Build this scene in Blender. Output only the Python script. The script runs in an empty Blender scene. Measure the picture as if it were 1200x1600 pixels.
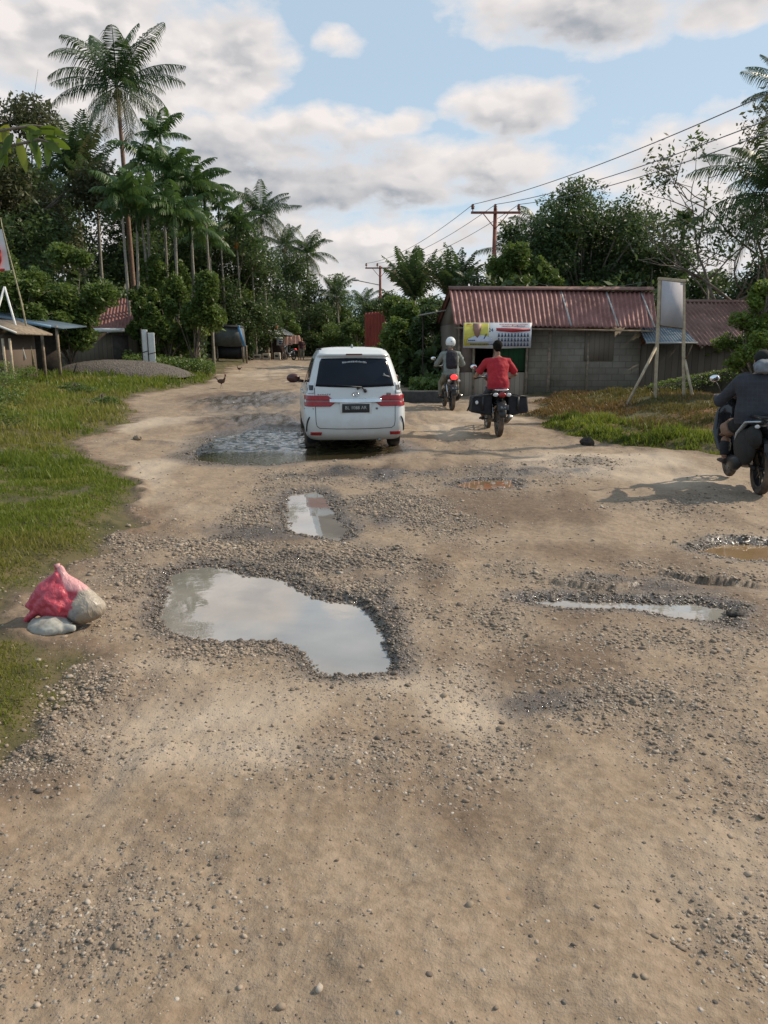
import bpy, math, random
import numpy as np
from mathutils import Vector, Matrix
random.seed(7)
RNG = np.random.default_rng(11)
SC = bpy.context.scene
COL = SC.collection
R = math.radians
F_PX, CU, CV, CAM_Z = 1200.0, 600.0, 800.0, 1.65
PITCH = math.atan(262.0 / 1200.0)
SP, CP = math.sin(PITCH), math.cos(PITCH)

def ray(u, v):
    a, b = (u - CU) / F_PX, (v - CV) / F_PX
    return np.array([a, CP - b * SP, -SP - b * CP])
def at(u, v, Y):
    d = ray(u, v); t = Y / d[1]
    return Vector((d[0] * t, Y, CAM_Z + d[2] * t))
def ppm(Y):                      # photo pixels per metre at that depth
    return F_PX / Y
def base_z(x, y):
    t = np.clip(np.asarray(y, float) - 13.0, 0, None)
    return 0.9 * (1 - np.exp(-0.0170 * t))
def G0(u, v):                    # pixel -> point on the smooth ground
    d = ray(u, v)
    if d[2] > -0.004: d[2] = -0.004
    t = -CAM_Z / d[2]
    for _ in range(40):
        z = float(base_z(0, d[1] * t)); t = 0.5 * t + 0.5 * (z - CAM_Z) / d[2]
    return (d[0] * t, d[1] * t)

# ------------------------------------------------------------------ noise
def _h(ix, iy, s):
    n = (ix * 374761393 + iy * 668265263 + s * 1442695041) & 0xFFFFFFFF
    n = ((n ^ (n >> 13)) * 1274126177) & 0xFFFFFFFF
    n = n ^ (n >> 16)
    return (n & 0xFFFFFF) / float(0xFFFFFF)
def vnoise(x, y, s=0):
    x = np.asarray(x, float); y = np.asarray(y, float)
    ix = np.floor(x).astype(np.int64); iy = np.floor(y).astype(np.int64)
    fx = x - ix; fy = y - iy
    fx = fx * fx * (3 - 2 * fx); fy = fy * fy * (3 - 2 * fy)
    a = _h(ix, iy, s); b = _h(ix + 1, iy, s); c = _h(ix, iy + 1, s); d = _h(ix + 1, iy + 1, s)
    return (a + (b - a) * fx) * (1 - fy) + (c + (d - c) * fx) * fy
def fbm(x, y, s=0, o=4):
    r = 0; a = 0.5; t = 0
    for i in range(o):
        r = r + a * vnoise(x, y, s + i * 17); t += a; a *= 0.5; x = x * 2.03 + 3.1; y = y * 2.03 + 1.7
    return r / t
def sstep(a, b, x):
    t = np.clip((x - a) / (b - a), 0, 1); return t * t * (3 - 2 * t)
def sdf(px, py, poly):           # negative inside
    px = np.asarray(px, float); py = np.asarray(py, float)
    d = np.full(px.shape, 1e9); ins = np.zeros(px.shape, bool); n = len(poly)
    for i in range(n):
        ax, ay = poly[i]; bx, by = poly[(i + 1) % n]
        ex, ey = bx - ax, by - ay; wx, wy = px - ax, py - ay
        t = np.clip((wx * ex + wy * ey) / (ex * ex + ey * ey + 1e-12), 0, 1)
        d = np.minimum(d, (wx - ex * t) ** 2 + (wy - ey * t) ** 2)
        c = ((ay <= py) & (by > py)) | ((by <= py) & (ay > py))
        with np.errstate(divide='ignore', invalid='ignore'):
            xi = ax + (py - ay) / (by - ay if by != ay else 1e-9) * ex
        ins ^= c & (px < xi)
    d = np.sqrt(d); return np.where(ins, -d, d)

# ------------------------------------------------------------------ objects
def tag(o, label=None, cat=None, group=None, kind=None):
    if label: o['label'] = label
    if cat: o['category'] = cat
    if group: o['group'] = group
    if kind: o['kind'] = kind
    return o
def empty(name, loc=(0, 0, 0), rz=0, label=None, cat=None, group=None):
    o = bpy.data.objects.new(name, None); COL.objects.link(o); o.empty_display_size = 0.2
    o.location = loc; o.rotation_euler = (0, 0, rz)
    return tag(o, label, cat, group)
def link_mesh(name, me, mats=None, parent=None):
    o = bpy.data.objects.new(name, me); COL.objects.link(o)
    if mats is not None:
        for m in (mats if isinstance(mats, (list, tuple)) else [mats]): me.materials.append(m)
    if parent is not None: o.parent = parent
    return o
def np_mesh(name, V, faces, mats=None, parent=None, smooth=False, attrs=None, mi=None):
    """faces: list of int arrays (n,k)."""
    V = np.asarray(V, np.float32).reshape(-1, 3)
    faces = [np.asarray(f, np.int32) for f in faces if len(f)]
    me = bpy.data.meshes.new(name)
    me.vertices.add(len(V)); me.vertices.foreach_set('co', V.ravel())
    tot = np.concatenate([np.full(len(f), f.shape[1], np.int32) for f in faces])
    loops = np.concatenate([f.ravel() for f in faces])
    me.loops.add(len(loops)); me.loops.foreach_set('vertex_index', loops)
    me.polygons.add(len(tot))
    me.polygons.foreach_set('loop_start', np.concatenate([[0], np.cumsum(tot)[:-1]]).astype(np.int32))
    me.polygons.foreach_set('loop_total', tot)
    if smooth: me.polygons.foreach_set('use_smooth', np.ones(len(tot), bool))
    if mi is not None: me.polygons.foreach_set('material_index', np.asarray(mi, np.int32))
    me.update(calc_edges=True)
    for k, a in (attrs or {}).items():
        at_ = me.attributes.new(k, 'FLOAT', 'POINT'); at_.data.foreach_set('value', np.asarray(a, np.float32).ravel())
    return link_mesh(name, me, mats, parent)
def copy_tree(o, parent=None):
    c = o.copy(); COL.objects.link(c)
    if parent is not None: c.parent = parent
    for ch in [k for k in bpy.data.objects if k.parent == o]: copy_tree(ch, c)
    return c

def frame_of(d, up=(0, 0, 1)):
    d = np.asarray(d, float); d = d / (np.linalg.norm(d) + 1e-12)
    u = np.asarray(up, float)
    if abs(d @ u) > 0.97: u = np.array([0, 1.0, 0]) if abs(d[1]) < .9 else np.array([1.0, 0, 0])
    s = np.cross(d, u); s /= np.linalg.norm(s); t = np.cross(s, d)
    return s, t, d
class MB:
    def __init__(s): s.v = []; s.f3 = []; s.f4 = []; s.fn = []; s.n = 0; s.m3 = []; s.m4 = []; s.mn = []
    def add(s, V, F, mi=0):
        V = np.asarray(V, float).reshape(-1, 3)
        for f in F:
            f = [int(i) + s.n for i in f]
            if len(f) == 3: s.f3.append(f); s.m3.append(mi)
            elif len(f) == 4: s.f4.append(f); s.m4.append(mi)
            else: s.fn.append(f); s.mn.append(mi)
        s.v.append(V); s.n += len(V); return s
    def box(s, c, size, rot=None, mi=0):
        hx, hy, hz = [k / 2 for k in size]
        V = np.array([[x, y, z] for x in (-hx, hx) for y in (-hy, hy) for z in (-hz, hz)])
        if rot is not None: V = V @ np.array(rot.to_matrix() if hasattr(rot, 'to_matrix') else rot).T
        V = V + np.array(c, float)
        return s.add(V, [(0, 1, 3, 2), (4, 6, 7, 5), (0, 4, 5, 1), (2, 3, 7, 6), (0, 2, 6, 4), (1, 5, 7, 3)], mi)
    def tube(s, pts, rad, n=10, mi=0, cap=True, flat=1.0, up=(0, 0, 1), closed=False):
        pts = [np.asarray(p, float) for p in pts]; m = len(pts)
        rad = [rad] * m if not hasattr(rad, '__len__') else list(rad)
        V = []
        for i, p in enumerate(pts):
            if closed: d = pts[(i + 1) % m] - pts[i - 1]
            else: d = pts[min(i + 1, m - 1)] - pts[max(i - 1, 0)]
            a, b, _ = frame_of(d, up)
            r = rad[i]; rx, ry = (r if hasattr(r, '__len__') else (r, r * flat))
            for k in range(n):
                t = 2 * math.pi * k / n
                V.append(p + a * rx * math.cos(t) + b * ry * math.sin(t))
        F = []
        for i in range(m if closed else m - 1):
            for k in range(n):
                j = (i + 1) % m
                F.append((i * n + k, i * n + (k + 1) % n, j * n + (k + 1) % n, j * n + k))
        if cap and not closed: F.append(list(range(n))[::-1]); F.append([(m - 1) * n + k for k in range(n)])
        return s.add(V, F, mi)
    def bar(s, a, b, w, h=None, mi=0, up=(0, 0, 1)):
        a = np.asarray(a, float); b = np.asarray(b, float); h = h or w
        x, y, d = frame_of(b - a, up); L = np.linalg.norm(b - a)
        V = [(a + d * t * L + x * w / 2 * i + y * h / 2 * j) for t in (0, 1) for i, j in ((-1, -1), (1, -1), (1, 1), (-1, 1))]
        return s.add(V, [(3, 2, 1, 0), (4, 5, 6, 7), (0, 1, 5, 4), (1, 2, 6, 5), (2, 3, 7, 6), (3, 0, 4, 7)], mi)
    def ell(s, c, r, n=12, m=8, mi=0, rot=None):
        r = (r, r, r) if not hasattr(r, '__len__') else r
        V = [(0, 0, -1)]
        for i in range(1, m):
            ph = -math.pi / 2 + math.pi * i / m
            for k in range(n):
                t = 2 * math.pi * k / n; V.append((math.cos(ph) * math.cos(t), math.cos(ph) * math.sin(t), math.sin(ph)))
        V.append((0, 0, 1)); V = np.array(V) * np.array(r)
        if rot is not None: V = V @ np.array(rot.to_matrix()).T
        F = [(0, 1 + (k + 1) % n, 1 + k) for k in range(n)]
        for i in range(m - 2):
            for k in range(n):
                a = 1 + i * n; b = a + n; F.append((a + k, a + (k + 1) % n, b + (k + 1) % n, b + k))
        a = 1 + (m - 2) * n; F += [(a + k, a + (k + 1) % n, len(V) - 1) for k in range(n)]
        return s.add(V + np.array(c, float), F, mi)
    def lathe(s, prof, axis_pt, axis=(0, 0, 1), n=20, mi=0, loop=False):
        """prof: list of (radius, along axis)"""
        a, b, d = frame_of(axis); c = np.asarray(axis_pt, float); V = []
        for (r, h) in prof:
            for k in range(n):
                t = 2 * math.pi * k / n; V.append(c + d * h + a * r * math.cos(t) + b * r * math.sin(t))
        m = len(prof); F = []
        for i in range(m if loop else m - 1):
            j = (i + 1) % m
            for k in range(n): F.append((i * n + k, i * n + (k + 1) % n, j * n + (k + 1) % n, j * n + k))
        if not loop: F.append(list(range(n))[::-1]); F.append([(m - 1) * n + k for k in range(n)])
        return s.add(V, F, mi)
    def torus(s, c, axis, Rr, r, n=28, m=10, mi=0, flat=1.0):
        prof = [(Rr + r * math.cos(2 * math.pi * k / m), r * flat * math.sin(2 * math.pi * k / m)) for k in range(m)]
        return s.lathe(prof, c, axis, n, mi, True)
    def prism(s, poly, y0, y1, mi=0, basis=None):
        """poly in (a,b) extruded along c; basis maps (a,b,c)->xyz; default a=x,b=z,c=y"""
        n = len(poly); V = [(p[0], y, p[1]) for y in (y0, y1) for p in poly]
        if basis is not None: V = [basis(p[0], p[1], y) for y in (y0, y1) for p in poly]
        F = [list(range(n))[::-1], [n + k for k in range(n)]] + [(k, (k + 1) % n, n + (k + 1) % n, n + k) for k in range(n)]
        return s.add(V, F, mi)
    def build(s, name, mats, parent=None, smooth=False, bevel=0, seg=2, mods=None, angle=35):
        V = np.concatenate(s.v) if s.v else np.zeros((0, 3)); faces = []; mi = []
        if s.f3: faces.append(np.array(s.f3)); mi += s.m3
        if s.f4: faces.append(np.array(s.f4)); mi += s.m4
        me = None
        if s.fn:
            # n-gons of mixed size: group by size
            by = {}
            for f, m_ in zip(s.fn, s.mn): by.setdefault(len(f), []).append((f, m_))
            for k, L in by.items(): faces.append(np.array([f for f, _ in L])); mi += [m_ for _, m_ in L]
        o = np_mesh(name, V, faces, mats, parent, smooth, mi=mi)
        if bevel:
            b = o.modifiers.new('bevel', 'BEVEL'); b.width = bevel; b.segments = seg; b.limit_method = 'ANGLE'; b.angle_limit = R(angle)
        if smooth == 'auto':
            for p in o.data.polygons: p.use_smooth = True
            es = o.modifiers.new('split', 'EDGE_SPLIT'); es.split_angle = R(angle)
        return o
def remesh(o, vox=0.012, it=4, disp=0, dsize=0.08):
    m = o.modifiers.new('remesh', 'REMESH'); m.mode = 'VOXEL'; m.voxel_size = vox; m.use_smooth_shade = True
    s = o.modifiers.new('smooth', 'SMOOTH'); s.factor = 0.5; s.iterations = it
    if disp:
        t = bpy.data.textures.get('folds%.2f' % dsize) or bpy.data.textures.new('folds%.2f' % dsize, 'CLOUDS')
        t.noise_scale = dsize; t.noise_depth = 2
        d = o.modifiers.new('folds', 'DISPLACE'); d.texture = t; d.strength = disp; d.mid_level = 0.5; d.texture_coords = 'LOCAL'
    return o
def text_mesh(name, s, size, M, mat, parent=None, depth=0.0, align='CENTER', sx=1.0):
    c = bpy.data.curves.new('txt', 'FONT'); c.body = s; c.size = size; c.align_x = align; c.align_y = 'CENTER'; c.extrude = depth; c.resolution_u = 2
    t = bpy.data.objects.new('txt', c); COL.objects.link(t)
    dg = bpy.context.evaluated_depsgraph_get()
    me = bpy.data.meshes.new_from_object(t.evaluated_get(dg)); bpy.data.objects.remove(t); bpy.data.curves.remove(c)
    me.transform(M @ Matrix.Diagonal((sx, 1, 1, 1)))
    me.name = name; me.materials.clear()
    return link_mesh(name, me, mat, parent)

# ------------------------------------------------------------------ materials
class NT:
    def __init__(s, tree): s.t = tree; s.n = tree.nodes; s.l = tree.links
    def new(s, ty, **kw):
        n = s.n.new(ty)
        for k, v in kw.items(): setattr(n, k, v)
        return n
    def put(s, sock, v):
        if v is None: return
        if isinstance(v, E): s.l.new(v.s, sock)
        elif isinstance(v, bpy.types.NodeSocket): s.l.new(v, sock)
        else:
            if sock.type == 'RGBA' and hasattr(v, '__len__') and len(v) == 3: v = (*v, 1)
            sock.default_value = v
    def math(s, op, a, b=None, c=None, clamp=False):
        n = s.new('ShaderNodeMath', operation=op, use_clamp=clamp)
        for i, k in enumerate((a, b, c)):
            if k is not None: s.put(n.inputs[i], k)
        return E(s, n.outputs[0])
    def mix(s, f, a, b, blend='MIX'):
        n = s.new('ShaderNodeMix', data_type='RGBA', blend_type=blend)
        s.put(n.inputs[0], f); s.put(n.inputs[6], a); s.put(n.inputs[7], b)
        return E(s, n.outputs[2])
    def noise(s, vec=None, scale=5, detail=3, rough=.5, dist=0):
        n = s.new('ShaderNodeTexNoise'); s.put(n.inputs['Vector'], vec); n.inputs['Scale'].default_value = scale
        n.inputs['Detail'].default_value = detail; n.inputs['Roughness'].default_value = rough; n.inputs['Distortion'].default_value = dist
        return E(s, n.outputs[0])
    def voro(s, vec=None, scale=5, feat='F1', out=0, rnd=1.0):
        n = s.new('ShaderNodeTexVoronoi', feature=feat); s.put(n.inputs['Vector'], vec); n.inputs['Scale'].default_value = scale
        n.inputs['Randomness'].default_value = rnd
        return E(s, n.outputs[out])
    def ramp(s, f, stops):
        n = s.new('ShaderNodeValToRGB'); s.put(n.inputs[0], f); el = n.color_ramp.elements
        while len(el) < len(stops): el.new(0.5)
        for e, (p, c) in zip(el, stops): e.position = p; e.color = (*c, 1) if len(c) == 3 else c
        return E(s, n.outputs[0])
    def mr(s, v, a, b, c=0, d=1):
        n = s.new('ShaderNodeMapRange'); n.clamp = True
        for i, k in enumerate((v, a, b, c, d)): s.put(n.inputs[i], k)
        return E(s, n.outputs[0])
    def attr(s, name, out=2):
        n = s.new('ShaderNodeAttribute', attribute_name=name); return E(s, n.outputs[out])
    def coord(s, out='Object'): return E(s, s.new('ShaderNodeTexCoord').outputs[out])
    def geo(s, out='Position'): return E(s, s.new('ShaderNodeNewGeometry').outputs[out])
    def scale(s, v, sc):
        n = s.new('ShaderNodeVectorMath', operation='MULTIPLY'); s.put(n.inputs[0], v); n.inputs[1].default_value = sc
        return E(s, n.outputs[0])
    def bump(s, h, strength=.5, dist=.01, normal=None):
        n = s.new('ShaderNodeBump'); n.inputs['Strength'].default_value = strength; n.inputs['Distance'].default_value = dist
        s.put(n.inputs['Height'], h); s.put(n.inputs['Normal'], normal); return E(s, n.outputs[0])
class E:
    def __init__(s, nt, sock): s.nt = nt; s.s = sock
    def __add__(s, o): return s.nt.math('ADD', s, o)
    __radd__ = __add__
    def __sub__(s, o): return s.nt.math('SUBTRACT', s, o)
    def __rsub__(s, o): return s.nt.math('SUBTRACT', o, s)
    def __mul__(s, o): return s.nt.math('MULTIPLY', s, o)
    __rmul__ = __mul__
    def __truediv__(s, o): return s.nt.math('DIVIDE', s, o)
    def mx(s, o): return s.nt.math('MAXIMUM', s, o)
    def mn(s, o): return s.nt.math('MINIMUM', s, o)
def new_mat(name):
    m = bpy.data.materials.new(name); m.use_nodes = True; nt = NT(m.node_tree)
    b = m.node_tree.nodes['Principled BSDF']
    return m, nt, b
def simple(name, col, rough=.6, var=.15, scale=6, metal=0, spec=None, bump=0, bscale=40, col2=None, coat=0, emit=None, es=0, ir=1.45):
    m, nt, b = new_mat(name); c = nt.coord()
    n = nt.noise(c, scale, 4, .6)
    lo = col2 or tuple(k * (1 - var) for k in col); hi = col if col2 else tuple(min(1, k * (1 + var)) for k in col)
    nt.put(b.inputs['Base Color'], nt.mix(nt.mr(n, .35, .65), lo, hi))
    nt.put(b.inputs['Roughness'], nt.mr(nt.noise(c, scale * 2.3, 3), .3, .7, max(.02, rough - .08), min(1, rough + .08)))
    b.inputs['Metallic'].default_value = metal; b.inputs['Coat Weight'].default_value = coat; b.inputs['IOR'].default_value = ir
    if spec is not None: b.inputs['Specular IOR Level'].default_value = spec
    if bump: nt.put(b.inputs['Normal'], nt.bump(nt.noise(c, bscale, 4), bump, .01))
    if emit: b.inputs['Emission Color'].default_value = (*emit, 1); b.inputs['Emission Strength'].default_value = es
    return m
def leaf_mat(name, c0, c1, c2=None, trans=.35, rough=.5, fl=0):
    m, nt, b = new_mat(name); r = nt.attr('rnd')
    oi = E(nt, nt.new('ShaderNodeObjectInfo').outputs['Random'])
    stops = [(0, c0), (.75, c1), (1, c2 or c1)]
    col = nt.ramp(nt.math('FRACT', r * .92 + oi * .06), stops)
    n = nt.noise(nt.coord(), .7, 2)
    col = nt.mix(nt.mr(n, .35, .65, 0, .45), col, nt.mix(.5, col, (c0[0] * .85, c0[1] * .85, c0[2] * .85)))
    nt.put(b.inputs['Base Color'], col); b.inputs['Roughness'].default_value = rough
    b.inputs['Specular IOR Level'].default_value = .35
    tr = nt.new('ShaderNodeBsdfTranslucent'); nt.put(tr.inputs[0], nt.mix(.5, col, (c1[0] * 1.3, c1[1] * 1.3, c1[2] * .8)))
    mx = nt.new('ShaderNodeMixShader'); mx.inputs[0].default_value = trans
    nt.l.new(b.outputs[0], mx.inputs[1]); nt.l.new(tr.outputs[0], mx.inputs[2])
    nt.l.new(mx.outputs[0], nt.n['Material Output'].inputs[0])
    return m

# ------------------------------------------------------------------ camera
cam = bpy.data.cameras.new('camera'); camo = bpy.data.objects.new('camera', cam); COL.objects.link(camo)
camo.location = (0, 0, CAM_Z); camo.rotation_euler = (R(90) - PITCH, 0, 0)
cam.sensor_fit = 'VERTICAL'; cam.sensor_height = 36; cam.lens = 36 * F_PX / 1600; cam.clip_end = 2000; cam.clip_start = .05
SC.camera = camo
SC.view_settings.view_transform = 'Standard'; SC.view_settings.look = 'None'; SC.view_settings.exposure = EXPO = 0.06
SC.view_settings.gamma = 1

# ------------------------------------------------------------------ light
SUN_EL, SUN_AZ = R(38), R(70)          # azimuth from +Y (view direction) towards +X
sd = Vector((math.cos(SUN_EL) * math.sin(SUN_AZ), math.cos(SUN_EL) * math.cos(SUN_AZ), math.sin(SUN_EL)))
sun = bpy.data.lights.new('sun', 'SUN'); sun.energy = 4.3; sun.angle = R(.6); sun.color = (1, .87, .69)
suno = bpy.data.objects.new('sun', sun); COL.objects.link(suno); suno.rotation_euler = sd.to_track_quat('Z', 'Y').to_euler(); suno.location = (20, 10, 30)

def azel(u, v):
    d = ray(u, v); return math.atan2(d[0], d[1]), math.asin(d[2] / np.linalg.norm(d))
def make_world():
    w = bpy.data.worlds.new('World'); SC.world = w; w.use_nodes = True; nt = NT(w.node_tree)
    bg = nt.n['Background']; S = 0.1; bg.inputs['Strength'].default_value = S
    sky = nt.new('ShaderNodeTexSky', sky_type='NISHITA'); sky.sun_disc = False; sky.sun_elevation = SUN_EL; sky.sun_rotation = SUN_AZ
    sky.air_density = 1.0; sky.dust_density = 1.6; sky.ozone_density = 1.5
    v = nt.coord('Generated')
    sep = nt.new('ShaderNodeSeparateXYZ'); nt.put(sep.inputs[0], v); X, Y, Z = [E(nt, k) for k in sep.outputs]
    az = nt.math('ARCTAN2', X, Y); el = nt.math('ARCSINE', Z)
    cmb = nt.new('ShaderNodeCombineXYZ'); nt.put(cmb.inputs[0], az); nt.put(cmb.inputs[1], el * 1.7); P = E(nt, cmb.outputs[0])
    def shifted(p, d):
        n = nt.new('ShaderNodeVectorMath', operation='ADD'); nt.put(n.inputs[0], p); n.inputs[1].default_value = d; return E(nt, n.outputs[0])
    def field(p, fine=True):
        return nt.noise(p, 9, 7 if fine else 3, .55, .15)
    n1 = field(P); n2 = nt.noise(shifted(P, (.018, .03, 0)), 9, 4, .5, .15)
    wrp = nt.new('ShaderNodeTexNoise'); nt.put(wrp.inputs['Vector'], P); wrp.inputs['Scale'].default_value = 14; wrp.inputs['Detail'].default_value = 4
    wv = nt.new('ShaderNodeVectorMath', operation='MULTIPLY_ADD'); nt.l.new(wrp.outputs[1], wv.inputs[0]); wv.inputs[1].default_value = (.05, .05, 0); nt.put(wv.inputs[2], P); PW = E(nt, wv.outputs[0])
    puff = 1 - nt.voro(PW, 17, 'SMOOTH_F1') * .9 - nt.voro(PW, 38, 'SMOOTH_F1') * .45
    pu2 = 1 - nt.voro(shifted(PW, (.012, .020, 0)), 17, 'SMOOTH_F1') * .9 - nt.voro(shifted(PW, (.006, .010, 0)), 38, 'SMOOTH_F1') * .45
    billow = nt.noise(P, 30, 5, .6)
    # named cloud masses: (u, v, half width, half height, threshold, grey underside)
    masses = [(150, 70, 270, 110, 1.3, .08), (345, 95, 115, 78, 1.5, .0), (90, 195, 300, 60, .9, 1.0), (420, 225, 260, 60, .8, .8), (520, 290, 400, 45, .95, 1.0),
              (720, 255, 200, 45, 1.0, .35), (800, 170, 115, 42, 1.0, .45), (535, 62, 45, 22, .75, .2), (640, 190, 45, 22, .7, .25),
              (930, 8, 210, 55, 1.1, .75), (1130, 8, 130, 32, 1.0, .3), (1060, 245, 190, 62, 1.0, .25), (1150, 330, 300, 45, .9, .45), (560, 400, 900, 75, 1.0, .3),
              (-300, 120, 260, 160, 1, .5), (1600, 150, 260, 120, 1, .3), (200, -260, 420, 120, .8, .4), (1000, -500, 420, 160, .8, .3)]
    dens = None; shade = None
    for (u, vv, hw, hh, s_, g) in masses:
        a, e = azel(u, vv); k = 1 / F_PX * math.cos(e)
        da = (az - a) * (1 / (hw * k)); de = (el - e) * (1 / (hh / F_PX))
        q = 1 - (da * da + de * de)
        m = nt.math('MAXIMUM', q * s_, -1.0)
        # underside greyness rises below the centre of the mass
        sh = nt.math('MULTIPLY', nt.mr(de, -.75, .35, 1, 0), g) * nt.mr(m, -.1, .5)
        dens = m if dens is None else dens.mx(m)
        shade = sh if shade is None else shade.mx(sh)
    d = dens + (n1 - .50) * 2.9 + (billow - .5) * .9 + (puff - .5) * .8
    cover = nt.mr(d, -.12, .65)
    lit = nt.mr((n1 - n2) * 6 + (puff - pu2) * 2.6 + (puff - .45) * .9 + (billow - .5) * 1.0, -.7, .75)
    thin = nt.mr(d, .1, 1.1)
    dark = nt.math('MULTIPLY', shade * 1.15 + (1 - lit) * .62, thin, clamp=True)
    K = 1 / S
    white = (.90 * K, .835 * K, .80 * K); grey = (.36 * K, .385 * K, .425 * K)
    cl = nt.mix(dark, white, grey)
    s0 = nt.mix(nt.mr(el, 0, .30, .92, .68), E(nt, sky.outputs[0]), (.57 * K, .73 * K, .87 * K))   # thin high veil
    far = nt.mr(nt.noise(P, 3, 5, .6), .48, .66)      # loose cloud over the rest of the dome
    s0 = nt.mix(nt.math('MULTIPLY', far * .7, nt.mr(el, .45, .8)), s0, (.7 * K, .71 * K, .74 * K))
    col = nt.mix(cover * .96, s0, cl)
    nt.put(bg.inputs['Color'], col)
make_world()
# ================================================================== ground
_near = [(-2.3, -25), (-2.25, 1.5)]
ROAD_PX_L = [(-40, 1300), (10, 1190), (62, 1120), (100, 1060), (60, 1005), (30, 985), (50, 935), (110, 885), (140, 862), (205, 815), (200, 770), (180, 728),
             (105, 700), (140, 682), (200, 655), (190, 628), (215, 615), (320, 600), (345, 578), (385, 566), (392, 557)]
ROAD_PX_R = [(500, 557), (620, 575), (655, 600), (690, 617), (760, 616), (850, 618), (835, 640), (812, 650), (860, 668), (905, 684), (1000, 699), (1130, 713), (1230, 722)]
ROAD = [tuple(p) for p in _near] + [G0(*p) for p in ROAD_PX_L] + [G0(*p) for p in ROAD_PX_R] + [(9, 10.2), (30, 9.5), (30, -25)]
PUDDLES = {
 'A': ([(262, 893), (300, 880), (350, 879), (385, 893), (440, 897), (470, 915), (500, 930), (560, 936), (582, 958), (602, 990), (613, 1020), (606, 1043), (560, 1048), (510, 1046), (490, 1035), (480, 1015), (455, 1000), (420, 991), (355, 994), (310, 990), (262, 980), (248, 960), (262, 925)], .035, .6),
 'B': ([(450, 768), (498, 763), (520, 786), (527, 806), (543, 822), (530, 840), (500, 833), (455, 826), (446, 800)], .035, .5),
 'C': ([(302, 713), (330, 700), (335, 682), (400, 668), (466, 672), (600, 690), (612, 703), (560, 713), (470, 716), (420, 723), (350, 721)], .045, .3),
 'D': ([(713, 757), (740, 748), (800, 749), (806, 760), (740, 764)], .02, .3),
 'E': ([(1088, 856), (1130, 846), (1220, 848), (1260, 866), (1200, 874), (1140, 868)], .03, .4),
 'F': ([(818, 934), (880, 931), (1000, 936), (1090, 937), (1142, 946), (1128, 966), (1070, 960), (990, 945), (880, 942)], .035, .5),
}
PUD = {k: ([G0(*p) for p in v[0]], v[1], v[2]) for k, v in PUDDLES.items()}
def blob(u, v, ru, rv, s):
    c = G0(u, v); e = G0(u, v + rv); f = G0(u, max(v - rv, 545)); h = max(abs(f[1] - e[1]) / 2, .05); w = ru / F_PX * math.hypot(c[1], 1.65)
    return (c[0], c[1], w, h, s)
GRAVEL = [blob(*a) for a in [(200, 860, 120, 45, .8), (330, 858, 150, 22, 1), (480, 880, 150, 35, 1), (560, 925, 80, 30, 1), (605, 1000, 40, 60, 1.2), (400, 1012, 140, 20, 1), (620, 785, 110, 42, 1),
 (410, 800, 50, 45, 1), (560, 745, 150, 18, .9), (100, 1100, 90, 60, .9), (60, 1175, 110, 45, 1), (950, 1080, 260, 60, .5), (1050, 1000, 200, 36, .5), (950, 900, 250, 26, .8), (800, 738, 120, 20, .8),
 (200, 930, 70, 50, .9), (1100, 800, 110, 24, .5), (340, 705, 45, 14, .8), (1000, 1400, 330, 130, .45), (150, 1480, 200, 160, .3), (760, 1150, 70, 60, .65), (640, 1180, 300, 60, .2), (720, 950, 120, 60, .55),
 (700, 820, 90, 40, .5), (900, 720, 60, 10, .8), (400, 640, 90, 12, .6), (250, 640, 40, 10, .3), (550, 1500, 300, 140, .15), (1120, 1180, 140, 90, .5)]]
BROWN = [blob(*a) for a in [(170, 825, 110, 45, .8), (760, 790, 260, 36, .75), (900, 862, 240, 26, .8), (430, 835, 120, 18, .6), (820, 1040, 260, 50, .7), (350, 1090, 180, 40, .35), (650, 900, 90, 40, .6), (110, 690, 40, 16, 1),
 (360, 620, 120, 10, .6), (400, 660, 100, 14, .8), (560, 735, 160, 14, .6), (680, 690, 60, 20, .4), (700, 1250, 300, 80, .4), (1050, 1330, 260, 60, .5), (600, 1150, 200, 40, .3), (1000, 950, 260, 36, .8), (700, 720, 120, 14, .4)]]
WETB = [blob(*a) for a in [(430, 832, 120, 14, .9), (360, 832, 70, 14, .7), (900, 910, 170, 14, .5), (1060, 920, 130, 12, .5), (560, 740, 150, 12, .8), (600, 800, 60, 40, .5), (390, 625, 80, 12, 1.1), (400, 655, 90, 14, 1), (470, 880, 120, 18, .8), (600, 970, 30, 60, 1), (840, 735, 110, 12, .7), (860, 1090, 160, 26, .5), (420, 790, 40, 30, .5), (1130, 965, 50, 16, .9)]]
MUD = [blob(*a) for a in [(400, 625, 80, 16, 1), (410, 660, 80, 14, .9), (560, 650, 90, 20, .6), (950, 905, 150, 12, .5), (600, 735, 90, 12, .5), (830, 735, 120, 12, .5)]]
LIGHT = [blob(*a) for a in [(190, 750, 90, 50, 1), (300, 700, 60, 20, .6), (240, 660, 70, 14, .8), (940, 720, 150, 16, .9), (1080, 745, 150, 20, .8), (300, 1100, 230, 60, .6), (750, 650, 80, 14, .8), (700, 670, 60, 12, .8), (420, 580, 70, 12, .7), (250, 1040, 130, 26, .7), (700, 1060, 120, 24, .7), (400, 1170, 250, 40, .6), (720, 1100, 70, 60, .6), (640, 870, 60, 50, .4), (700, 740, 60, 14, .4)]]
def field_of(blobs, x, y):
    r = np.zeros(np.shape(x))
    for (cx, cy, w, h, s) in blobs:
        r = np.maximum(r, s * np.exp(-((x - cx) / w) ** 2 - ((y - cy) / h) ** 2))
    return r
def road_d(x, y):
    n = (fbm(x * 1.3, y * 1.3, 5, 4) - .5); n2 = fbm(x * 6, y * 6, 9, 3) - .5
    return sdf(x, y, ROAD) + n * (.55 + .02 * np.clip(y, 0, 60)) + n2 * .22
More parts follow.
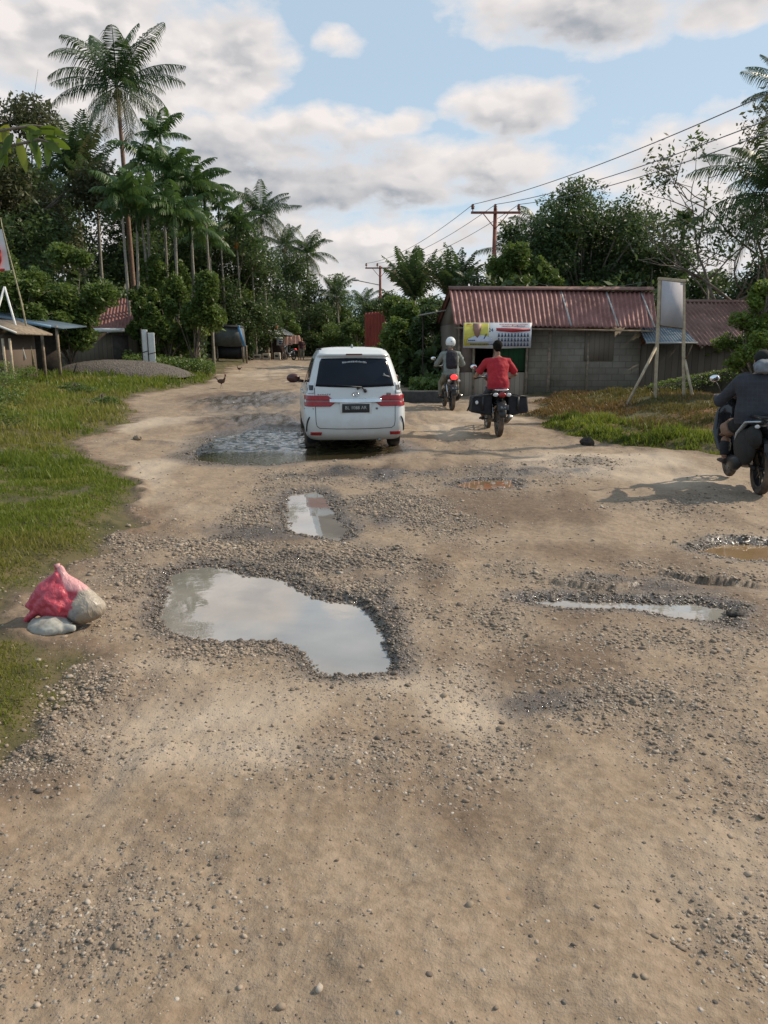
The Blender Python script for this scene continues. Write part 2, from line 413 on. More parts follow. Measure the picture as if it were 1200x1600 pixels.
def pud_d(k, x, y):
    poly, dep, _ = PUD[k]; s = np.clip(np.mean([p[1] for p in poly]) / 6.0, .6, 2.2)
    return sdf(x, y, poly) + (fbm(x * 9 / s, y * 9 / s, 21, 3) - .5) * .09 * s + (fbm(x * 34 / s, y * 34 / s, 22, 2) - .5) * .035 * s
WATER_Z = {k: float(base_z(0, np.mean([p[1] for p in v[0]]))) - v[1] for k, v in PUD.items()}
def _pl(*p): return [G0(*q) for q in p]
LEDGES = [(_pl((845, 912), (900, 918), (960, 921), (1008, 914)), .055, .22), (_pl((1000, 893), (1060, 904), (1130, 914), (1215, 921)), .05, .25), (_pl((360, 690), (470, 683), (600, 690)), .05, .5), (_pl((720, 742), (800, 738), (850, 744)), .03, .3), (_pl((770, 718), (850, 722), (930, 716)), .03, .3), (_pl((1090, 842), (1215, 844)), .03, .3), (_pl((200, 690), (300, 694)), .025, .3), (_pl((400, 768), (450, 762), (520, 760)), .03, .3)]
def bank_rise(x, y, d):
    xx = np.asarray(x); yy = np.asarray(y)
    right = (xx > 1.5)
    dd = np.clip(d, 0, None)
    rr = .36 * sstep(0.2, 3.2, dd) * sstep(4, 9, yy) * (1 - sstep(19.5, 23, yy)) + .10 * sstep(0, .4, dd)
    ll = .10 * sstep(0, .5, dd) + .22 * sstep(.5, 5, dd) * sstep(3, 10, yy) - .06 * sstep(.3, .8, dd) * (1 - sstep(4, 8, yy))
    return np.where(right, rr, ll)
def ground(x, y, full=False):
    x = np.asarray(x, float); y = np.asarray(y, float)
    z = base_z(x, y)
    d = road_d(x, y)
    pd = {}; near = np.full(x.shape, 9.0)
    for k in PUD:
        pd[k] = pud_d(k, x, y); near = np.minimum(near, pd[k])
    calm = sstep(0.0, .9, near)
    inroad = 1 - sstep(-.1, .3, d)
    mac = (fbm(x * .9, y * .9, 31, 3) - .5) * .11 + (fbm(x * 2.6, y * 2.6, 33, 3) - .5) * .05
    g = np.clip(field_of(GRAVEL, x, y) * (1.15 + (fbm(x * 2.2, y * 2.2, 41, 4) - .5) * 2.6) + (fbm(x * 1.4, y * 1.4, 42, 4) - .56) * 1.0, 0, 1) * inroad
    mic = (fbm(x * 14, y * 14, 35, 3) - .5) * (.012 + .018 * g) + (fbm(x * 45, y * 45, 36, 2) - .5) * (.004 + .012 * g)
    rut = (vnoise(x * 1.6 + y * .12, y * .16, 51) - .5) * .05 * sstep(12, 22, y)
    th = (x * .95 + .12 * y) ; mud = np.clip(field_of(MUD, x, y) * 1.3, 0, 1)
    rut = rut + mud * ((fbm(x * 4.5 + .6 * y, y * 1.6, 53, 3) - .5) * .16) + (fbm(x * 2.6 - .35 * y, y * .35, 54, 3) - .5) * .05 * inroad
    z = z + (mac + rut) * calm * (.35 + .65 * inroad) + mic * (.4 + .6 * calm)
    z = z + bank_rise(x, y, d) + np.where(d > 0, (fbm(x * 1.2, y * 1.2, 61, 4) - .5) * .16 * sstep(0, 1, d), 0)
    lip = np.exp(-((d + .12) / .10) ** 2) * .03 * (y < 14); z = z + lip * calm
    wet = np.clip(field_of(WETB, x, y) * 1.2 + (fbm(x * 3, y * 3, 44, 4) - .5) * 1.2 - .1, 0, 1)
    wet = np.maximum(wet, mud * np.clip(.2 + (fbm(x * 3.5 + .5 * y, y * 1.5, 55, 3) - .35) * 3, 0, 1))
    for k, (poly, dep, s) in PUD.items():
        dk = pd[k]; slope = .34 if k in 'AEF' else .18
        if k == 'A': slope = np.where(x > -.25, .75, .22)
        tgt = WATER_Z[k] + np.where(dk > 0, dk * slope, dk * .30) + np.where(dk > 0, mic * .8, 0)
        tgt = np.maximum(tgt, WATER_Z[k] - .06)
        z = np.where(dk < .5, np.minimum(z, tgt), z)
        wet = np.maximum(wet, np.clip(1 - dk / (.22 if k != 'C' else .7), 0, 1) ** .7)
        # gravel washed out along the rims
        g = np.maximum(g, np.exp(-np.clip(dk, 0, 9) / .16) * .95 * inroad)
    # broken ledges of old tarmac; shade of their faces painted into the mask
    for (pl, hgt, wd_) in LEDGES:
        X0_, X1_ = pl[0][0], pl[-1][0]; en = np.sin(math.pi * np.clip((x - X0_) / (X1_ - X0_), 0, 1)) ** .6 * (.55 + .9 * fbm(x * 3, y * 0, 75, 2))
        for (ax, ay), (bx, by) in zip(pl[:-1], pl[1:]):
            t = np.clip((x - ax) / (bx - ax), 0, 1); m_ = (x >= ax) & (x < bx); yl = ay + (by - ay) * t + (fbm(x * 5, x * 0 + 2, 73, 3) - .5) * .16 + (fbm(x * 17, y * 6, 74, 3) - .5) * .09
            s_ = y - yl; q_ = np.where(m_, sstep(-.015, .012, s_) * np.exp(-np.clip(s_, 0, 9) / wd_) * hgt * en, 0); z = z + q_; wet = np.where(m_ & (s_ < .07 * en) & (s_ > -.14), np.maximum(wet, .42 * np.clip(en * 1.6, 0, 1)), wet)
    if not full: return z
    brown = np.clip(field_of(BROWN, x, y) + (fbm(x * 1.1, y * 1.1, 81, 5) - .5) * 1.1 + (fbm(x * 3.0 - .4 * y, y * .5, 82, 4) - .5) * 1.2 - .1 + .4 * mud, 0, 1)
    brown = np.maximum(brown, .85 * np.exp(-(d / .28) ** 2) * (.4 + fbm(x * 3, y * 3, 88, 3)))
    light = np.clip(field_of(LIGHT, x, y) + (fbm(x * .8, y * .8, 83, 5) - .5) * 1.2, 0, 1)
    return z, d, g, wet, brown, light

def make_ground():
    ys = np.concatenate([np.linspace(-25, .55, 26)[:-1], np.geomspace(.62, 60, 1150), np.geomspace(61, 900, 60)])
    s = np.linspace(-1, 1, 760)
    S, Yg = np.meshgrid(s, ys)
    yy = np.maximum(Yg, 1.2)
    Xg = S * (.64 * yy + .7) + np.sign(S) * (np.clip(np.abs(S) - .86, 0, None) / .14) ** 2 * 70
    z, d, g, wet, br, li = ground(Xg, Yg, True)
    V = np.stack([Xg, Yg, z], -1).reshape(-1, 3)
    r, c = Xg.shape; idx = np.arange(r * c).reshape(r, c)
    F = np.stack([idx[:-1, :-1], idx[:-1, 1:], idx[1:, 1:], idx[1:, :-1]], -1).reshape(-1, 4)
    grass = sstep(-.12, .10, d)
    m, nt, b = new_mat('dirt_road_and_verge')
    P = nt.geo('Position')
    G, W, BR, LI, GR = nt.attr('gravel'), nt.attr('wet'), nt.attr('brown'), nt.attr('light'), nt.attr('grass')
    n_f = nt.noise(P, 22, 5, .65); n_m = nt.noise(P, 3.2, 5, .6); n_s = nt.noise(P, 130, 3, .6)
    dirt = nt.mix(nt.mr(n_f + (n_m - .5) * .7, .35, .68), (.225, .163, .110), (.315, .238, .168))
    dirt = nt.mix(nt.mr(LI, .25, .75) * .85, dirt, (.43, .345, .26))
    dirt = nt.mix(nt.mr(BR, .15, .7) * .92, dirt, nt.mix(nt.mr(n_f, .3, .7), (.105, .070, .046), (.185, .128, .086)))
    # pebbles set in the surface
    v1 = nt.voro(P, 48); v1c = nt.voro(P, 48, out=1); v2 = nt.voro(P, 95); v2c = nt.voro(P, 95, out=1)
    sep = nt.new('ShaderNodeSeparateColor'); nt.put(sep.inputs[0], v1c); r1 = E(nt, sep.outputs[0]); r1b = E(nt, sep.outputs[1])
    sep2 = nt.new('ShaderNodeSeparateColor'); nt.put(sep2.inputs[0], v2c); r2 = E(nt, sep2.outputs[0])
    peb = nt.ramp(r1, [(0, (.085, .075, .065)), (.35, (.18, .155, .13)), (.7, (.30, .26, .215)), (1, (.44, .39, .33))])
    peb2 = nt.ramp(r2, [(0, (.10, .085, .07)), (.5, (.21, .175, .14)), (1, (.40, .34, .28))])
    m1 = nt.math('LESS_THAN', v1, .38) * nt.math('LESS_THAN', r1b, G * .95 + .012)
    m2 = nt.math('LESS_THAN', v2, .42) * nt.math('LESS_THAN', E(nt, sep2.outputs[1]), G * .85 + .07)
    col = nt.mix(nt.mr(G, .2, 1) * .6, dirt, nt.mix(nt.mr(n_s, .35, .65), (.10, .082, .065), (.21, .175, .14)))
    col = nt.mix(m2 * .8, col, peb2); col = nt.mix(m1, col, peb)
    # verge soil and thatch under the blades
    soil = nt.mix(nt.mr(n_m, .4, .6), (.06, .058, .022), (.11, .088, .040))
    sx_ = nt.new('ShaderNodeSeparateXYZ'); nt.put(sx_.inputs[0], P)
    soil = nt.mix(nt.mr(nt.noise(P, .55, 4), .5, .62) * nt.mr(E(nt, sx_.outputs[0]), 1, 3), soil, (.19, .095, .045))
    col = nt.mix(GR, col, soil)
    wet_shade_f = nt.mr(W + (n_f - .5) * .5, .25, .8)
    col = nt.mix(wet_shade_f * (1 - GR) * .85, col, nt.mix(1.0, col, (.34, .32, .31), 'MULTIPLY'))
    nt.put(b.inputs['Base Color'], col)
    nt.put(b.inputs['Roughness'], nt.mr(wet_shade_f * nt.mr(n_f, .25, .5), 0, 1, .93, .10))
    nt.put(b.inputs['Specular IOR Level'], nt.mr(wet_shade_f, 0, 1, .3, .9))
    h = (nt.mr(v1, 0, .42, 1, 0) * m1 * .8 + nt.mr(v2, 0, .45, .5, 0) * m2) * (1 - GR)
    b1 = nt.bump(h + n_f * .5 + n_s * .35, .85, .012)
    b2 = nt.bump(n_m * 1.0, .4, .06, b1)
    nt.put(b.inputs['Normal'], b2)
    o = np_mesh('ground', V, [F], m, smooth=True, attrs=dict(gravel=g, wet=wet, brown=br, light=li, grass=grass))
    tag(o, kind='structure')
make_ground()

def water_mat(name, base, ripple, scale, rough=.03, ior=1.33, stretch=(1, 1, 1), spec=.5, bd=.02):
    m, nt, b = new_mat(name); P = nt.geo('Position')
    nt.put(b.inputs['Base Color'], nt.mix(nt.mr(nt.noise(P, 2.4, 3), .35, .65), base, tuple(k * .75 for k in base)))
    b.inputs['Roughness'].default_value = rough; b.inputs['IOR'].default_value = ior; b.inputs['Specular IOR Level'].default_value = spec
    b.inputs['Coat Weight'].default_value = 1; b.inputs['Coat Roughness'].default_value = .015; b.inputs['Coat IOR'].default_value = 1.6
    nz = nt.noise(nt.scale(P, stretch), scale, 3, .55, .6)
    bb = nt.bump(nz, ripple, bd)
    nt.put(b.inputs['Normal'], bb); nt.put(b.inputs['Coat Normal'], bb)
    return m
WM_STILL = water_mat('still_grey_water', (.30, .27, .235), .03, 5)
WM_BROWN = water_mat('brown_muddy_water', (.36, .235, .125), .02, 6)
WM_RIPPLE = water_mat('churned_olive_water', (.075, .06, .03), .25, 26, stretch=(.5, 1, 1), bd=.02)
def wave_pool(out, z):
    """the far pool: churned by the wheels, calm along its near edge"""
    x0, y0 = out.min(0); x1, y1 = out.max(0); nx, ny = int((x1 - x0) / .022), int((y1 - y0) / .022)
    X, Y = np.meshgrid(np.linspace(x0, x1, nx), np.linspace(y0, y1, ny)); calm_y = G0(400, 704)[1]
    k_ = sstep(calm_y - .0, calm_y + .45, Y + (fbm(X * 2, Y * 2, 7, 2) - .5) * .5)
    wv = (fbm(X * 3.2 + Y * 1.5, Y * 7.5, 101, 3) - .5) * .085 + (fbm(X * 9, Y * 17, 103, 2) - .5) * .03
    rg = 1 - np.abs(fbm(X * 2.2 + 1.3 * Y, Y * 5, 105, 2) - .5) * 4
    Z = z + (wv + np.clip(rg, 0, 1) * .022 - .008) * k_ + (vnoise(X * 6, Y * 12, 9) - .5) * .0012
    i = np.arange(nx * ny).reshape(ny, nx); F = np.stack([i[:-1, :-1], i[:-1, 1:], i[1:, 1:], i[1:, :-1]], -1)
    cx, cy = (X[:-1, :-1] + X[1:, 1:]) / 2, (Y[:-1, :-1] + Y[1:, 1:]) / 2; keep = sdf(cx, cy, [tuple(p) for p in out]) < 0
    o = np_mesh('puddle', np.stack([X, Y, Z], -1).reshape(-1, 3), [F[keep]], WM_RIPPLE, smooth=True); tag(o, kind='structure')
for k, (poly, dep, sl) in PUD.items():
    pts_ = sorted(map(tuple, poly)); hull = []
    for seq in (pts_, pts_[::-1]):
        part_ = []
        for q in seq:
            while len(part_) > 1 and (part_[-1][0] - part_[-2][0]) * (q[1] - part_[-2][1]) - (part_[-1][1] - part_[-2][1]) * (q[0] - part_[-2][0]) <= 0: part_.pop()
            part_.append(q)
        hull += part_[:-1]
    P_ = np.array(hull); c = P_.mean(0)
    out = []
    for i in range(len(P_)):
        v = P_[i] - c; L = np.linalg.norm(v); out.append(P_[i] + v / L * (.12 + .03 * L))
    z = WATER_Z[k]
    if k == 'C':
        wave_pool(np.array(out), z); continue
    V = [(c[0], c[1], z)] + [(p[0], p[1], z) for p in out]
    F = [(0, 1 + i, 1 + (i + 1) % len(out)) for i in range(len(out))]
    o = np_mesh('puddle', V, [np.array(F)], {'A': WM_STILL, 'B': WM_STILL, 'C': WM_RIPPLE, 'D': WM_BROWN, 'E': WM_BROWN, 'F': WM_STILL}[k])
    tag(o, kind='structure')

# ---------------------------------------------------------------- loose stones
def stone_base():
    t = (1 + 5 ** .5) / 2
    v = np.array([(-1, t, 0), (1, t, 0), (-1, -t, 0), (1, -t, 0), (0, -1, t), (0, 1, t), (0, -1, -t), (0, 1, -t), (t, 0, -1), (t, 0, 1), (-t, 0, -1), (-t, 0, 1)]) / math.hypot(1, t)
    f = np.array([(0, 11, 5), (0, 5, 1), (0, 1, 7), (0, 7, 10), (0, 10, 11), (1, 5, 9), (5, 11, 4), (11, 10, 2), (10, 7, 6), (7, 1, 8), (3, 9, 4), (3, 4, 2), (3, 2, 6), (3, 6, 8), (3, 8, 9), (4, 9, 5), (2, 4, 11), (6, 2, 10), (8, 6, 7), (9, 8, 1)])
    return v, f
def scatter_stones(name, n_try, ylo, yhi, dens_pow, size_lo, size_hi, mat, thr):
    v, f = stone_base(); r = RNG
    y = ylo * (yhi / ylo) ** r.random(n_try); x = (r.random(n_try) * 2 - 1) * (.66 * y + .5)
    z, d, g, wet, br, li = ground(x, y, True)
    pd = np.full(n_try, 9.0)
    for k in PUD: pd = np.minimum(pd, pud_d(k, x, y))
    p = thr + g ** dens_pow * 1.05
    keep = (r.random(n_try) < p) & (d < .25) & ((pd > -.02) | (r.random(n_try) < .02)) & ~((np.abs(x - CAR_X) < .75) & (np.abs(y - CAR_Y - 2) < 2))
    x, y, z, g, wet = x[keep], y[keep], z[keep], g[keep], wet[keep]; n = len(x)
    sz = size_lo * (size_hi / size_lo) ** (r.random(n) ** 2.2) * (1 + .30 * np.clip(y - 2.2, 0, 3.5) + .06 * np.clip(y - 6.5, 0, 12))
    V = np.repeat(v[None], n, 0) * (1 + .28 * (r.random((n, 12, 1)) - .5) * 2)
    V[:, :, 0] *= 1; V[:, :, 1] *= (.6 + .35 * r.random(n))[:, None]; V[:, :, 2] *= (.32 + .3 * r.random(n))[:, None]
    a = r.random(n) * 6.283; ca, sa = np.cos(a)[:, None], np.sin(a)[:, None]
    X = V[:, :, 0] * ca - V[:, :, 1] * sa; Y = V[:, :, 0] * sa + V[:, :, 1] * ca
    tl = (r.random(n) - .5) * .7; Z = V[:, :, 2] + X * tl[:, None]
    V = np.stack([X, Y, Z], -1) * sz[:, None, None]
    V += np.stack([x, y, z + sz * .12], -1)[:, None, :]
    F = (f[None] + (np.arange(n) * 12)[:, None, None]).reshape(-1, 3)
    at_ = np.repeat(r.random(n), 12); aw = np.repeat(wet, 12)
    o = np_mesh(name, V.reshape(-1, 3), [F], mat, attrs=dict(rnd=at_, wet=aw)); return tag(o, kind='stuff')
CAR_X, CAR_Y = -.44, 12.15
m, nt, b = new_mat('loose_stone')
r_ = nt.attr('rnd'); w_ = nt.attr('wet')
c_ = nt.ramp(r_, [(0, (.10, .08, .065)), (.3, (.20, .155, .115)), (.6, (.30, .235, .17)), (.9, (.38, .305, .235)), (1, (.48, .42, .35))])
c_ = nt.mix(nt.mr(nt.noise(nt.geo(), 60, 3), .3, .7), c_, nt.mix(.55, c_, (.26, .19, .13)))
nt.put(b.inputs['Base Color'], nt.mix(nt.mr(w_, .2, .8) * .8, c_, nt.mix(1.0, c_, (.4, .39, .38), 'MULTIPLY')))
nt.put(b.inputs['Roughness'], nt.mr(w_, .2, .9, .85, .35)); STONE = m
scatter_stones('gravel', 210000, 1.3, 14, 1.5, .0028, .0095, STONE, .018)
scatter_stones('gravel', 60000, 3.2, 9.5, 3.0, .0055, .0105, STONE, .0)
scatter_stones('pebbles', 30000, 1.6, 16, 1.8, .006, .017, STONE, .008)

# ---------------------------------------------------------------- grass
def grass_patch(name, n, xr, yr, hlo, hhi, mat, width=.0035, dens=None, lean=.5, logy=True):
    r = RNG; y = yr[0] * (yr[1] / yr[0]) ** r.random(n) if logy else yr[0] + (yr[1] - yr[0]) * r.random(n)
    x = xr[0] + (xr[1] - xr[0]) * r.random(n)
    inside = np.abs(x) < .62 * y + 1.6; x, y = x[inside], y[inside]
    d = road_d(x, y); cl = fbm(x * 2.1, y * 2.1, 91, 4); cl2 = fbm(x * .7, y * .7, 95, 3)
    keep = (d > -.14 + .1 * r.random(len(x))) & (r.random(len(x)) < np.clip((cl - .27) * 4.5, .22, 1)) & (r.random(len(x)) < sstep(-.15, .35, d) + .1)
    if dens is not None: keep &= r.random(len(x)) < dens(x, y, d)
    x, y, d, cl, cl2 = x[keep], y[keep], d[keep], cl[keep], cl2[keep]; n = len(x)
    z = ground(x, y)
    h = (hlo + (hhi - hlo) * r.random(n) ** 1.6) * (.55 + .9 * np.clip((cl - .3) * 2.2, 0, 1)) * sstep(-.3, .5, d) * (1 + .03 * np.clip(y - 5, 0, 25))
    h = np.maximum(h, .012)
    w = width * (.7 + .8 * r.random(n)) * (1 + .16 * np.clip(y - 3, 0, 30))
    a = r.random(n) * 6.283; b_ = r.random(n) * 6.283; ln = h * (.15 + lean * r.random(n))
    dx, dy = np.cos(a) * w, np.sin(a) * w; lx, ly = np.cos(b_) * ln, np.sin(b_) * ln
    V = np.zeros((n, 5, 3)); z0 = z - .012
    V[:, 0] = np.stack([x - dx, y - dy, z0], -1); V[:, 1] = np.stack([x + dx, y + dy, z0], -1)
    V[:, 2] = np.stack([x + dx * .7 + lx * .35, y + dy * .7 + ly * .35, z0 + h * .6], -1); V[:, 3] = np.stack([x - dx * .7 + lx * .35, y - dy * .7 + ly * .35, z0 + h * .6], -1)
    V[:, 4] = np.stack([x + lx, y + ly, z0 + h], -1)
    k = (np.arange(n) * 5)[:, None]
    rnd = np.clip(r.random(n) * .45 + (cl2 - .42) * 3.2 * .9 + .25, 0, .99)
    o = np_mesh(name, V.reshape(-1, 3), [k + np.array([[0, 1, 2, 3]]), k + np.array([[3, 2, 4]])], mat, attrs=dict(rnd=np.repeat(rnd, 5)))
    return tag(o, kind='stuff')
GRASS = leaf_mat('verge_grass', (.085, .125, .018), (.18, .215, .032), (.26, .21, .065), .45)
GRASS_DRY = leaf_mat('dry_verge_grass', (.085, .085, .022), (.17, .135, .042), (.22, .11, .05), .3)
grass_patch('grass', 420000, (-8, -.8), (2.4, 12), .018, .060, GRASS, .0028)
grass_patch('grass', 130000, (-16, -1.5), (9, 34), .05, .14, GRASS, .0035)
grass_patch('grass', 160000, (2.5, 13), (9.5, 23), .02, .085, GRASS_DRY, .0035)
grass_patch('grass', 70000, (3, 9), (10.2, 16), .05, .15, GRASS, .004, dens=lambda x, y, d: (d < 1.3) * (1 - sstep(.5, 1.3, d)))
# ================================================================== vegetation
def gz(x, y): return float(ground(np.array([x]), np.array([y]))[0])
L_COCO = leaf_mat('coconut_frond', (.036, .066, .030), (.085, .13, .048), (.19, .15, .065), .28, .42)
L_ARECA = leaf_mat('areca_frond', (.042, .085, .028), (.095, .16, .045), (.19, .22, .07), .3, .42)
L_DARK = leaf_mat('dark_foliage', (.042, .070, .030), (.088, .130, .046), (.15, .19, .07), .34, .5)
L_MID = leaf_mat('green_foliage', (.058, .096, .026), (.125, .18, .045), (.22, .27, .08), .38, .5)
L_LIGHT = leaf_mat('bright_foliage', (.070, .11, .022), (.16, .22, .045), (.27, .30, .08), .42, .48)
L_GREY = leaf_mat('dull_olive_foliage', (.055, .064, .034), (.105, .112, .055), (.16, .155, .08), .28, .6)
BARK = simple('bark', (.17, .14, .11), .9, .35, 9, bump=.5, bscale=30)
BARK_PALE = simple('pale_palm_trunk', (.24, .21, .17), .9, .3, 12, bump=.4, bscale=40)
BARK_RED = simple('reddish_palm_trunk', (.21, .125, .085), .9, .3, 12, bump=.4, bscale=40)
FRUIT = simple('orange_fruit', (.45, .17, .03), .6, .3, 20)

def frond(L, e0, az, droop, pairs, leaf, wid, hang, rs, roll=0.0):
    """one palm frond: rachis + hanging leaflets; returns V, quads, tri-less"""
    n = 12; t = np.linspace(0, 1, n + 1); el = e0 - droop * t ** 1.35
    dr = np.cos(el) * L / n; dz = np.sin(el) * L / n
    rr = np.concatenate([[0], np.cumsum(dr[:-1])]); zz = np.concatenate([[0], np.cumsum(dz[:-1])])
    cx, sx = math.cos(az), math.sin(az)
    V = []; F = []
    w = .035 * L / 4 * (1 - .8 * t)
    hang = hang + rs.uniform(-.2, .2)
    side = np.array([-sx, cx, 0])
    for i in range(n + 1):
        c = np.array([rr[i] * cx, rr[i] * sx, zz[i]]); V += [c - side * w[i], c + side * w[i], c + np.array([0, 0, -w[i] * 1.3])]
    for i in range(n):
        a, b = i * 3, i * 3 + 3; F += [(a, a + 1, b + 1, b), (a + 1, a + 2, b + 2, b + 1), (a + 2, a, b, b + 2)]
    V = np.array(V); k0 = len(V)
    tt = np.linspace(.10, .99, pairs)
    tt = np.repeat(tt, 2) + (rs.random(pairs * 2) - .5) * .01; sg = np.tile([1.0, -1.0], pairs)
    px = np.interp(tt, t, rr); pz = np.interp(tt, t, zz); pe = np.interp(tt, t, el)
    base = np.stack([px * cx, px * sx, pz], -1)
    tang = np.stack([np.cos(pe) * cx, np.cos(pe) * sx, np.sin(pe)], -1)
    ll = leaf * np.clip(np.sin(math.pi * (tt * .86 + .12)) ** .6, .15, 1) * (.85 + .3 * rs.random(len(tt)))
    sd_ = side[None] * sg[:, None]
    hg = hang + (rs.random(len(tt)) - .5) * .3
    d1 = sd_ * .95 + tang * .45 + np.array([0, 0, 1])[None] * (.15 - hg * .5)[:, None]; d1 /= np.linalg.norm(d1, axis=1)[:, None]
    d2 = sd_ * (.75 - hg * .4)[:, None] + tang * .4 - np.array([0, 0, 1])[None] * (hg * 1.1)[:, None]; d2 /= np.linalg.norm(d2, axis=1)[:, None]
    mid = base + d1 * ll[:, None] * .5; tip = mid + d2 * ll[:, None] * .5
    wv = tang * (wid * (.8 + .4 * rs.random(len(tt))))[:, None] + np.array([0, 0, 1]) * (wid * .35)
    Q = np.stack([base - wv * .4, base + wv * .4, mid + wv, mid - wv, tip + wv * .15, tip - wv * .15], 1).reshape(-1, 3)
    kp = rs.rand(len(tt)) > .10
    k = (k0 + np.arange(len(tt))[:, None] * 6)[kp]
    F2 = np.concatenate([k + np.array([[0, 1, 2, 3]]), k + np.array([[3, 2, 4, 5]])])
    return np.concatenate([V, Q]), np.concatenate([np.array(F), F2])
def palm(name, label, cat, base, H, nf, L, seed, leafmat, barkmat, kind='coco', lean=(0, 0), group=None, trunk_r=.13, fr=None, nuts=True, spread=None):
    rs = np.random.RandomState(seed); root = empty(name, base, 0, label, cat, group)
    lx, ly = lean; pts = []; rad = []
    for i in range(13):
        t = i / 12; pts.append((lx * t ** 1.6, ly * t ** 1.6, -.3 + (H + .3) * t)); rad.append(trunk_r * (1.25 - .1 * t if t < .05 else 1.05 - .45 * t) * (1 + .05 * (i % 2)))
    mb = MB().tube(pts, rad, 10)
    mb.build('trunk', barkmat, root, smooth=True)
    top = np.array([lx, ly, H]); Vs = []; Fs = []; rn = []; off = 0
    for i in range(nf + (3 if kind == 'coco' else 0)):
        az = i * 2.399963 + rs.rand() * .8; q = min(1.0, (i + .5) / nf)
        if kind == 'coco':
            e0 = math.radians(84 - 130 * q ** 1.15 + rs.uniform(-10, 10)); dr = math.radians(rs.uniform(45, 105) * (.8 + .1 * q)); le = L * rs.uniform(.85, 1.05) * rs.uniform(.85, 1.08) * (.85 + .2 * math.sin(q * 3.1)); pr, lf, wd, hg = 46, L * .25, L * .0062, .75 + .65 * q
        elif kind == 'upright':
            e0 = math.radians(88 - 42 * q + rs.uniform(-6, 6)); dr = math.radians(rs.uniform(20, 48)); le = L * rs.uniform(.85, 1.1); pr, lf, wd, hg = 30, L * .2, L * .011, .45
        else:
            e0 = math.radians(88 - 80 * q + rs.uniform(-12, 12)); dr = math.radians(rs.uniform(60, 120)); le = L * rs.uniform(.75, 1.15); pr, lf, wd, hg = 22, L * .30, L * .020, .6 + .7 * q
        V, F = frond(le, e0, az, dr, pr, lf, wd, hg, rs)
        Vs.append(V + top); Fs.append(F + off); off += len(V); rn.append(np.full(len(V), .97 if i >= nf or (q > .85 and rs.rand() < .3) else rs.rand() * .72) + (rs.rand(len(V)) - .5) * .12)
    crown = np_mesh('crown', np.concatenate(Vs), [np.concatenate(Fs)], leafmat, root, attrs=dict(rnd=np.clip(np.concatenate(rn), 0, .99)))
    if kind == 'coco' and nuts:
        nb = MB()
        for i in range(9):
            a = i * .7; nb.ell(top + np.array([math.cos(a) * .16, math.sin(a) * .16, -.25 - .25 * rs.rand()]), (.12, .12, .15), 8, 6)
        nb.build('coconut_cluster', simple('coconut_husk', (.10, .11, .035), .6, .3) if 'coconut_husk' not in bpy.data.materials else bpy.data.materials['coconut_husk'], crown, smooth=True)
    if kind == 'areca':
        MB().tube([top + np.array([0, 0, -.9]), top + np.array([0, 0, -.4]), top + np.array([0, 0, .1])], [trunk_r * .7, trunk_r * 1.0, trunk_r * .55], 8).build('crownshaft', L_ARECA, root, smooth=True)
        if fr:
            nb = MB().tube([top + np.array([0, 0, -.95]), top + np.array([.05, -.1, -1.2]), top + np.array([.05, -.12, -1.55])], [.03, .12, .05], 8)
            for i in range(26):
                a = rs.rand() * 6.28; rr_ = .06 + .10 * rs.rand(); nb.ell(top + np.array([math.cos(a) * rr_, math.sin(a) * rr_, -1.0 - .5 * rs.rand()]), .05, 6, 4)
            nb.build('fruit_cluster', FRUIT, root, smooth=True)
    return root

def leaves_at(C, n, size, rs, aspect=.45, up=.5):
    """C: (n,3) centres -> folded leaf of two quads sharing a midrib"""
    n = len(C); nrm = rs.normal(size=(n, 3)); nrm[:, 2] = np.abs(nrm[:, 2]) + up; nrm /= np.linalg.norm(nrm, axis=1)[:, None]
    d = rs.normal(size=(n, 3)); d[:, 2] -= .35; d -= (d * nrm).sum(1)[:, None] * nrm; d /= np.linalg.norm(d, axis=1)[:, None]
    s = np.cross(nrm, d); L = size * (.6 + .8 * rs.rand(n))[:, None]; W = L * aspect
    a = C - d * L * .5; b = C + d * L * .5 - nrm * L * .12; c = C + s * W * .5 + d * L * .02 - nrm * W * .18; e = C - s * W * .5 + d * L * .02 - nrm * W * .18
    V = np.stack([a, c, b, e], 1).reshape(-1, 3); k = np.arange(n)[:, None] * 4
    return V, k + np.array([[0, 1, 2, 3]])
def crown_clumps(rx, ry, rz, cz, nc, rs, hollow=.35):
    cs = []
    for i in range(nc):
        while True:
            p = rs.uniform(-1, 1, 3); q = np.linalg.norm(p)
            if hollow < q < 1: break
        cs.append((p * np.array([rx, ry, rz]) + np.array([0, 0, cz]), rs.uniform(.6, 1.25)))
    return cs
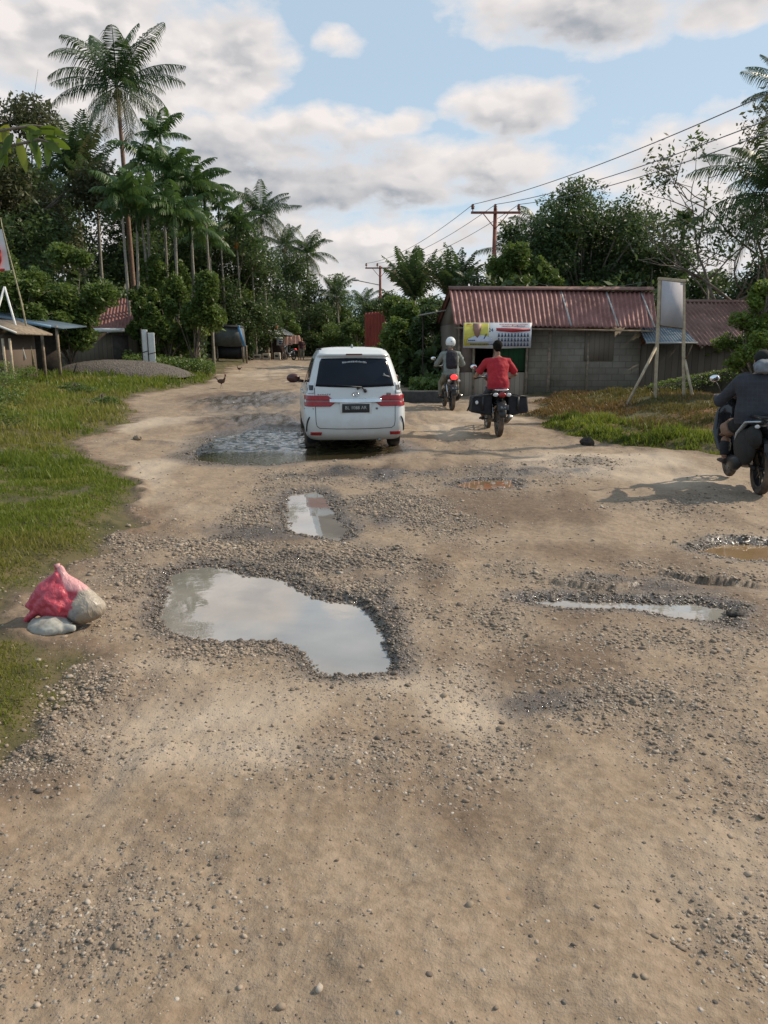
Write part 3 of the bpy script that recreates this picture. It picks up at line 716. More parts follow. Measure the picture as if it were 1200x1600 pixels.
def broadleaf(name, label, cat, base, H, rx, ry, rz, seed, mat, nleaf=9000, lsize=.24, nc=26, trunk_r=.16, low=False, group=None, cr=.36, gap=.0, bark=None, aspect=.5, fork=None):
    rs = np.random.RandomState(seed); root = empty(name, base, 0, label, cat, group); cz = H - rz
    cl = crown_clumps(rx, ry, rz, cz, nc, rs, .35 if 'dome' not in label else .0)
    mb = MB(); ht = max(.2, cz - rz * .55) if not low else .25
    th = [(0, 0, -.3), (rs.uniform(-.1, .1), rs.uniform(-.1, .1), ht * .5), (rs.uniform(-.2, .2), rs.uniform(-.2, .2), ht)]
    mb.tube(th, [trunk_r * 1.2, trunk_r, trunk_r * .8], 9)
    top = np.array(th[-1])
    for c, s in cl:
        st = top + (c - top) * 0 ; m = top * .45 + c * .55 + rs.normal(size=3) * .18 * rx * .4 + np.array([0, 0, rz * .12])
        mb.tube([top, top * .72 + m * .28 + np.array([0, 0, .1]), m, c], [trunk_r * .45, trunk_r * .34, trunk_r * .22, trunk_r * .07], 5)
        for _ in range(2):
            e = c + rs.normal(size=3) * cr * rx * .55; mb.tube([m * .4 + c * .6, e], [trunk_r * .1, trunk_r * .03], 4)
    mb.build('trunk', bark or BARK, root, smooth=True)
    w = np.array([s ** 2 for _, s in cl]); w /= w.sum(); pick = rs.choice(len(cl), nleaf, p=w)
    cc = np.array([c for c, _ in cl])[pick]; ss = np.array([s for _, s in cl])[pick]
    d = rs.normal(size=(nleaf, 3)); d /= np.linalg.norm(d, axis=1)[:, None]; rr = rs.rand(nleaf) ** .45
    # each clump is itself lumpy
    ph = rs.rand(len(cl)) * 6.28; lump = 1 + .22 * np.sin(d[:, 0] * 5 + ph[pick]) * np.cos(d[:, 2] * 4.3 + ph[pick] * 2)
    C = cc + d * (rr * ss * lump * cr)[:, None] * np.array([rx, ry, rz * .8])
    if low: C[:, 2] = np.maximum(C[:, 2], .05 + .2 * rs.rand(nleaf))
    V, F = leaves_at(C, nleaf, lsize, rs, aspect)
    cr_ = rs.rand(len(cl)) * .55
    rn = np.repeat(np.clip(cr_[pick] + rs.rand(nleaf) * .45, 0, .99), 4)
    np_mesh('crown', V, [F], mat, root, attrs=dict(rnd=rn))
    return root
def banana(name, label, base, H, seed, group=None):
    rs = np.random.RandomState(seed); root = empty(name, base, 0, label, 'banana plant', group)
    mb = MB().tube([(0, 0, -.2), (.03, 0, H * .3), (0, .03, H * .55)], [.15, .12, .08], 10); mb.build('stem', L_MID, root, smooth=True)
    V = []; F = []; rn = []; off = 0
    for i in range(9):
        az = i * 2.4 + rs.rand(); e0 = R(rs.uniform(45, 80)); L = H * rs.uniform(.5, .7); n = 10; c = np.array([0, 0, H * .5]); el = e0; w0 = L * .16
        for k in range(n + 1):
            t = k / n; w = w0 * math.sin(math.pi * min(1, t * .93 + .05)) ** .7; sd_ = np.array([-math.sin(az), math.cos(az), 0])
            V += [c - sd_ * w - np.array([0, 0, w * .5]), c, c + sd_ * w - np.array([0, 0, w * .5])]
            el = e0 - R(110) * t ** 1.3; c = c + np.array([math.cos(az) * math.cos(el), math.sin(az) * math.cos(el), math.sin(el)]) * L / n
        for k in range(n):
            a = off + k * 3; F += [(a, a + 1, a + 4, a + 3), (a + 1, a + 2, a + 5, a + 4)]
        off += 3 * (n + 1); rn += [rs.rand()] * (3 * (n + 1))
    np_mesh('crown', V, [np.array(F)], L_LIGHT, root, attrs=dict(rnd=rn)); return root

def wpos(u, v, Y, zo=0):        # object base: x from pixel column, standing on the ground at depth Y
    p = at(u, v, Y); return (p.x, Y, gz(p.x, Y) + zo)
def top_z(v, Y, base): return at(600, v, Y).z - base[2]

# --- palms: (column u, crown v, depth Y, frond length, kind, ...)
b = wpos(188, 132, 46); palm('coconut_palm', 'tall coconut palm rising alone above the left trees, with a wide drooping crown', 'palm tree', b, top_z(135, 46, b), 27, 4.3, 3, L_COCO, BARK_RED, lean=(-.2, 0), trunk_r=.16)
PALMS = [
 (122, 285, 50, 3.9, 'upright', 22, 'dark coconut palm with upright fronds left of the tall palm trunk'),
 (62, 300, 47, 3.4, 'coco', 20, 'dark low coconut palm behind the left hut'),
 (150, 330, 44, 3.0, 'upright', 18, 'coconut palm with stiff upright fronds beside the maroon roofed house'),
 (412, 338, 67, 3.4, 'coco', 24, 'coconut palm with ragged crown on the right shoulder of the left tree mass'),
 (480, 398, 74, 3.1, 'coco', 24, 'coconut palm with a yellowing crown and thin trunk, rightmost of the left tree mass'),
 (446, 385, 72, 2.7, 'coco', 18, 'small dark coconut palm between the two ragged roadside palms'),
 (530, 462, 74, 2.6, 'coco', 18, 'far coconut palm low over the end of the road'),
 (568, 478, 80, 2.6, 'coco', 18, 'far coconut palm just left of the small distant utility pole'),
 (655, 470, 46, 3.1, 'upright', 24, 'coconut palm with feathered upright fronds right of the distant utility pole'),
 (708, 466, 44, 2.7, 'upright', 22, 'coconut palm with upright fronds directly left of the red utility pole'),
 (737, 440, 40, 1.0, 'areca', 10, 'small shaggy palm peeping over the left end of the rusty roof'),
 (812, 395, 42, 2.3, 'coco', 14, 'half hidden coconut palm between the red pole and the domed tree'),
 (840, 355, 45, 2.2, 'coco', 12, 'palm with frond tips showing above the left side of the domed tree'),
 (1062, 352, 40, 1.15, 'areca', 16, 'small round headed palm above the roof behind the blank sign'),
 (1226, 300, 27, 3.2, 'coco', 22, 'coconut palm leaning in from the right edge with long drooping fronds'),
 (1240, 140, 34, 2.4, 'coco', 18, 'tall coconut palm cut by the right edge, only its frond tips showing'),
]
for i, (u, v, Y, L, kd, nf, lab) in enumerate(PALMS):
    b = wpos(u, v, Y)
    palm('coconut_palm' if kd != 'areca' else 'areca_palm', lab, 'palm tree', b, top_z(v, Y, b), nf + 4, L, 20 + i, L_COCO, BARK_PALE if v > 200 else BARK, kd, lean=(random.uniform(-.3, .3), 0), trunk_r=.12)
ARECAS = [
 (248, 205, 43, 'tallest areca palm with tiered bushy fronds right of the tall coconut palm', 0),
 (221, 250, 42, 'slim areca palm in the gap beside the tall coconut trunk', 0),
 (266, 262, 41, 'areca palm with a full glossy crown below the tallest areca', 0),
 (190, 302, 37, 'pale trunked areca palm standing in front of the maroon roof', 0),
 (205, 322, 38, 'areca palm with a thin pale trunk just right of the maroon roof', 0),
 (226, 315, 39, 'areca palm rising behind the white boards', 0),
 (292, 282, 41, 'areca palm carrying a cluster of orange fruit', 1),
 (322, 300, 43, 'areca palm with fanned crown in the middle of the left grove', 0),
 (345, 318, 56, 'areca palm with a crown touching the slope of the grove skyline', 0),
 (372, 345, 57, 'areca palm with orange fruit near the right slope of the grove', 1),
 (300, 345, 40, 'lower areca palm hidden in the centre of the grove', 0),
 (268, 330, 38, 'areca palm with a low crown behind the white boards', 0),
 (395, 382, 60, 'areca palm low at the right end of the grove', 0),
 (326, 372, 54, 'short areca palm with pale stem above the tarp covered stall', 0),
]
for i, (u, v, Y, lab, fr) in enumerate(ARECAS):
    b = wpos(u, v, Y)
    palm('areca_palm', lab, 'palm tree', b, top_z(v + 8, Y, b), 13 + i % 4, 1.75 + .13 * ((i * 3) % 4), 60 + i, L_ARECA, BARK_PALE, 'areca', lean=(random.uniform(-.25, .25), 0), trunk_r=.085, fr=fr, group='areca palms of the left grove')

# --- broadleaf trees: (u, top v, depth, rx, rz, material, leaves, label, low)
TREES = [
 (30, 172, 42, 4.0, 3.6, L_GREY, 15000, 'big olive grey tree towering at the left edge behind the hut', 0, .34),
 (-70, 200, 38, 4.2, 4.2, L_DARK, 12000, 'dark tree at the far left edge beside the flag', 0, .32),
 (105, 262, 52, 4.4, 4.4, L_DARK, 12000, 'dense dark tree behind the tall coconut palm', 0, .34),
 (222, 335, 54, 4.0, 4.4, L_DARK, 13000, 'dark tree filling the back of the areca grove', 0, .34),
 (325, 345, 62, 4.6, 5.2, L_DARK, 13000, 'dark tree behind the sloping right half of the grove', 0, .34),
 (395, 375, 76, 4.4, 5.0, L_DARK, 10000, 'dark tree under the ragged coconut palms', 0, .34),
 (88, 388, 31, 1.95, 1.75, L_MID, 11000, 'round green tree with light leaf tips beside the maroon roofed house', 1, .24),
 (20, 400, 29, 1.5, 1.6, L_MID, 6000, 'green tree behind the flag pole at the left edge', 1, .24),
 (262, 405, 40, 1.6, 2.2, L_MID, 12000, 'leafy green tree under the areca palms beside the white boards', 1, .26),
 (300, 418, 37, 1.25, 1.9, L_MID, 9000, 'bushy green tree hiding the palm stems left of the tarp covered stall', 1, .24),
 (226, 440, 35.5, .9, 1.5, L_MID, 6000, 'leafy bushy tree growing over the white boards', 1, .24),
 (342, 442, 60, 2.6, 2.2, L_LIGHT, 9000, 'lighter green tree hanging over the tarp covered stall', 0, .26),
 (255, 440, 37, 1.2, 1.9, L_MID, 6000, 'bushy tree standing behind the gravel mound and the white boards', 1, .24),
 (455, 440, 80, 4.0, 3.6, L_DARK, 8000, 'dark tree behind the roadside kiosk', 1, .34),
 (515, 470, 78, 2.6, 2.3, L_MID, 8000, 'rounded green tree over the bend of the road', 1, .3),
 (552, 500, 68, 2.5, 1.6, L_MID, 8000, 'spreading green bush beyond the white car, left of the red sheet', 1, .26),
 (505, 512, 72, 2.2, 1.4, L_MID, 7000, 'low green bush right of the kiosk awning', 1, .26),
 (610, 455, 62, 2.6, 2.7, L_DARK, 8000, 'dark rounded tree below the distant utility pole', 1, .3),
 (655, 445, 31, 1.5, 2.1, L_MID, 11000, 'vine covered tree left of the rusty roofed shed', 1, .21),
 (685, 455, 48, 3.0, 2.6, L_MID, 9000, 'broad green tree around the feet of the two feathery palms', 0, .28),
 (690, 462, 28, .9, 1.7, L_DARK, 6000, 'narrow dark tree touching the shed gable', 1, .2),
 (625, 500, 29, 1.0, 1.3, L_MID, 6000, 'green bush just behind the right shoulder of the white car', 1, .2),
 (605, 540, 33, 1.1, .8, L_LIGHT, 4500, 'light green bush peeping over the roof of the white car', 1, .2),
 (455, 398, 72, 3.8, 4.4, L_DARK, 10000, 'dark tree filling the skyline between the two ragged roadside palms', 0, .3),
 (505, 432, 76, 3.4, 3.6, L_MID, 9000, 'rounded tree right of the last ragged palm over the kiosk', 0, .3),
 (240, 262, 56, 3.4, 5.8, L_DARK, 14000, 'tall dark tree closing the areca grove behind the tallest areca', 0, .32),
 (292, 305, 60, 3.6, 5.4, L_DARK, 14000, 'dark tree in the middle of the areca grove', 0, .32),
 (352, 338, 59, 3.6, 5.2, L_DARK, 13000, 'dark tree closing the right slope of the grove', 0, .32),
 (430, 470, 66, 1.8, 2.2, L_MID, 6000, 'green tree rising straight behind the kiosk roof', 1, .26),
 (385, 470, 58, 1.5, 2.4, L_DARK, 6000, 'narrow dark tree between the tarp stall and the kiosk', 1, .26),
 (915, 280, 39, 3.2, 4.2, L_DARK, 22000, 'large domed dark tree above the rusty shed roof', 0, .24),
 (862, 305, 40, 2.3, 3.2, L_DARK, 14000, 'left shoulder of the dark crowns above the shed, next to the red pole', 0, .24),
 (960, 320, 41, 2.8, 3.2, L_DARK, 14000, 'dark tree merging with the right side of the domed tree', 0, .25),
 (822, 385, 35, 1.5, 1.7, L_MID, 9000, 'sunlit green tree between the red pole and the domed tree', 0, .22),
 (780, 402, 38, 1.2, 1.5, L_DARK, 5000, 'small dark tree at the foot of the red pole', 0, .22),
 (1040, 390, 38, 2.6, 2.3, L_DARK, 12000, 'dark tree behind the blank sign board', 0, .24),
 (1010, 345, 44, 2.2, 2.6, L_DARK, 10000, 'dark tree between the domed tree and the round headed palm', 0, .25),
 (1130, 425, 36, 2.4, 1.7, L_DARK, 10000, 'low dark tree behind the right roof', 0, .24),
 (1230, 400, 34, 2.2, 2.2, L_DARK, 10000, 'dark tree at the right edge behind the roof', 0, .24),
 (1178, 492, 17, .75, .62, L_LIGHT, 4200, 'bright leafy shrub on the bank in front of the right roof end', 1, .12),
 (1215, 430, 17, .55, .6, L_LIGHT, 2500, 'bright leafy shrub rising at the right edge beside the roof', 0, .14),
]
for i, (u, v, Y, rx, rz, mt, nl, lab, low, ls) in enumerate(TREES):
    b = wpos(u, v, Y); nl = int(nl * 1.7); ls = ls * .72; H = max(top_z(v, Y, b), rz * (1.05 if low else 1.6))
    kind = 'shrub' if ('shrub' in lab or 'bush ' in lab) else 'tree'
    broadleaf({'tree': 'broadleaf_tree', 'shrub': 'shrub'}[kind], lab, kind, b, H, rx, rx * .9, rz if not low else min(rz, H / 2), 200 + i, mt, nl, ls, nc=(46 if 'domed dark' in lab else 26) if rx > 2 else 16, low=bool(low), trunk_r=.18 if rx > 2 else .09)

# --- the open branched trees on the right
def sparse_tree(name, label, base, H, seed, lean, nl, ls, mat, levels=4, r0=.13, up=.75, spread=.6, tuft=.35):
    rs = np.random.RandomState(seed); root = empty(name, base, 0, label, 'tree'); mb = MB(); tips = []
    def grow(p, d, L, r, lev):
        q = p; pts = [p]; dd = d
        for k in range(3):
            dd = dd + rs.normal(size=3) * .16; dd[2] += .06; dd /= np.linalg.norm(dd); q = q + dd * L / 3; pts.append(q)
        mb.tube(pts, [r, r * .88, r * .78, r * .66], 6 if lev < 2 else 4)
        if lev >= levels: tips.append(q); return
        for k in range(3 if lev < 2 else 2 + (rs.rand() < .5)):
            nd = dd * up + rs.normal(size=3) * spread; nd[2] = abs(nd[2]) * .8 + .1; nd /= np.linalg.norm(nd); grow(pts[-1 if k else -2], nd, L * rs.uniform(.62, .85), r * .6, lev + 1)
    d0 = np.array([lean[0], lean[1], 1.0]); d0 /= np.linalg.norm(d0)
    grow(np.array([0, 0, -.2]), d0, H * .45, r0, 0)
    mb.build('trunk', BARK, root, smooth=True)
    tips = np.array(tips); pick = rs.randint(len(tips), size=nl); bare = rs.rand(len(tips)) < .25
    C = tips[pick] + rs.normal(size=(nl, 3)) * tuft * .5; C = C[~bare[pick]]
    V, F = leaves_at(C, len(C), ls, rs, .4)
    np_mesh('crown', V, [F], mat, root, attrs=dict(rnd=np.repeat(rs.rand(len(C)), 4))); return root
b = wpos(1190, 500, 31); sparse_tree('open_tree', 'tall open tree with bare crooked top branches under the power lines', b, top_z(175, 31, b), 5, (-.02, 0), 4600, .2, L_GREY, 4, .12, tuft=.55)
b = wpos(1110, 500, 30); sparse_tree('open_tree', 'thin branched tree with sparse dark leaves right of the round headed palm', b, top_z(330, 30, b) * 1.05, 9, (.1, 0), 2400, .2, L_DARK, 4, .10, tuft=.5)
b = wpos(1150, 500, 29); sparse_tree('open_tree', 'leaning branched tree with sky showing through above the right roof', b, top_z(340, 29, b) * 1.02, 14, (-.15, 0), 2400, .2, L_DARK, 4, .10, tuft=.5)
for i, (u, Y, H, lab) in enumerate([(275, 38, 3.0, 'banana plant left of the tarp covered stall'), (240, 40, 2.6, 'banana plant behind the white boards'), (306, 41, 2.8, 'banana plant with arched leaves among the areca stems'),
                                    (1100, 24.5, 1.6, 'small yellow green banana plant against the dark shed wall')]):
    banana('banana_plant', lab, wpos(u, 500, Y), H, 300 + i)
# dark undergrowth that nobody could count, closing the feet of the groves
def undergrowth(name, boxes, mat, n, ls):
    rs = np.random.RandomState(77); C = []
    for (u0, u1, Y0, Y1, h) in boxes:
        k = n; Y = rs.uniform(Y0, Y1, k); u = rs.uniform(u0, u1, k); x = (u - 600) / F_PX * Y * 1.0; hh = h * (.45 + .9 * fbm(x * .6, Y * .6, 5, 3)); z = ground(x, Y) + hh * rs.rand(k) ** .7
        C.append(np.stack([x, Y, z], -1))
    C = np.concatenate(C); V, F = leaves_at(C, len(C), ls, rs, .55)
    tag(np_mesh(name, V, [F], mat, attrs=dict(rnd=np.repeat(rs.rand(len(C)), 4))), kind='stuff')
undergrowth('undergrowth', [(-60, 330, 41, 47, 4.2), (330, 400, 64, 70, 4.5), (385, 640, 78, 86, 4.5), (625, 720, 27, 34, 1.7), (745, 1250, 33, 37, 4.0)], L_DARK, 9000, .36)
undergrowth('low_weeds', [(640, 705, 22.5, 25, .5), (200, 340, 33.5, 36, .7)], L_MID, 3000, .14)

# --- foreground: leafy branch reaching in at the upper left, tree itself outside the frame
def near_branch():
    rs = np.random.RandomState(4); Y = 5.2; root = empty('roadside_tree', (-3.7, Y, gz(-3.7, Y)), 0, 'near tree whose branch of large yellow green leaves hangs in at the upper left', 'tree')
    o = np.array([-3.7, Y, gz(-3.7, Y)]); P_ = lambda u, v, y=Y: np.array(at(u, v, y)) - o
    mb = MB(); mb.tube([(0, 0, -.2), (.02, 0, 1.2), (-.03, 0, 2.4), (.05, .05, 3.4)], [.09, .08, .065, .04], 8)
    twigs = [[np.array([-.02, 0, 2.3]), P_(-60, 225), P_(-5, 205), P_(50, 196), P_(88, 200)], [np.array([0, 0, 2.2]), P_(-70, 250), P_(0, 232), P_(60, 218), P_(92, 225)],
             [np.array([0, 0, 2.6]), P_(-90, 190), P_(-40, 180), P_(10, 190)]]
    for t in twigs: mb.tube(t, [.02] + [.008] * (len(t) - 2) + [.004], 6)
    mb.build('trunk', BARK, root, smooth=True)
    C = []; V = []; F = []; rn = []; off = 0
    def leaf(p, d, L, w, tone):
        nonlocal off
        d = d / np.linalg.norm(d); s = np.cross(d, np.array([rs.normal() * .5, -1, rs.normal() * .4])); s /= np.linalg.norm(s); nn = np.cross(s, d)
        for k in range(6):
            t = k / 5; c = p + d * L * t - np.array([0, 0, 1]) * L * .25 * t * t; ww = w * math.sin(math.pi * (t * .9 + .06)) ** .8
            V.extend([c - s * ww + nn * ww * .25, c, c + s * ww + nn * ww * .25])
        for k in range(5):
            a = off + 3 * k; F.extend([(a, a + 1, a + 4, a + 3), (a + 1, a + 2, a + 5, a + 4)])
        off += 18; rn.extend([tone] * 18)
    for (u, v, du, dv, L, w, tn) in [(60, 205, 45, -10, .16, .032, .2), (70, 215, 50, 8, .15, .034, .3), (66, 222, 40, 12, .13, .03, .45), (40, 205, 30, -6, .12, .028, .6), (28, 216, 12, 45, .16, .03, .9), (42, 208, 22, 40, .16, .026, .75),
                                    (14, 196, -20, 20, .10, .03, .99), (5, 200, 10, 30, .12, .028, .9), (58, 225, -4, 30, .12, .024, .5), (74, 222, 3, 36, .12, .024, .7), (0, 225, 12, 28, .12, .026, .4), (12, 235, -8, 34, .12, .026, .2), (84, 205, 18, 2, .09, .022, .35),
                                    (30, 198, 34, 4, .13, .03, .5), (-10, 215, 5, 40, .15, .03, .3), (-25, 200, -30, 20, .14, .03, .6), (50, 200, 6, 28, .11, .026, .15), (20, 210, -14, 36, .12, .026, .1)]:
        p = P_(u, v); q = P_(u + du, v + dv); leaf(p, q - p + np.array([0, rs.normal() * .03, 0]), L, w, tn)
    for _ in range(120):
        p = np.array([rs.normal() * .45 - .15, rs.normal() * .5, 2.9 + rs.normal() * .35])
        if (p + o)[0] > -2.95: continue
        leaf(p, np.array([rs.normal(), rs.normal(), -.5 + rs.normal() * .4]), .14, .03, rs.rand())
    np_mesh('crown', V, [np.array(F)], leaf_mat('large_soft_leaf', (.045, .085, .015), (.14, .20, .03), (.42, .36, .05), .45, .4), root, smooth=True, attrs=dict(rnd=np.clip(rn, 0, .99)))
near_branch()

# --- weeds on the left verge
for i, (u, v, rx, H, lab, mt, nl) in enumerate([(8, 640, .7, 1.05, 'tangled weed shrub at the left edge of the verge below the hut', L_LIGHT, 2600), (45, 610, .6, .7, 'low light green shrub near the foot of the leaning flag pole', L_LIGHT, 1800),
                                      (-20, 690, .6, .9, 'tall weed shrub cut by the left edge of the photo', L_MID, 2200), (120, 625, .45, .35, 'small dark weed clump in the middle of the left verge', L_MID, 1300), (165, 640, .4, .3, 'small weed clump near the road curve', L_MID, 1000)]):
    g_ = G0(u, v); z = gz(*g_); broadleaf('shrub', lab, 'shrub', (g_[0], g_[1], z), H, rx, rx, H / 2, 400 + i, mt, nl, .055, nc=14, trunk_r=.012, low=True, cr=.42)
# ================================================================== buildings and street furniture
def G(u, v, y0=2.0, y1=160.0):     # pixel -> point on the real ground
    d = ray(u, v); ys = np.geomspace(y0, y1, 1200); t = ys / d[1]
    z = CAM_Z + d[2] * t; g = ground(d[0] * t, ys); hit = np.where(z <= g)[0]
    i = hit[0] if len(hit) else len(ys) - 1
    return Vector((d[0] * t[i], ys[i], float(g[i])))
def V3(*a): return np.array(a, float)
WOOD = simple('weathered_wood', (.22, .17, .12), .85, .35, 8, bump=.4, bscale=50)
WOOD_PALE = simple('pale_timber', (.40, .32, .22), .8, .25, 8, bump=.3, bscale=60)
WOOD_DARK = simple('dark_timber', (.045, .035, .028), .9, .3, 6)
BAMBOO = simple('bamboo', (.34, .29, .18), .6, .3, 14)
CONC = simple('bare_concrete', (.27, .25, .22), .9, .25, 5, bump=.3)
WHITE_P = simple('white_paint', (.72, .71, .68), .55, .1, 5)
def rust_mat(name, base, rust, dirt):
    m, nt, b = new_mat(name); P = nt.coord(); n = nt.noise(nt.scale(P, (1, 1, .6)), 1.6, 6, .65); n2 = nt.noise(P, 9, 5, .7)
    c = nt.mix(nt.mr(n + (n2 - .5) * .5, .38, .66), base, rust); c = nt.mix(nt.mr(n2, .55, .8) * .6, c, dirt)
    nt.put(b.inputs['Base Color'], c); nt.put(b.inputs['Roughness'], nt.mr(n2, .3, .7, .5, .85)); b.inputs['Metallic'].default_value = .15; return m
ROOF = rust_mat('faded_maroon_corrugated_iron', (.27, .125, .11), (.16, .06, .045), (.33, .22, .19))
ROOF_OLD = rust_mat('old_rusty_corrugated_iron', (.22, .12, .095), (.12, .055, .04), (.28, .20, .17))
ROOF_BLUE = rust_mat('dull_blue_tin', (.07, .11, .15), (.05, .075, .10), (.25, .27, .27))
TIN = rust_mat('grey_tin', (.38, .39, .38), (.28, .25, .22), (.45, .44, .42))
def block_mat():
    m, nt, b = new_mat('weathered_block_wall'); P = nt.coord()
    sep = nt.new('ShaderNodeSeparateXYZ'); nt.put(sep.inputs[0], P); c = nt.new('ShaderNodeCombineXYZ'); nt.l.new(sep.outputs[0], c.inputs[0]); nt.l.new(sep.outputs[2], c.inputs[1])
    br = nt.new('ShaderNodeTexBrick'); nt.l.new(c.outputs[0], br.inputs['Vector']); br.inputs['Scale'].default_value = 1; br.inputs['Brick Width'].default_value = .40; br.inputs['Row Height'].default_value = .19; br.inputs['Mortar Size'].default_value = .012
    br.inputs['Mortar Smooth'].default_value = .4; br.inputs['Color1'].default_value = (.225, .195, .15, 1); br.inputs['Color2'].default_value = (.27, .235, .185, 1); br.inputs['Mortar'].default_value = (.16, .135, .105, 1)
    n = nt.noise(P, 1.1, 6, .65); n2 = nt.noise(nt.scale(P, (6, 6, .8)), 2, 4, .6)
    col = nt.mix(nt.mr(n, .35, .7) * .75, E(nt, br.outputs[0]), (.105, .085, .06)); col = nt.mix(nt.mr(n2, .5, .75) * .4, col, (.27, .235, .19))
    sx = E(nt, sep.outputs[2]); col = nt.mix(nt.mr(sx + (n - .5) * .6, .0, .5, .7, 0), col, (.055, .06, .035))
    nt.put(b.inputs['Base Color'], col); b.inputs['Roughness'].default_value = .92
    nt.put(b.inputs['Normal'], nt.bump(E(nt, br.outputs[1]) * -1 + n2 * .4, .35, .02)); return m
BLOCK = block_mat()
def boards_mat(name, c0, c1, w=.14):
    m, nt, b = new_mat(name); P = nt.coord(); sep = nt.new('ShaderNodeSeparateXYZ'); nt.put(sep.inputs[0], P); x = E(nt, sep.outputs[0]) * (1 / w)
    fr = nt.math('FRACT', x + 100); gap = nt.math('LESS_THAN', fr, .07); idx = nt.math('FLOOR', x + 100)
    wn = nt.new('ShaderNodeTexWhiteNoise', noise_dimensions='1D'); nt.put(wn.inputs['W'], idx); r = E(nt, wn.outputs[0])
    n = nt.noise(nt.scale(P, (9, 9, .8)), 3, 5, .6); col = nt.mix(nt.math('MULTIPLY', r * .7 + n * .6, .8), c0, c1); col = nt.mix(gap * .8, col, tuple(k * .25 for k in c0))
    nt.put(b.inputs['Base Color'], col); b.inputs['Roughness'].default_value = .9; nt.put(b.inputs['Normal'], nt.bump(n - gap * 2, .4, .01)); return m
BOARDS = boards_mat('pale_weathered_boards', (.24, .18, .135), (.40, .31, .23)); BOARDS_DK = boards_mat('dark_brown_boards', (.085, .065, .045), (.17, .13, .095), .2); GREEN_D = boards_mat('green_painted_boards', (.010, .055, .018), (.022, .085, .03), .16)

def corr(name, p00, p01, p10, p11, mat, parent, pitch=.14, amp=.028, th=.006, rag=0, seed=1, rows=14):
    """corrugated sheet: p00-p01 eave line, p10-p11 ridge line"""
    p00, p01, p10, p11 = [np.array(p, float) for p in (p00, p01, p10, p11)]
    L = np.linalg.norm(p01 - p00); nx = int(L / pitch * 6) + 1; s = np.linspace(0, 1, nx)[None, :, None]; t = np.linspace(0, 1, rows)[:, None, None]
    S = p00 * (1 - s) * (1 - t) + p01 * s * (1 - t) + p10 * (1 - s) * t + p11 * s * t
    if rag:
        rs = np.random.RandomState(seed); sheet = (s[0, :, 0] * L / .75).astype(int); off = rs.uniform(-1, 1, sheet.max() + 1)[sheet] * rag
        dn = (p10 - p00); dn /= np.linalg.norm(dn); S = S + dn * (off[None, :, None] * (1 - t) ** 6)
    nrm = np.cross(p01 - p00, p10 - p00); nrm /= np.linalg.norm(nrm)
    if nrm[2] < 0: nrm = -nrm
    w = np.sin(s * L / pitch * 2 * math.pi) * amp + np.floor(s * L / .75) % 2 * .005 + np.sin(s * L * 1.7 + t * 3) * .008
    T = S + nrm * w; B = T - nrm * th; V = np.concatenate([T.reshape(-1, 3), B.reshape(-1, 3)]); r, c = T.shape[:2]
    i = np.arange(r * c).reshape(r, c); q = np.stack([i[:-1, :-1], i[:-1, 1:], i[1:, 1:], i[1:, :-1]], -1).reshape(-1, 4); q2 = q[:, ::-1] + r * c
    e = []
    for ln in (i[0], i[-1][::-1], i[:, 0][::-1], i[:, -1]):
        e += [(a, b, b + r * c, a + r * c)[::-1] for a, b in zip(ln[:-1], ln[1:])]
    return np_mesh(name, V, [np.concatenate([q, q2]), np.array(e)], mat, parent, smooth=False)

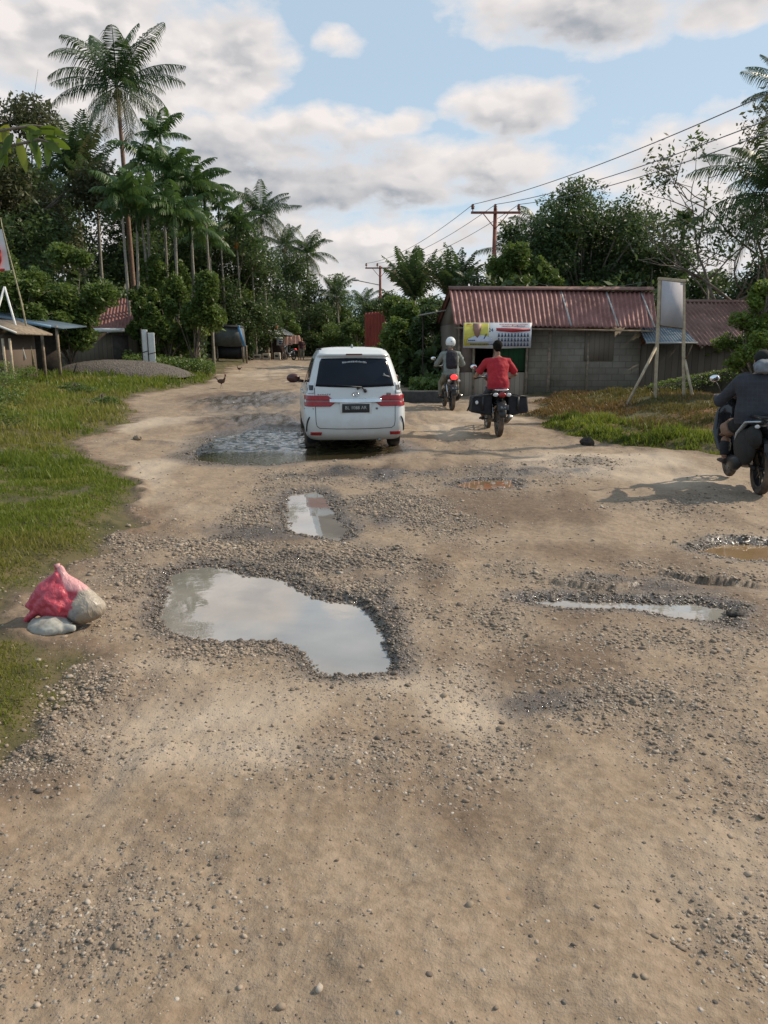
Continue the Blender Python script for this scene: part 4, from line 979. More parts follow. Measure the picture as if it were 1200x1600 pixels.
def shed():
    A = at(713, 500, 23.5); B = at(1004, 500, 23.8); A = V3(A.x, A.y, 0); B = V3(B.x, B.y, 0)
    e1 = (B - A) / np.linalg.norm(B - A); e2 = V3(-e1[1], e1[0], 0); W = np.linalg.norm(B - A); up = V3(0, 0, 1)
    z0 = -.35; ze = at(718, 505, 23.4).z; D = 4.2; RY = .92; ridgeP = A + e2 * RY; zr = at(706, 449, ridgeP[1]).z
    rz = math.atan2(e1[1], e1[0])
    root = empty('block_shed', (A[0], A[1], 0), rz, 'long grey block shed with a faded maroon corrugated roof and green shutter', 'shed')
    LW = .0; th = .12                              # local frame: x along the front, y to the back
    def part(mb, name, mat, par=root, **k): return mb.build(name, mat, par, **k)
    u2x = lambda u: float(np.dot((V3(*at(u, 560, 22.5 if u < 850 else 24))[:2] - A[:2]), e1[:2]))
    x_pan = lambda u: ((u - 712) / (1004 - 712)) * W
    def xl(u):                                      # pixel column -> distance along the front wall
        d = ray(u, 560); M = np.array([[d[0], -e1[0]], [d[1], -e1[1]]]); t = np.linalg.solve(M, A[:2]); return t[1]
    xd0, xd1, xg1, xb = xl(740), xl(772), xl(826), xl(826)
    part(MB().box(((xb + W) / 2, th / 2, (z0 + ze) / 2 + .02), (W - xb, th, ze - z0)), 'wall', BLOCK)
    part(MB().box((W - th / 2, D / 2 + th, (z0 + ze) / 2), (th, D - .02, ze - z0)).box((th / 2 + .02, D / 2 + th, (z0 + ze) / 2), (th, D, ze - z0)).box((W / 2, D + th * 1.6, (z0 + ze) / 2), (W - .3, th, ze - z0)), 'side_walls', BOARDS_DK)
    for xx in (.03, W - .15): part(MB().prism([(.1, ze), (D + .2, ze), (RY + .02, zr - .1)], xx, xx + .1, basis=lambda a, b, c: (c, a, b)), 'gable', BOARDS_DK)
    zs = .82                                         # sill of the open bay
    part(MB().box(((.14 + xd0) / 2, .06, (zs + ze) / 2), (xd0 - .14, .05, ze - zs)), 'left_panel', simple('pinkish_plywood', (.20, .155, .135), .85, .2, 4))
    part(MB().box((xb / 2, .03, (z0 + zs) / 2), (xb - .02, .05, zs - z0)), 'counter_front', BOARDS)
    part(MB().box(((xd1 + xb) / 2, .05, (zs + ze) / 2 + .02), (xb - xd1 - .06, .04, ze - zs - .04)), 'green_shutter', GREEN_D)
    for x in (.1, xd0, xd1, xb - .06): part(MB().box((x, .01, (z0 + ze) / 2), (.07, .07, ze - z0)), 'post', WOOD)
    part(MB().box((xl(858) , -.015, (z0 + ze) / 2), (.1, .04, ze - z0)), 'post', WOOD); part(MB().box((xl(918), -.015, (z0 + ze) / 2), (.07, .03, ze - z0)), 'post', WOOD)
    part(MB().box((xl(935), -.01, ze - .62), (.9, .03, .95)), 'boarded_window', boards_mat('greyish_boards', (.15, .12, .09), (.22, .18, .14), .15))
    ov = .42; xo0, xo1 = -.12, W + .30
    zf = at(716, 507, 23.05).z
    corr('roof', (xo0, -ov, zf), (xo1, -ov, zf - .09), (xo0, RY, zr), (xo1 + .32, RY, zr - .11), ROOF, root, rag=.03)
    corr('roof', (xo0, D + ov, zf), (xo1, D + ov, zf - .09), (xo0, RY, zr - .012), (xo1 + .32, RY, zr - .122), ROOF, root)
    part(MB().prism([(-.16, -.08), (0, .03), (.16, -.08), (.15, -.09), (0, .01), (-.15, -.09)], xo0 - .01, xo1 + .33, basis=lambda a, b, c: (c, RY + a, zr + b + .01)), 'ridge_cap', ROOF_OLD)
    for x in (xl(885), xl(957), xo1 - .05):
        part(MB().bar((x - .03, -ov - .01, zf + .028 - .09 * x / W), (x - .03, RY - .02, zr + .026 - .11 * x / W), .05, .008), 'lapped_edge', TIN)
    for k in range(7): part(MB().bar((.2 + k * (W - .4) / 6, -ov + .05, zf - .04 - .09 * k / 6), (.2 + k * (W - .4) / 6, RY, zr - .07 - .11 * k / 6), .05, .07), 'rafter', WOOD)
    part(MB().bar((-.1, -ov + .06, zf - .09), (W + .2, -ov + .06, zf - .18), .03, .05), 'eave_batten', WOOD)
    # ------------- banner hung under the eave (own thing)
    bx0, bx1 = xl(719.5), xl(823); zb1 = at(720, 504, A[1] - .5).z; zb0 = at(720, 543.5, A[1] - .5).z; bw = bx1 - bx0; bh = zb1 - zb0
    bn = empty('banner', tuple(A + e1 * (bx0) - e2 * .46 + up * zb0), rz, 'banner with a yellow portrait panel and rows of figures under the roof edge', 'banner')
    YEL = simple('banner_yellow', (.62, .55, .10), .5, .1, 4); BWH = simple('banner_white', (.60, .61, .64), .5, .08, 4); BRED = simple('banner_red', (.48, .05, .06), .5, .1, 5); BBL = simple('banner_navy', (.03, .05, .12), .5, .1, 5); SKN = simple('banner_skin', (.34, .19, .15), .5, .08, 5); GRY = simple('banner_shirt', (.50, .52, .60), .5, .08, 5)
    nx = 24
    def sheet(name, x0, x1, y0, y1, lay, mat):
        V = []; F = []
        for i in range(nx + 1):
            x = x0 + (x1 - x0) * i / nx; w = .012 * math.sin(x * 5.1) + .006 * math.sin(x * 13)
            sag = -.02 * math.sin(math.pi * x / bw) ** 2 * (1 if y0 < .02 else 0)
            for (yy, s_) in ((y0, sag), (y1, 0)): V += [(x, w - lay * .003, yy + s_), (x, w - lay * .003 + .0025, yy + s_)]
        for i in range(nx):
            a = i * 4; F += [(a, a + 4, a + 6, a + 2), (a + 1, a + 3, a + 7, a + 5), (a, a + 1, a + 5, a + 4), (a + 2, a + 6, a + 7, a + 3)]
        F += [(0, 2, 3, 1), (nx * 4, nx * 4 + 1, nx * 4 + 3, nx * 4 + 2)]
        return np_mesh(name, V, [np.array(F)], mat, bn)
    sheet('cloth', 0, bw, 0, bh, 0, BWH); sheet('yellow_panel', .01, bw * .37, .06, bh - .01, 1, YEL)
    def flat(name, poly, lay, mat): return MB().prism(poly, -lay * .003 - .016, -lay * .003 - .014).build(name, mat, bn)
    fx = lambda a: a * bw; fy = lambda a: a * bh
    flat('portrait', [(fx(.05), fy(.2)), (fx(.07), fy(.36)), (fx(.13), fy(.43)), (fx(.20), fy(.50)), (fx(.29), fy(.5)), (fx(.37), fy(.44)), (fx(.42), fy(.36)), (fx(.44), fy(.2))], 1, GRY)
    flat('portrait', [(fx(.17), fy(.5)), (fx(.14), fy(.72)), (fx(.135), fy(.97)), (fx(.26), fy(.97)), (fx(.255), fy(.72)), (fx(.235), fy(.5)), (fx(.205), fy(.40))], 3, SKN)
    flat('pen', [(fx(.295), fy(.36)), (fx(.31), fy(.36)), (fx(.345), fy(.56)), (fx(.33), fy(.56))], 3, BBL)
    flat('red_band', [(fx(.48), fy(.68)), (fx(.48), fy(.79)), (fx(.98), fy(.76)), (fx(.98), fy(.68)), (fx(.86), fy(.65)), (fx(.72), fy(.62)), (fx(.6), fy(.65))], 2, BRED)
    MT = lambda x, y, l=4: Matrix.Translation((fx(x), -.018 - l * .003, fy(y))) @ Matrix.Rotation(R(90), 4, 'X')
    text_mesh('number', '24', fy(.20), MT(.40, .70), BBL, bn, .001)
    for (x, y, w, h) in ((.28, .14, .36, .05), (.12, .30, .1, .04), (.73, .93, .42, .025), (.73, .86, .34, .03), (.08, .93, .07, .03)):
        # lines of writing too small to read in the photograph: broken dark strokes
        rs = np.random.RandomState(int(x * 999)); mb = MB(); xx = x - w / 2
        while xx < x + w / 2:
            ww = rs.uniform(.008, .02); mb.box((fx(xx + ww / 2), -.026, fy(y)), (fx(ww), .002, fy(h))); xx += ww + .006
        mb.build('lettering', BBL if y < .5 else BRED, bn)
    for r_ in range(3):
        mb = MB()
        for c_ in range(10):
            if r_ == 2 and c_ == 0: continue
            x = .52 + c_ * .0475; y = .52 - r_ * .185
            mb.prism([(fx(x - .018), fy(y - .08)), (fx(x - .008), fy(y)), (fx(x - .009), fy(y + .06)), (fx(x + .006), fy(y + .06)), (fx(x + .008), fy(y)), (fx(x + .018), fy(y - .08))], -.028, -.026)
        mb.build('row_of_figures', BBL, bn)
    # ------------- blue tin awning in the gap, and the lower second shed
    q = W + .02; C0 = A + e1 * (q + .06); off = -e2 * .0
    e = empty('tin_awning', tuple(C0), rz, 'dull blue tin awning with a pale edge behind the blank signboard', 'awning')
    zt = at(1035, 510, 24.1).z; zb = at(1035, 535, 23.0).z
    corr('sheet', (-.22, -.75, zb), (1.32, -.75, zb - .02), (-.10, .35, zt), (1.32, .35, zt - .02), ROOF_BLUE, e, pitch=.09, amp=.008); MB().box((.55, -.765, zb - .01), (1.56, .012, .055)).build('edge_strip', TIN, e)
    for x in (.1, 1.2): MB().bar((x, -.7, zb - .02), (x, -.3, zb - .55), .04).build('bracket', WOOD, e)
    s2 = empty('lower_shed', tuple(A + e1 * (W + 1.42)), rz, 'lower shed with an older rusty roof behind the grassy bank, right of the signboard', 'shed')
    W2 = 4.6; ze2 = at(1110, 537, 23.3).z; zr2 = at(1075, 469, 26.0).z
    MB().box((W2 / 2, .06, (z0 + ze2) / 2 + .05), (W2, .1, ze2 - z0 + .1)).box((.06, 1.7, (z0 + ze2) / 2), (.1, 3.1, ze2 - z0)).box((-.7, .1, (z0 + ze2) / 2 - .02), (1.36, .1, ze2 - z0)).build('wall', BOARDS_DK, s2)
    corr('roof', (.12, -.5, ze2 - .08), (W2, -.5, ze2 - .14), (.02, 2.2, zr2), (W2, 2.2, zr2 - .03), ROOF_OLD, s2, rag=.08, seed=4)
    corr('roof', (.12, 4.4, ze2 - .08), (W2, 4.4, ze2 - .14), (.02, 2.2, zr2 - .02), (W2, 2.2, zr2 - .05), ROOF_OLD, s2, rag=.04, seed=5)
    MB().prism([(-.15, -.08), (0, .03), (.15, -.08), (0, 0)], -.01, W2 + .02, basis=lambda a, b, c: (c, 2.2 + a, zr2 + b + .012 - .006 * c)).build('ridge_cap', ROOF_OLD, s2)
    for k in range(4): MB().bar((.3 + k * 1.2, -.4, ze2 - .12), (.3 + k * 1.2, 2.2, zr2 - .08), .05, .07).build('rafter', WOOD, s2)
shed()

# --- blank sign board on timber posts
def sign():
    a = G(1024, 621, 8, 22); Y = a.y; b = at(1070, 628, Y); root = empty('signboard', (a.x, Y, a.z), 0, 'tall blank pale signboard in a timber frame on the grassy bank', 'signboard')
    o = V3(a.x, Y, a.z); P_ = lambda u, v, dy=0: V3(*at(u, v, Y + dy)) - o
    L0, L1 = P_(1024, 624), P_(1031, 437); R0, R1 = P_(1070, 632), P_(1068, 441)
    L0[2] -= .3; R0[2] -= .3
    MB().bar(L0, L1, .062, .05).build('post', WOOD_PALE, root, bevel=.006); MB().bar(R0, R1, .062, .05).build('post', WOOD_PALE, root, bevel=.006)
    MB().bar(L1 + V3(-.04, -.005, .02), R1 + V3(.04, -.005, .02), .07, .06).build('top_rail', WOOD_PALE, root, bevel=.006)
    bl, br = P_(1028.5, 508), P_(1068, 513)
    MB().bar(bl + V3(0, .02, 0), br + V3(0, .02, 0), .04, .05).build('bottom_rail', WOOD, root, bevel=.004)
    V = [bl + V3(.03, 0, 0), br + V3(-.03, 0, 0), R1 + V3(-.03, 0, -.02), L1 + V3(.03, 0, -.02)]; V = [v + V3(0, -.045, 0) for v in V] + [v + V3(0, -.032, 0) for v in V]
    m, nt, b_ = new_mat('blank_faded_sheet'); Pc = nt.coord(); nt.put(b_.inputs['Base Color'], nt.mix(nt.mr(nt.noise(Pc, 2.5, 5, .6), .35, .65), (.40, .38, .40), (.50, .47, .48))); b_.inputs['Roughness'].default_value = .95; b_.inputs['Specular IOR Level'].default_value = .1
    nt.put(b_.inputs['Normal'], nt.bump(nt.noise(nt.scale(Pc, (4, 1, .7)), 3, 3), .3, .02))
    MB().add(V, [(0, 1, 2, 3), (7, 6, 5, 4), (0, 4, 5, 1), (1, 5, 6, 2), (2, 6, 7, 3), (3, 7, 4, 0)]).build('panel', m, root)
    for s_ in (0, 1): MB().bar((bl, br)[s_] + V3((.035, -.035)[s_], -.03, 0), (L1, R1)[s_] + V3((.035, -.035)[s_], -.03, -.03), .02, .02).build('batten', WOOD, root)
    MB().bar(P_(1026, 541), P_(975, 628, -.25) - V3(0, 0, .2), .045, .04).build('prop', WOOD_PALE, root); MB().bar(P_(1070, 562), P_(1090, 634, -.35) - V3(0, 0, .2), .045, .04).build('prop', WOOD_PALE, root)
sign()

# --- mossy old wall on the bank
def moss_wall():
    pts = [(1015, 602, 18.6), (1060, 592, 18.6), (1110, 583, 18.5), (1160, 573, 18.2), (1215, 562, 17.9), (1290, 550, 17.5)]
    o = V3(*at(*pts[0])); root = empty('mossy_wall', tuple(o), 0, 'low dark earthen wall capped with moss rising to the right behind the signboard', 'wall')
    n = 90; V = []; M = []; rs = np.random.RandomState(3)
    us = np.linspace(1015, 1290, n); vs = np.interp(us, [p[0] for p in pts], [p[1] for p in pts]); Ys = np.interp(us, [p[0] for p in pts], [p[2] for p in pts])
    top = np.array([at(u, v, y) for u, v, y in zip(us, vs, Ys)]) - o; j = fbm(us * .06, us * 0, 7, 3)[:, None] - .5
    prof = [(-.30, -1.3), (-.26, -.35), (-.22, -.06), (0, 0), (.25, -.03), (.32, -.4), (.35, -1.3)]
    for i in range(n):
        for (a, b) in prof: V.append(top[i] + V3(0, a + j[i, 0] * .25 + rs.normal() * .012, b + j[i, 0] * .10 + rs.normal() * .012))
    k = len(prof); F = [(i * k + q, (i + 1) * k + q, (i + 1) * k + q + 1, i * k + q + 1) for i in range(n - 1) for q in range(k - 1)]
    m = simple('damp_earth_wall', (.06, .05, .032), .95, .4, 3, bump=.6, bscale=20)
    np_mesh('wall', V, [np.array(F)], m, root, smooth=True)
    N = 9000; i = rs.uniform(0, n - 1, N); ix = i.astype(int); tt = top[ix] * (1 - (i - ix))[:, None] + top[np.minimum(ix + 1, n - 1)] * (i - ix)[:, None]
    a = rs.normal(size=N) * .16 - .08; C = tt + np.stack([rs.normal(size=N) * .02, a, -np.abs(a) * .25 + rs.normal(size=N) * .025 - (a < -.2) * rs.rand(N) * .12], -1)
    Vl, Fl = leaves_at(C, N, .035, rs, .8); np_mesh('moss', Vl, [Fl], L_LIGHT, root, attrs=dict(rnd=np.repeat(rs.rand(N), 4)))
moss_wall()

# --- utility poles and wires
POLE_M = simple('rust_red_painted_steel', (.23, .075, .05), .7, .3, 6); CER = simple('brown_insulator', (.16, .05, .03), .35, .2, 9); WIRE = simple('aluminium_cable', (.16, .16, .17), .5, .1, 3)
def upole(u, v, Y, half, label, extra=False, yaw=0.0):
    x = at(u, v, Y).x; z = gz(x, Y); H = at(u, v, Y).z - z
    r = empty('utility_pole', (x, Y, z), yaw, label, 'utility pole')
    MB().tube([(0, 0, -.3), (0, 0, H * .5), (0, 0, H + .12)], [.13, .11, .085], 12).build('pole', POLE_M, r, smooth=True)
    for k in range(3): MB().lathe([(.12, -.02), (.125, 0), (.12, .04)], (0, 0, H * (.3 + .2 * k)), n=12).build('collar', POLE_M, r)
    MB().box((0, -.11, H - .05), (half * 2, .09, .10)).build('crossarm', POLE_M, r, bevel=.008)
    tips = []
    for k in (-1, -.02 if not extra else -.2, 1):
        xx = k * (half - .08)
        MB().lathe([(.02, 0), (.02, .10), (.075, .10), (.075, .15), (.045, .16), (.085, .18), (.085, .22), (.045, .23), (.06, .26), (.06, .30), (.02, .32)], (xx, -.11, H), n=12).build('insulator', CER, r)
        tips.append((xx, -.11, H + .30))
    for s_ in (-1, 1): MB().bar((0, -.13, H - .75), (s_ * half * .52, -.13, H - .08), .035).build('brace', POLE_M, r)
    MB().box((0, -.17, H * .62), (.16, .10, .22)).build('cable_clamp', WOOD_DARK, r)
    c, s = math.cos(yaw), math.sin(yaw)
    return r, [V3(x + p[0] * c - p[1] * s, Y + p[0] * s + p[1] * c, z + p[2]) for p in tips], V3(x, Y - .2, z + H * .62), H
p1, t1, c1, H1 = upole(774, 331, 37, 1.12, 'rust red utility pole with three insulators rising behind the shed roof')
p2, t2, c2, H2 = upole(594, 418, 62, 1.15, 'distant utility pole over the trees at the bend of the road', True)
MB().box((1.05, 0, H2 - .6), (.5, .4, .9)).build('transformer', POLE_M, p2); MB().bar((-.1, -.1, H2 - 1.3), (-1.7, -.3, H2 - 1.0), .06).build('lamp_arm', TIN, p2); MB().ell((-1.9, -.3, H2 - .96), (.3, .12, .08)).build('lamp_head', TIN, p2, smooth=True)
# the next pole towards the camera stands outside the frame on the right
p0, t0, c0, H0 = upole(1560, -40, 15.5, 1.12, 'utility pole beyond the right edge of the photo carrying the near wires', yaw=-.35)
def wire(a, b, sag, label, r=.011, group=None, n=22):
    o = a.copy(); pts = []
    for i in range(n + 1):
        t = i / n; pts.append(a * (1 - t) + b * t - V3(0, 0, sag * 4 * t * (1 - t)) - o)
    w = MB().tube(pts, r, 5).build('power_line', WIRE, None, smooth=True); w.location = tuple(o); tag(w, label, 'power line', group)
targets = [(1200, 131), (1200, 172), (1200, 192)]
for i, lab in enumerate(['uppermost wire running from the red pole to the upper right corner', 'middle wire running from the red pole to the upper right', 'lowest of the three wires from the red pole to the upper right']):
    src = (t1[0], t1[1], t1[2])[2 - i if i != 1 else 1] if False else t1[i]
    # aim at the pixel where the wire leaves the frame, then carry it on to the next pole
    q = V3(*at(targets[i][0], targets[i][1], 18.5)); e = src + (q - src) * 1.22
    wire(src, e, .35, lab, .014)
for i, lab in enumerate(['left wire from the red pole down to the distant pole', 'middle wire from the red pole to the distant pole', 'right wire from the red pole to the distant pole']): wire(t1[i], t2[i], .5, lab, .013)
for i in range(3): wire(c1 + V3(0, 0, .35 - i * .28), c2 + V3(.2 * i, 0, .3 - i * .2), .8, ['upper', 'middle', 'lower'][i] + ' slack cable leaving the middle of the red pole towards the far trees', .016)
wire(c1 + V3(0, 0, .2), V3(*at(1010, 440, 30)), .5, 'thin service drop from the red pole passing in front of the domed tree', .008)

# --- gravel pile on the left
def mound():
    a = G(52, 584, 12, 60); bq = at(287, 583, a.y); cx = (a.x + bq.x) / 2; w = (bq.x - a.x) / 2; Y = a.y + 1.2; z = gz(cx, Y); n = 90; s = np.linspace(-1, 1, n); X, Yq = np.meshgrid(s, s)
    rr = np.sqrt(X ** 2 + Yq ** 2); h = at(150, 560, Y).z - z; prof = np.clip(1 - rr ** 2.6, 0, 1) ** .8
    Z = h * prof * (.86 + .22 * fbm(X * 1.4 + 3, Yq * 1.4, 3, 3)) * (1 - .12 * X) + (fbm(X * 30, Yq * 30, 4, 2) - .5) * .045 * (prof > 0) - .06
    V = np.stack([X * (w + .1), Yq * 1.7, Z], -1).reshape(-1, 3); i = np.arange(n * n).reshape(n, n); F = np.stack([i[:-1, :-1], i[:-1, 1:], i[1:, 1:], i[1:, :-1]], -1).reshape(-1, 4)
    m, nt, b = new_mat('piled_grey_gravel'); P = nt.coord(); v = nt.voro(P, 22, out=1); sep = nt.new('ShaderNodeSeparateColor'); nt.put(sep.inputs[0], v)
    nt.put(b.inputs['Base Color'], nt.mix(E(nt, sep.outputs[0]), (.075, .062, .052), (.15, .128, .108))); b.inputs['Roughness'].default_value = .95; nt.put(b.inputs['Normal'], nt.bump(nt.voro(P, 22), .7, .04))
    o = np_mesh('gravel_pile', V, [F], m, smooth=True); o.location = (cx, Y, z); tag(o, 'long low pile of grey gravel on the left verge', 'gravel pile')
    st = MB(); st.tube([(0, 0, -.1), (.18, 0, .35), (.25, .02, .5)], [.03, .025, .01], 6); s_ = st.build('stick', WOOD_DARK); p = at(112, 583, Y - 1.75); s_.location = (p.x, p.y, gz(p.x, p.y)); tag(s_, 'dark stick leaning on the front of the gravel pile', 'stick')
mound()

# --- left side: house, lean-to, hut, frame, flag
def left_side():
    Y = 36; o = at(168, 515, Y); g = gz(o.x, Y); root = empty('small_house', (o.x, Y, g), 0, 'small house with maroon iron roof and white eave board behind the palm trunks', 'house')
    P_ = lambda u, v, dy=0: V3(*at(u, v, Y + dy)) - V3(o.x, Y, g)
    e0, e1_ = P_(134, 513), P_(212, 513); r0, r1 = P_(148, 466, 2.2), P_(214, 466, 2.2)
    corr('roof', e0, e1_, r0, r1, ROOF, root, pitch=.16); MB().box((e0 + e1_) / 2 + V3(-.25, -.03, -.08), (abs(e1_[0] - e0[0]) - .5, .03, .18)).build('eave_board', WHITE_P, root)
    hw = e1_[0] - e0[0]; MB().box(((e0[0] + e1_[0]) / 2 - .7, 1.0, e0[2] / 2 - .2), (hw + 1.3, 1.4, e0[2])).build('wall', BOARDS_DK, root)
    MB().box(((e0[0] + e1_[0]) / 2 + .3, .28, e0[2] * .4), (.7, .03, 1.5)).build('door', WOOD_DARK, root)
    # lean-to with a blue edge
    Y = 27; g = gz(at(50, 500, Y).x, Y); o = V3(at(50, 500, Y).x, Y, g); r2 = empty('lean_to', tuple(o), 0, 'open lean-to with a thin blue edged roof, left of the gravel pile', 'shelter')
    P2 = lambda u, v, dy=0: V3(*at(u, v, Y + dy)) - o
    a, b = P2(-40, 489), P2(98, 513); back = V3(0, 2.2, .12)
    MB().add([a, b, b + back, a + back, a - V3(0, 0, .035), b - V3(0, 0, .035), b + back - V3(0, 0, .035), a + back - V3(0, 0, .035)], [(0, 1, 2, 3), (7, 6, 5, 4), (0, 4, 5, 1), (1, 5, 6, 2), (2, 6, 7, 3), (3, 7, 4, 0)]).build('roof', ROOF_BLUE, r2)
    MB().bar(P2(36, 503) + V3(0, -.03, 0), P2(80, 510.5) + V3(0, -.03, 0), .03, .10).build('blue_edge', simple('sky_blue_paint', (.22, .36, .48), .5, .1, 6), r2)
    for u in (62, 86, -20): q = P2(u, 508 if u > 0 else 492); MB().bar((q[0], .1, -.4), (q[0], .1, q[2] - .02), .08).build('post', WOOD, r2)
    MB().box((P2(-10, 530)[0], 2.1, .7), (2.6, .06, 1.8)).build('back_wall', WOOD_DARK, r2)
    # hut with thatch-brown roof at the frame edge
    Y = 24; g = gz(at(-30, 500, Y).x, Y); o = V3(at(-30, 500, Y).x, Y, g); r3 = empty('small_hut', tuple(o), 0, 'small brown hut with a pale roof edge cut by the left border', 'hut')
    P3 = lambda u, v, dy=0: V3(*at(u, v, Y + dy)) - o
    a, b, c = P3(-90, 540), P3(-34, 497), P3(26, 520)
    for (s, t, nm) in ((a, b, 'roof'), (b, c, 'roof')): MB().add([s, t, t + V3(0, 2.6, 0), s + V3(0, 2.6, 0), s - V3(0, 0, .06), t - V3(0, 0, .06), t + V3(0, 2.6, -.06), s + V3(0, 2.6, -.06)], [(0, 1, 2, 3), (7, 6, 5, 4), (0, 4, 5, 1), (1, 5, 6, 2), (2, 6, 7, 3), (3, 7, 4, 0)]).build(nm, WOOD, r3)
    MB().bar(b + V3(0, -.03, 0), c + V3(0, -.03, 0), .04, .06).build('roof_edge', WHITE_P, r3)
    MB().box((P3(-42, 550)[0], 1.3, .6), (1.7, 2.2, 1.7)).build('wall', boards_mat('brown_boards', (.09, .065, .05), (.15, .11, .08)), r3)
    for u in (4, 15): q = P3(u, 530); MB().bar((q[0], -.0, -.3), (q[0], 0, q[2] + .02), .06).build('post', WOOD_PALE, r3)
    # white A-frame
    Y = 25.5; o = V3(at(7, 448, Y).x, Y, gz(at(7, 448, Y).x, Y)); r4 = empty('pole_frame', tuple(o), 0, 'white painted pole frame meeting in a point above the hut roof', 'frame')
    P4 = lambda u, v, dy=0: V3(*at(u, v, Y + dy)) - o
    ap = P4(7, 448); MB().tube([P4(22, 500) + (P4(22, 500) - ap) * 1.2, ap], .035, 8).build('leg', WHITE_P, r4); MB().tube([P4(-8, 500) + (P4(-8, 500) - ap) * 1.2, ap], .035, 8).build('leg', WHITE_P, r4)
    # leaning bamboo pole with a flag
    f = G(60, 596, 8, 40); Y = f.y; o = V3(*f); r5 = empty('flag_pole', tuple(o), 0, 'thin bamboo pole leaning left with a white and red flag at its tip', 'flag')
    P5 = lambda u, v, dy=0: V3(*at(u, v, Y + dy)) - o
    k = P5(0, 352) ; MB().tube([V3(0, 0, -.2), P5(33, 470), P5(3, 353), P5(1, 340)], [.032, .028, .018, .012], 8).build('pole', BAMBOO, r5, smooth=True)
    V = []; F = []; nx, ny = 14, 10; tl, bl = P5(3, 358), P5(15, 422); tr, br = P5(-60, 366), P5(-52, 432)
    for i in range(nx + 1):
        for j in range(ny + 1):
            s, t = i / nx, j / ny; p = tl * (1 - s) * (1 - t) + tr * s * (1 - t) + bl * (1 - s) * t + br * s * t; V.append(p + V3(0, .05 * math.sin(s * 9 + t * 2), 0))
    F = [(i * (ny + 1) + j, i * (ny + 1) + j + 1, (i + 1) * (ny + 1) + j + 1, (i + 1) * (ny + 1) + j) for i in range(nx) for j in range(ny)]
    n0 = len(V); V += [v + V3(0, .004, 0) for v in V]; F += [tuple(q + n0 for q in f_[::-1]) for f_ in F]
    fl = np_mesh('flag_cloth', V, [np.array(F)], simple('flag_white', (.66, .64, .62), .7, .08, 4), r5, smooth=True)
    red = simple('flag_red', (.50, .04, .03), .7, .12, 6)
    MB().prism([(P5(x, y)[0], P5(x, y)[2]) for x, y in [(-18, 376), (-4, 380), (3, 392), (4, 408), (0, 420), (9, 420), (9, 424), (-20, 424)]], -.075, -.065).build('emblem', red, fl)
    # white boards behind the mound
    Y = 33.5
    for i, (u0, u1, v0, v1, lab) in enumerate([(222, 230, 515, 557, 'narrow white board standing behind the gravel pile, left one of two'), (231.5, 241, 520, 557, 'white board standing behind the gravel pile, right one of two')]):
        a = at(u0, v1, Y); b = at(u1, v0, Y); g = gz(a.x, Y); w = b.x - a.x; h = b.z - g; q = empty('white_board', (a.x + w / 2, Y, g), 0, lab, 'board')
        MB().box((0, 0, h / 2), (w * .96, .04, h)).build('panel', WHITE_P, q, bevel=.01); MB().bar((-w / 2 + .03, -.03, -.1), (-w / 2 + .03, -.03, h + .05), .035).build('batten', WOOD_DARK, q); MB().bar((-w / 2, -.03, h * .45), (w / 2, -.03, h * .5), .03).build('batten', WOOD_DARK, q)
left_side()

# --- tarp covered stall and the kiosk at the bend
def stall():
    Y = 51; f = at(360, 566, Y); o = V3(f.x, Y, gz(f.x, Y)); root = empty('tarp_stall', tuple(o), 0, 'dark stall wrapped in grey tarpaulin with a light blue flap at the left roadside', 'stall'); S = 1 / ppm(Y)
    w, h = 44 * S, 53 * S
    TARP = simple('grey_tarpaulin', (.085, .088, .082), .6, .25, 3, bump=.4, bscale=5); BLK = simple('black_tarpaulin', (.018, .018, .02), .6, .3, 4)
    def sheetbox(name, x0, x1, z0, z1, y0, y1, mat, flare=0):
        V = []; n = 16
        for zz, fl in ((z0, flare), (z1, 0)):
            for i in range(n):
                t = i / n * 4; s = int(t); q = t - s; c = [(x0 - fl, y0 - fl), (x1 + fl, y0 - fl), (x1 + fl, y1 + fl), (x0 - fl, y1 + fl), (x0 - fl, y0 - fl)]
                V.append((c[s][0] * (1 - q) + c[s + 1][0] * q + .04 * math.sin(i * 2.3), c[s][1] * (1 - q) + c[s + 1][1] * q + .04 * math.cos(i * 1.7), zz + .03 * math.sin(i * 1.9)))
        F = [(i, (i + 1) % n, n + (i + 1) % n, n + i) for i in range(n)] + [list(range(n))[::-1], [n + i for i in range(n)]]
        return MB().add(V, F).build(name, mat, root)
    sheetbox('tarpaulin', -w / 2, w / 2 - .25, h * .42, h * .97, 0, 1.6, TARP, .10); sheetbox('lower_body', -w / 2 + .08, w / 2 - .2, h * .07, h * .44, .1, 1.5, BLK)
    MB().bar((w / 2 - .32, -.06, h * 1.0), (w / 2 + .02, -.06, h * .42), .06, .17, up=(1, 0, 0)).build('blue_flap', simple('blue_tarpaulin', (.10, .28, .52), .5, .15, 4), root)
    MB().prism([(-w / 2, h * .96), (-w * .25, h * 1.03), (w * .3, h * 1.02), (w / 2 - .2, h * .96)], -.1, 1.7).build('roof', BLK, root)
    for x in (-w / 2 + .1, w / 2 - .1, w / 2 + .12): MB().bar((x, .1, -.2), (x, .1, h * .45), .09).build('leg', WOOD, root)
stall()
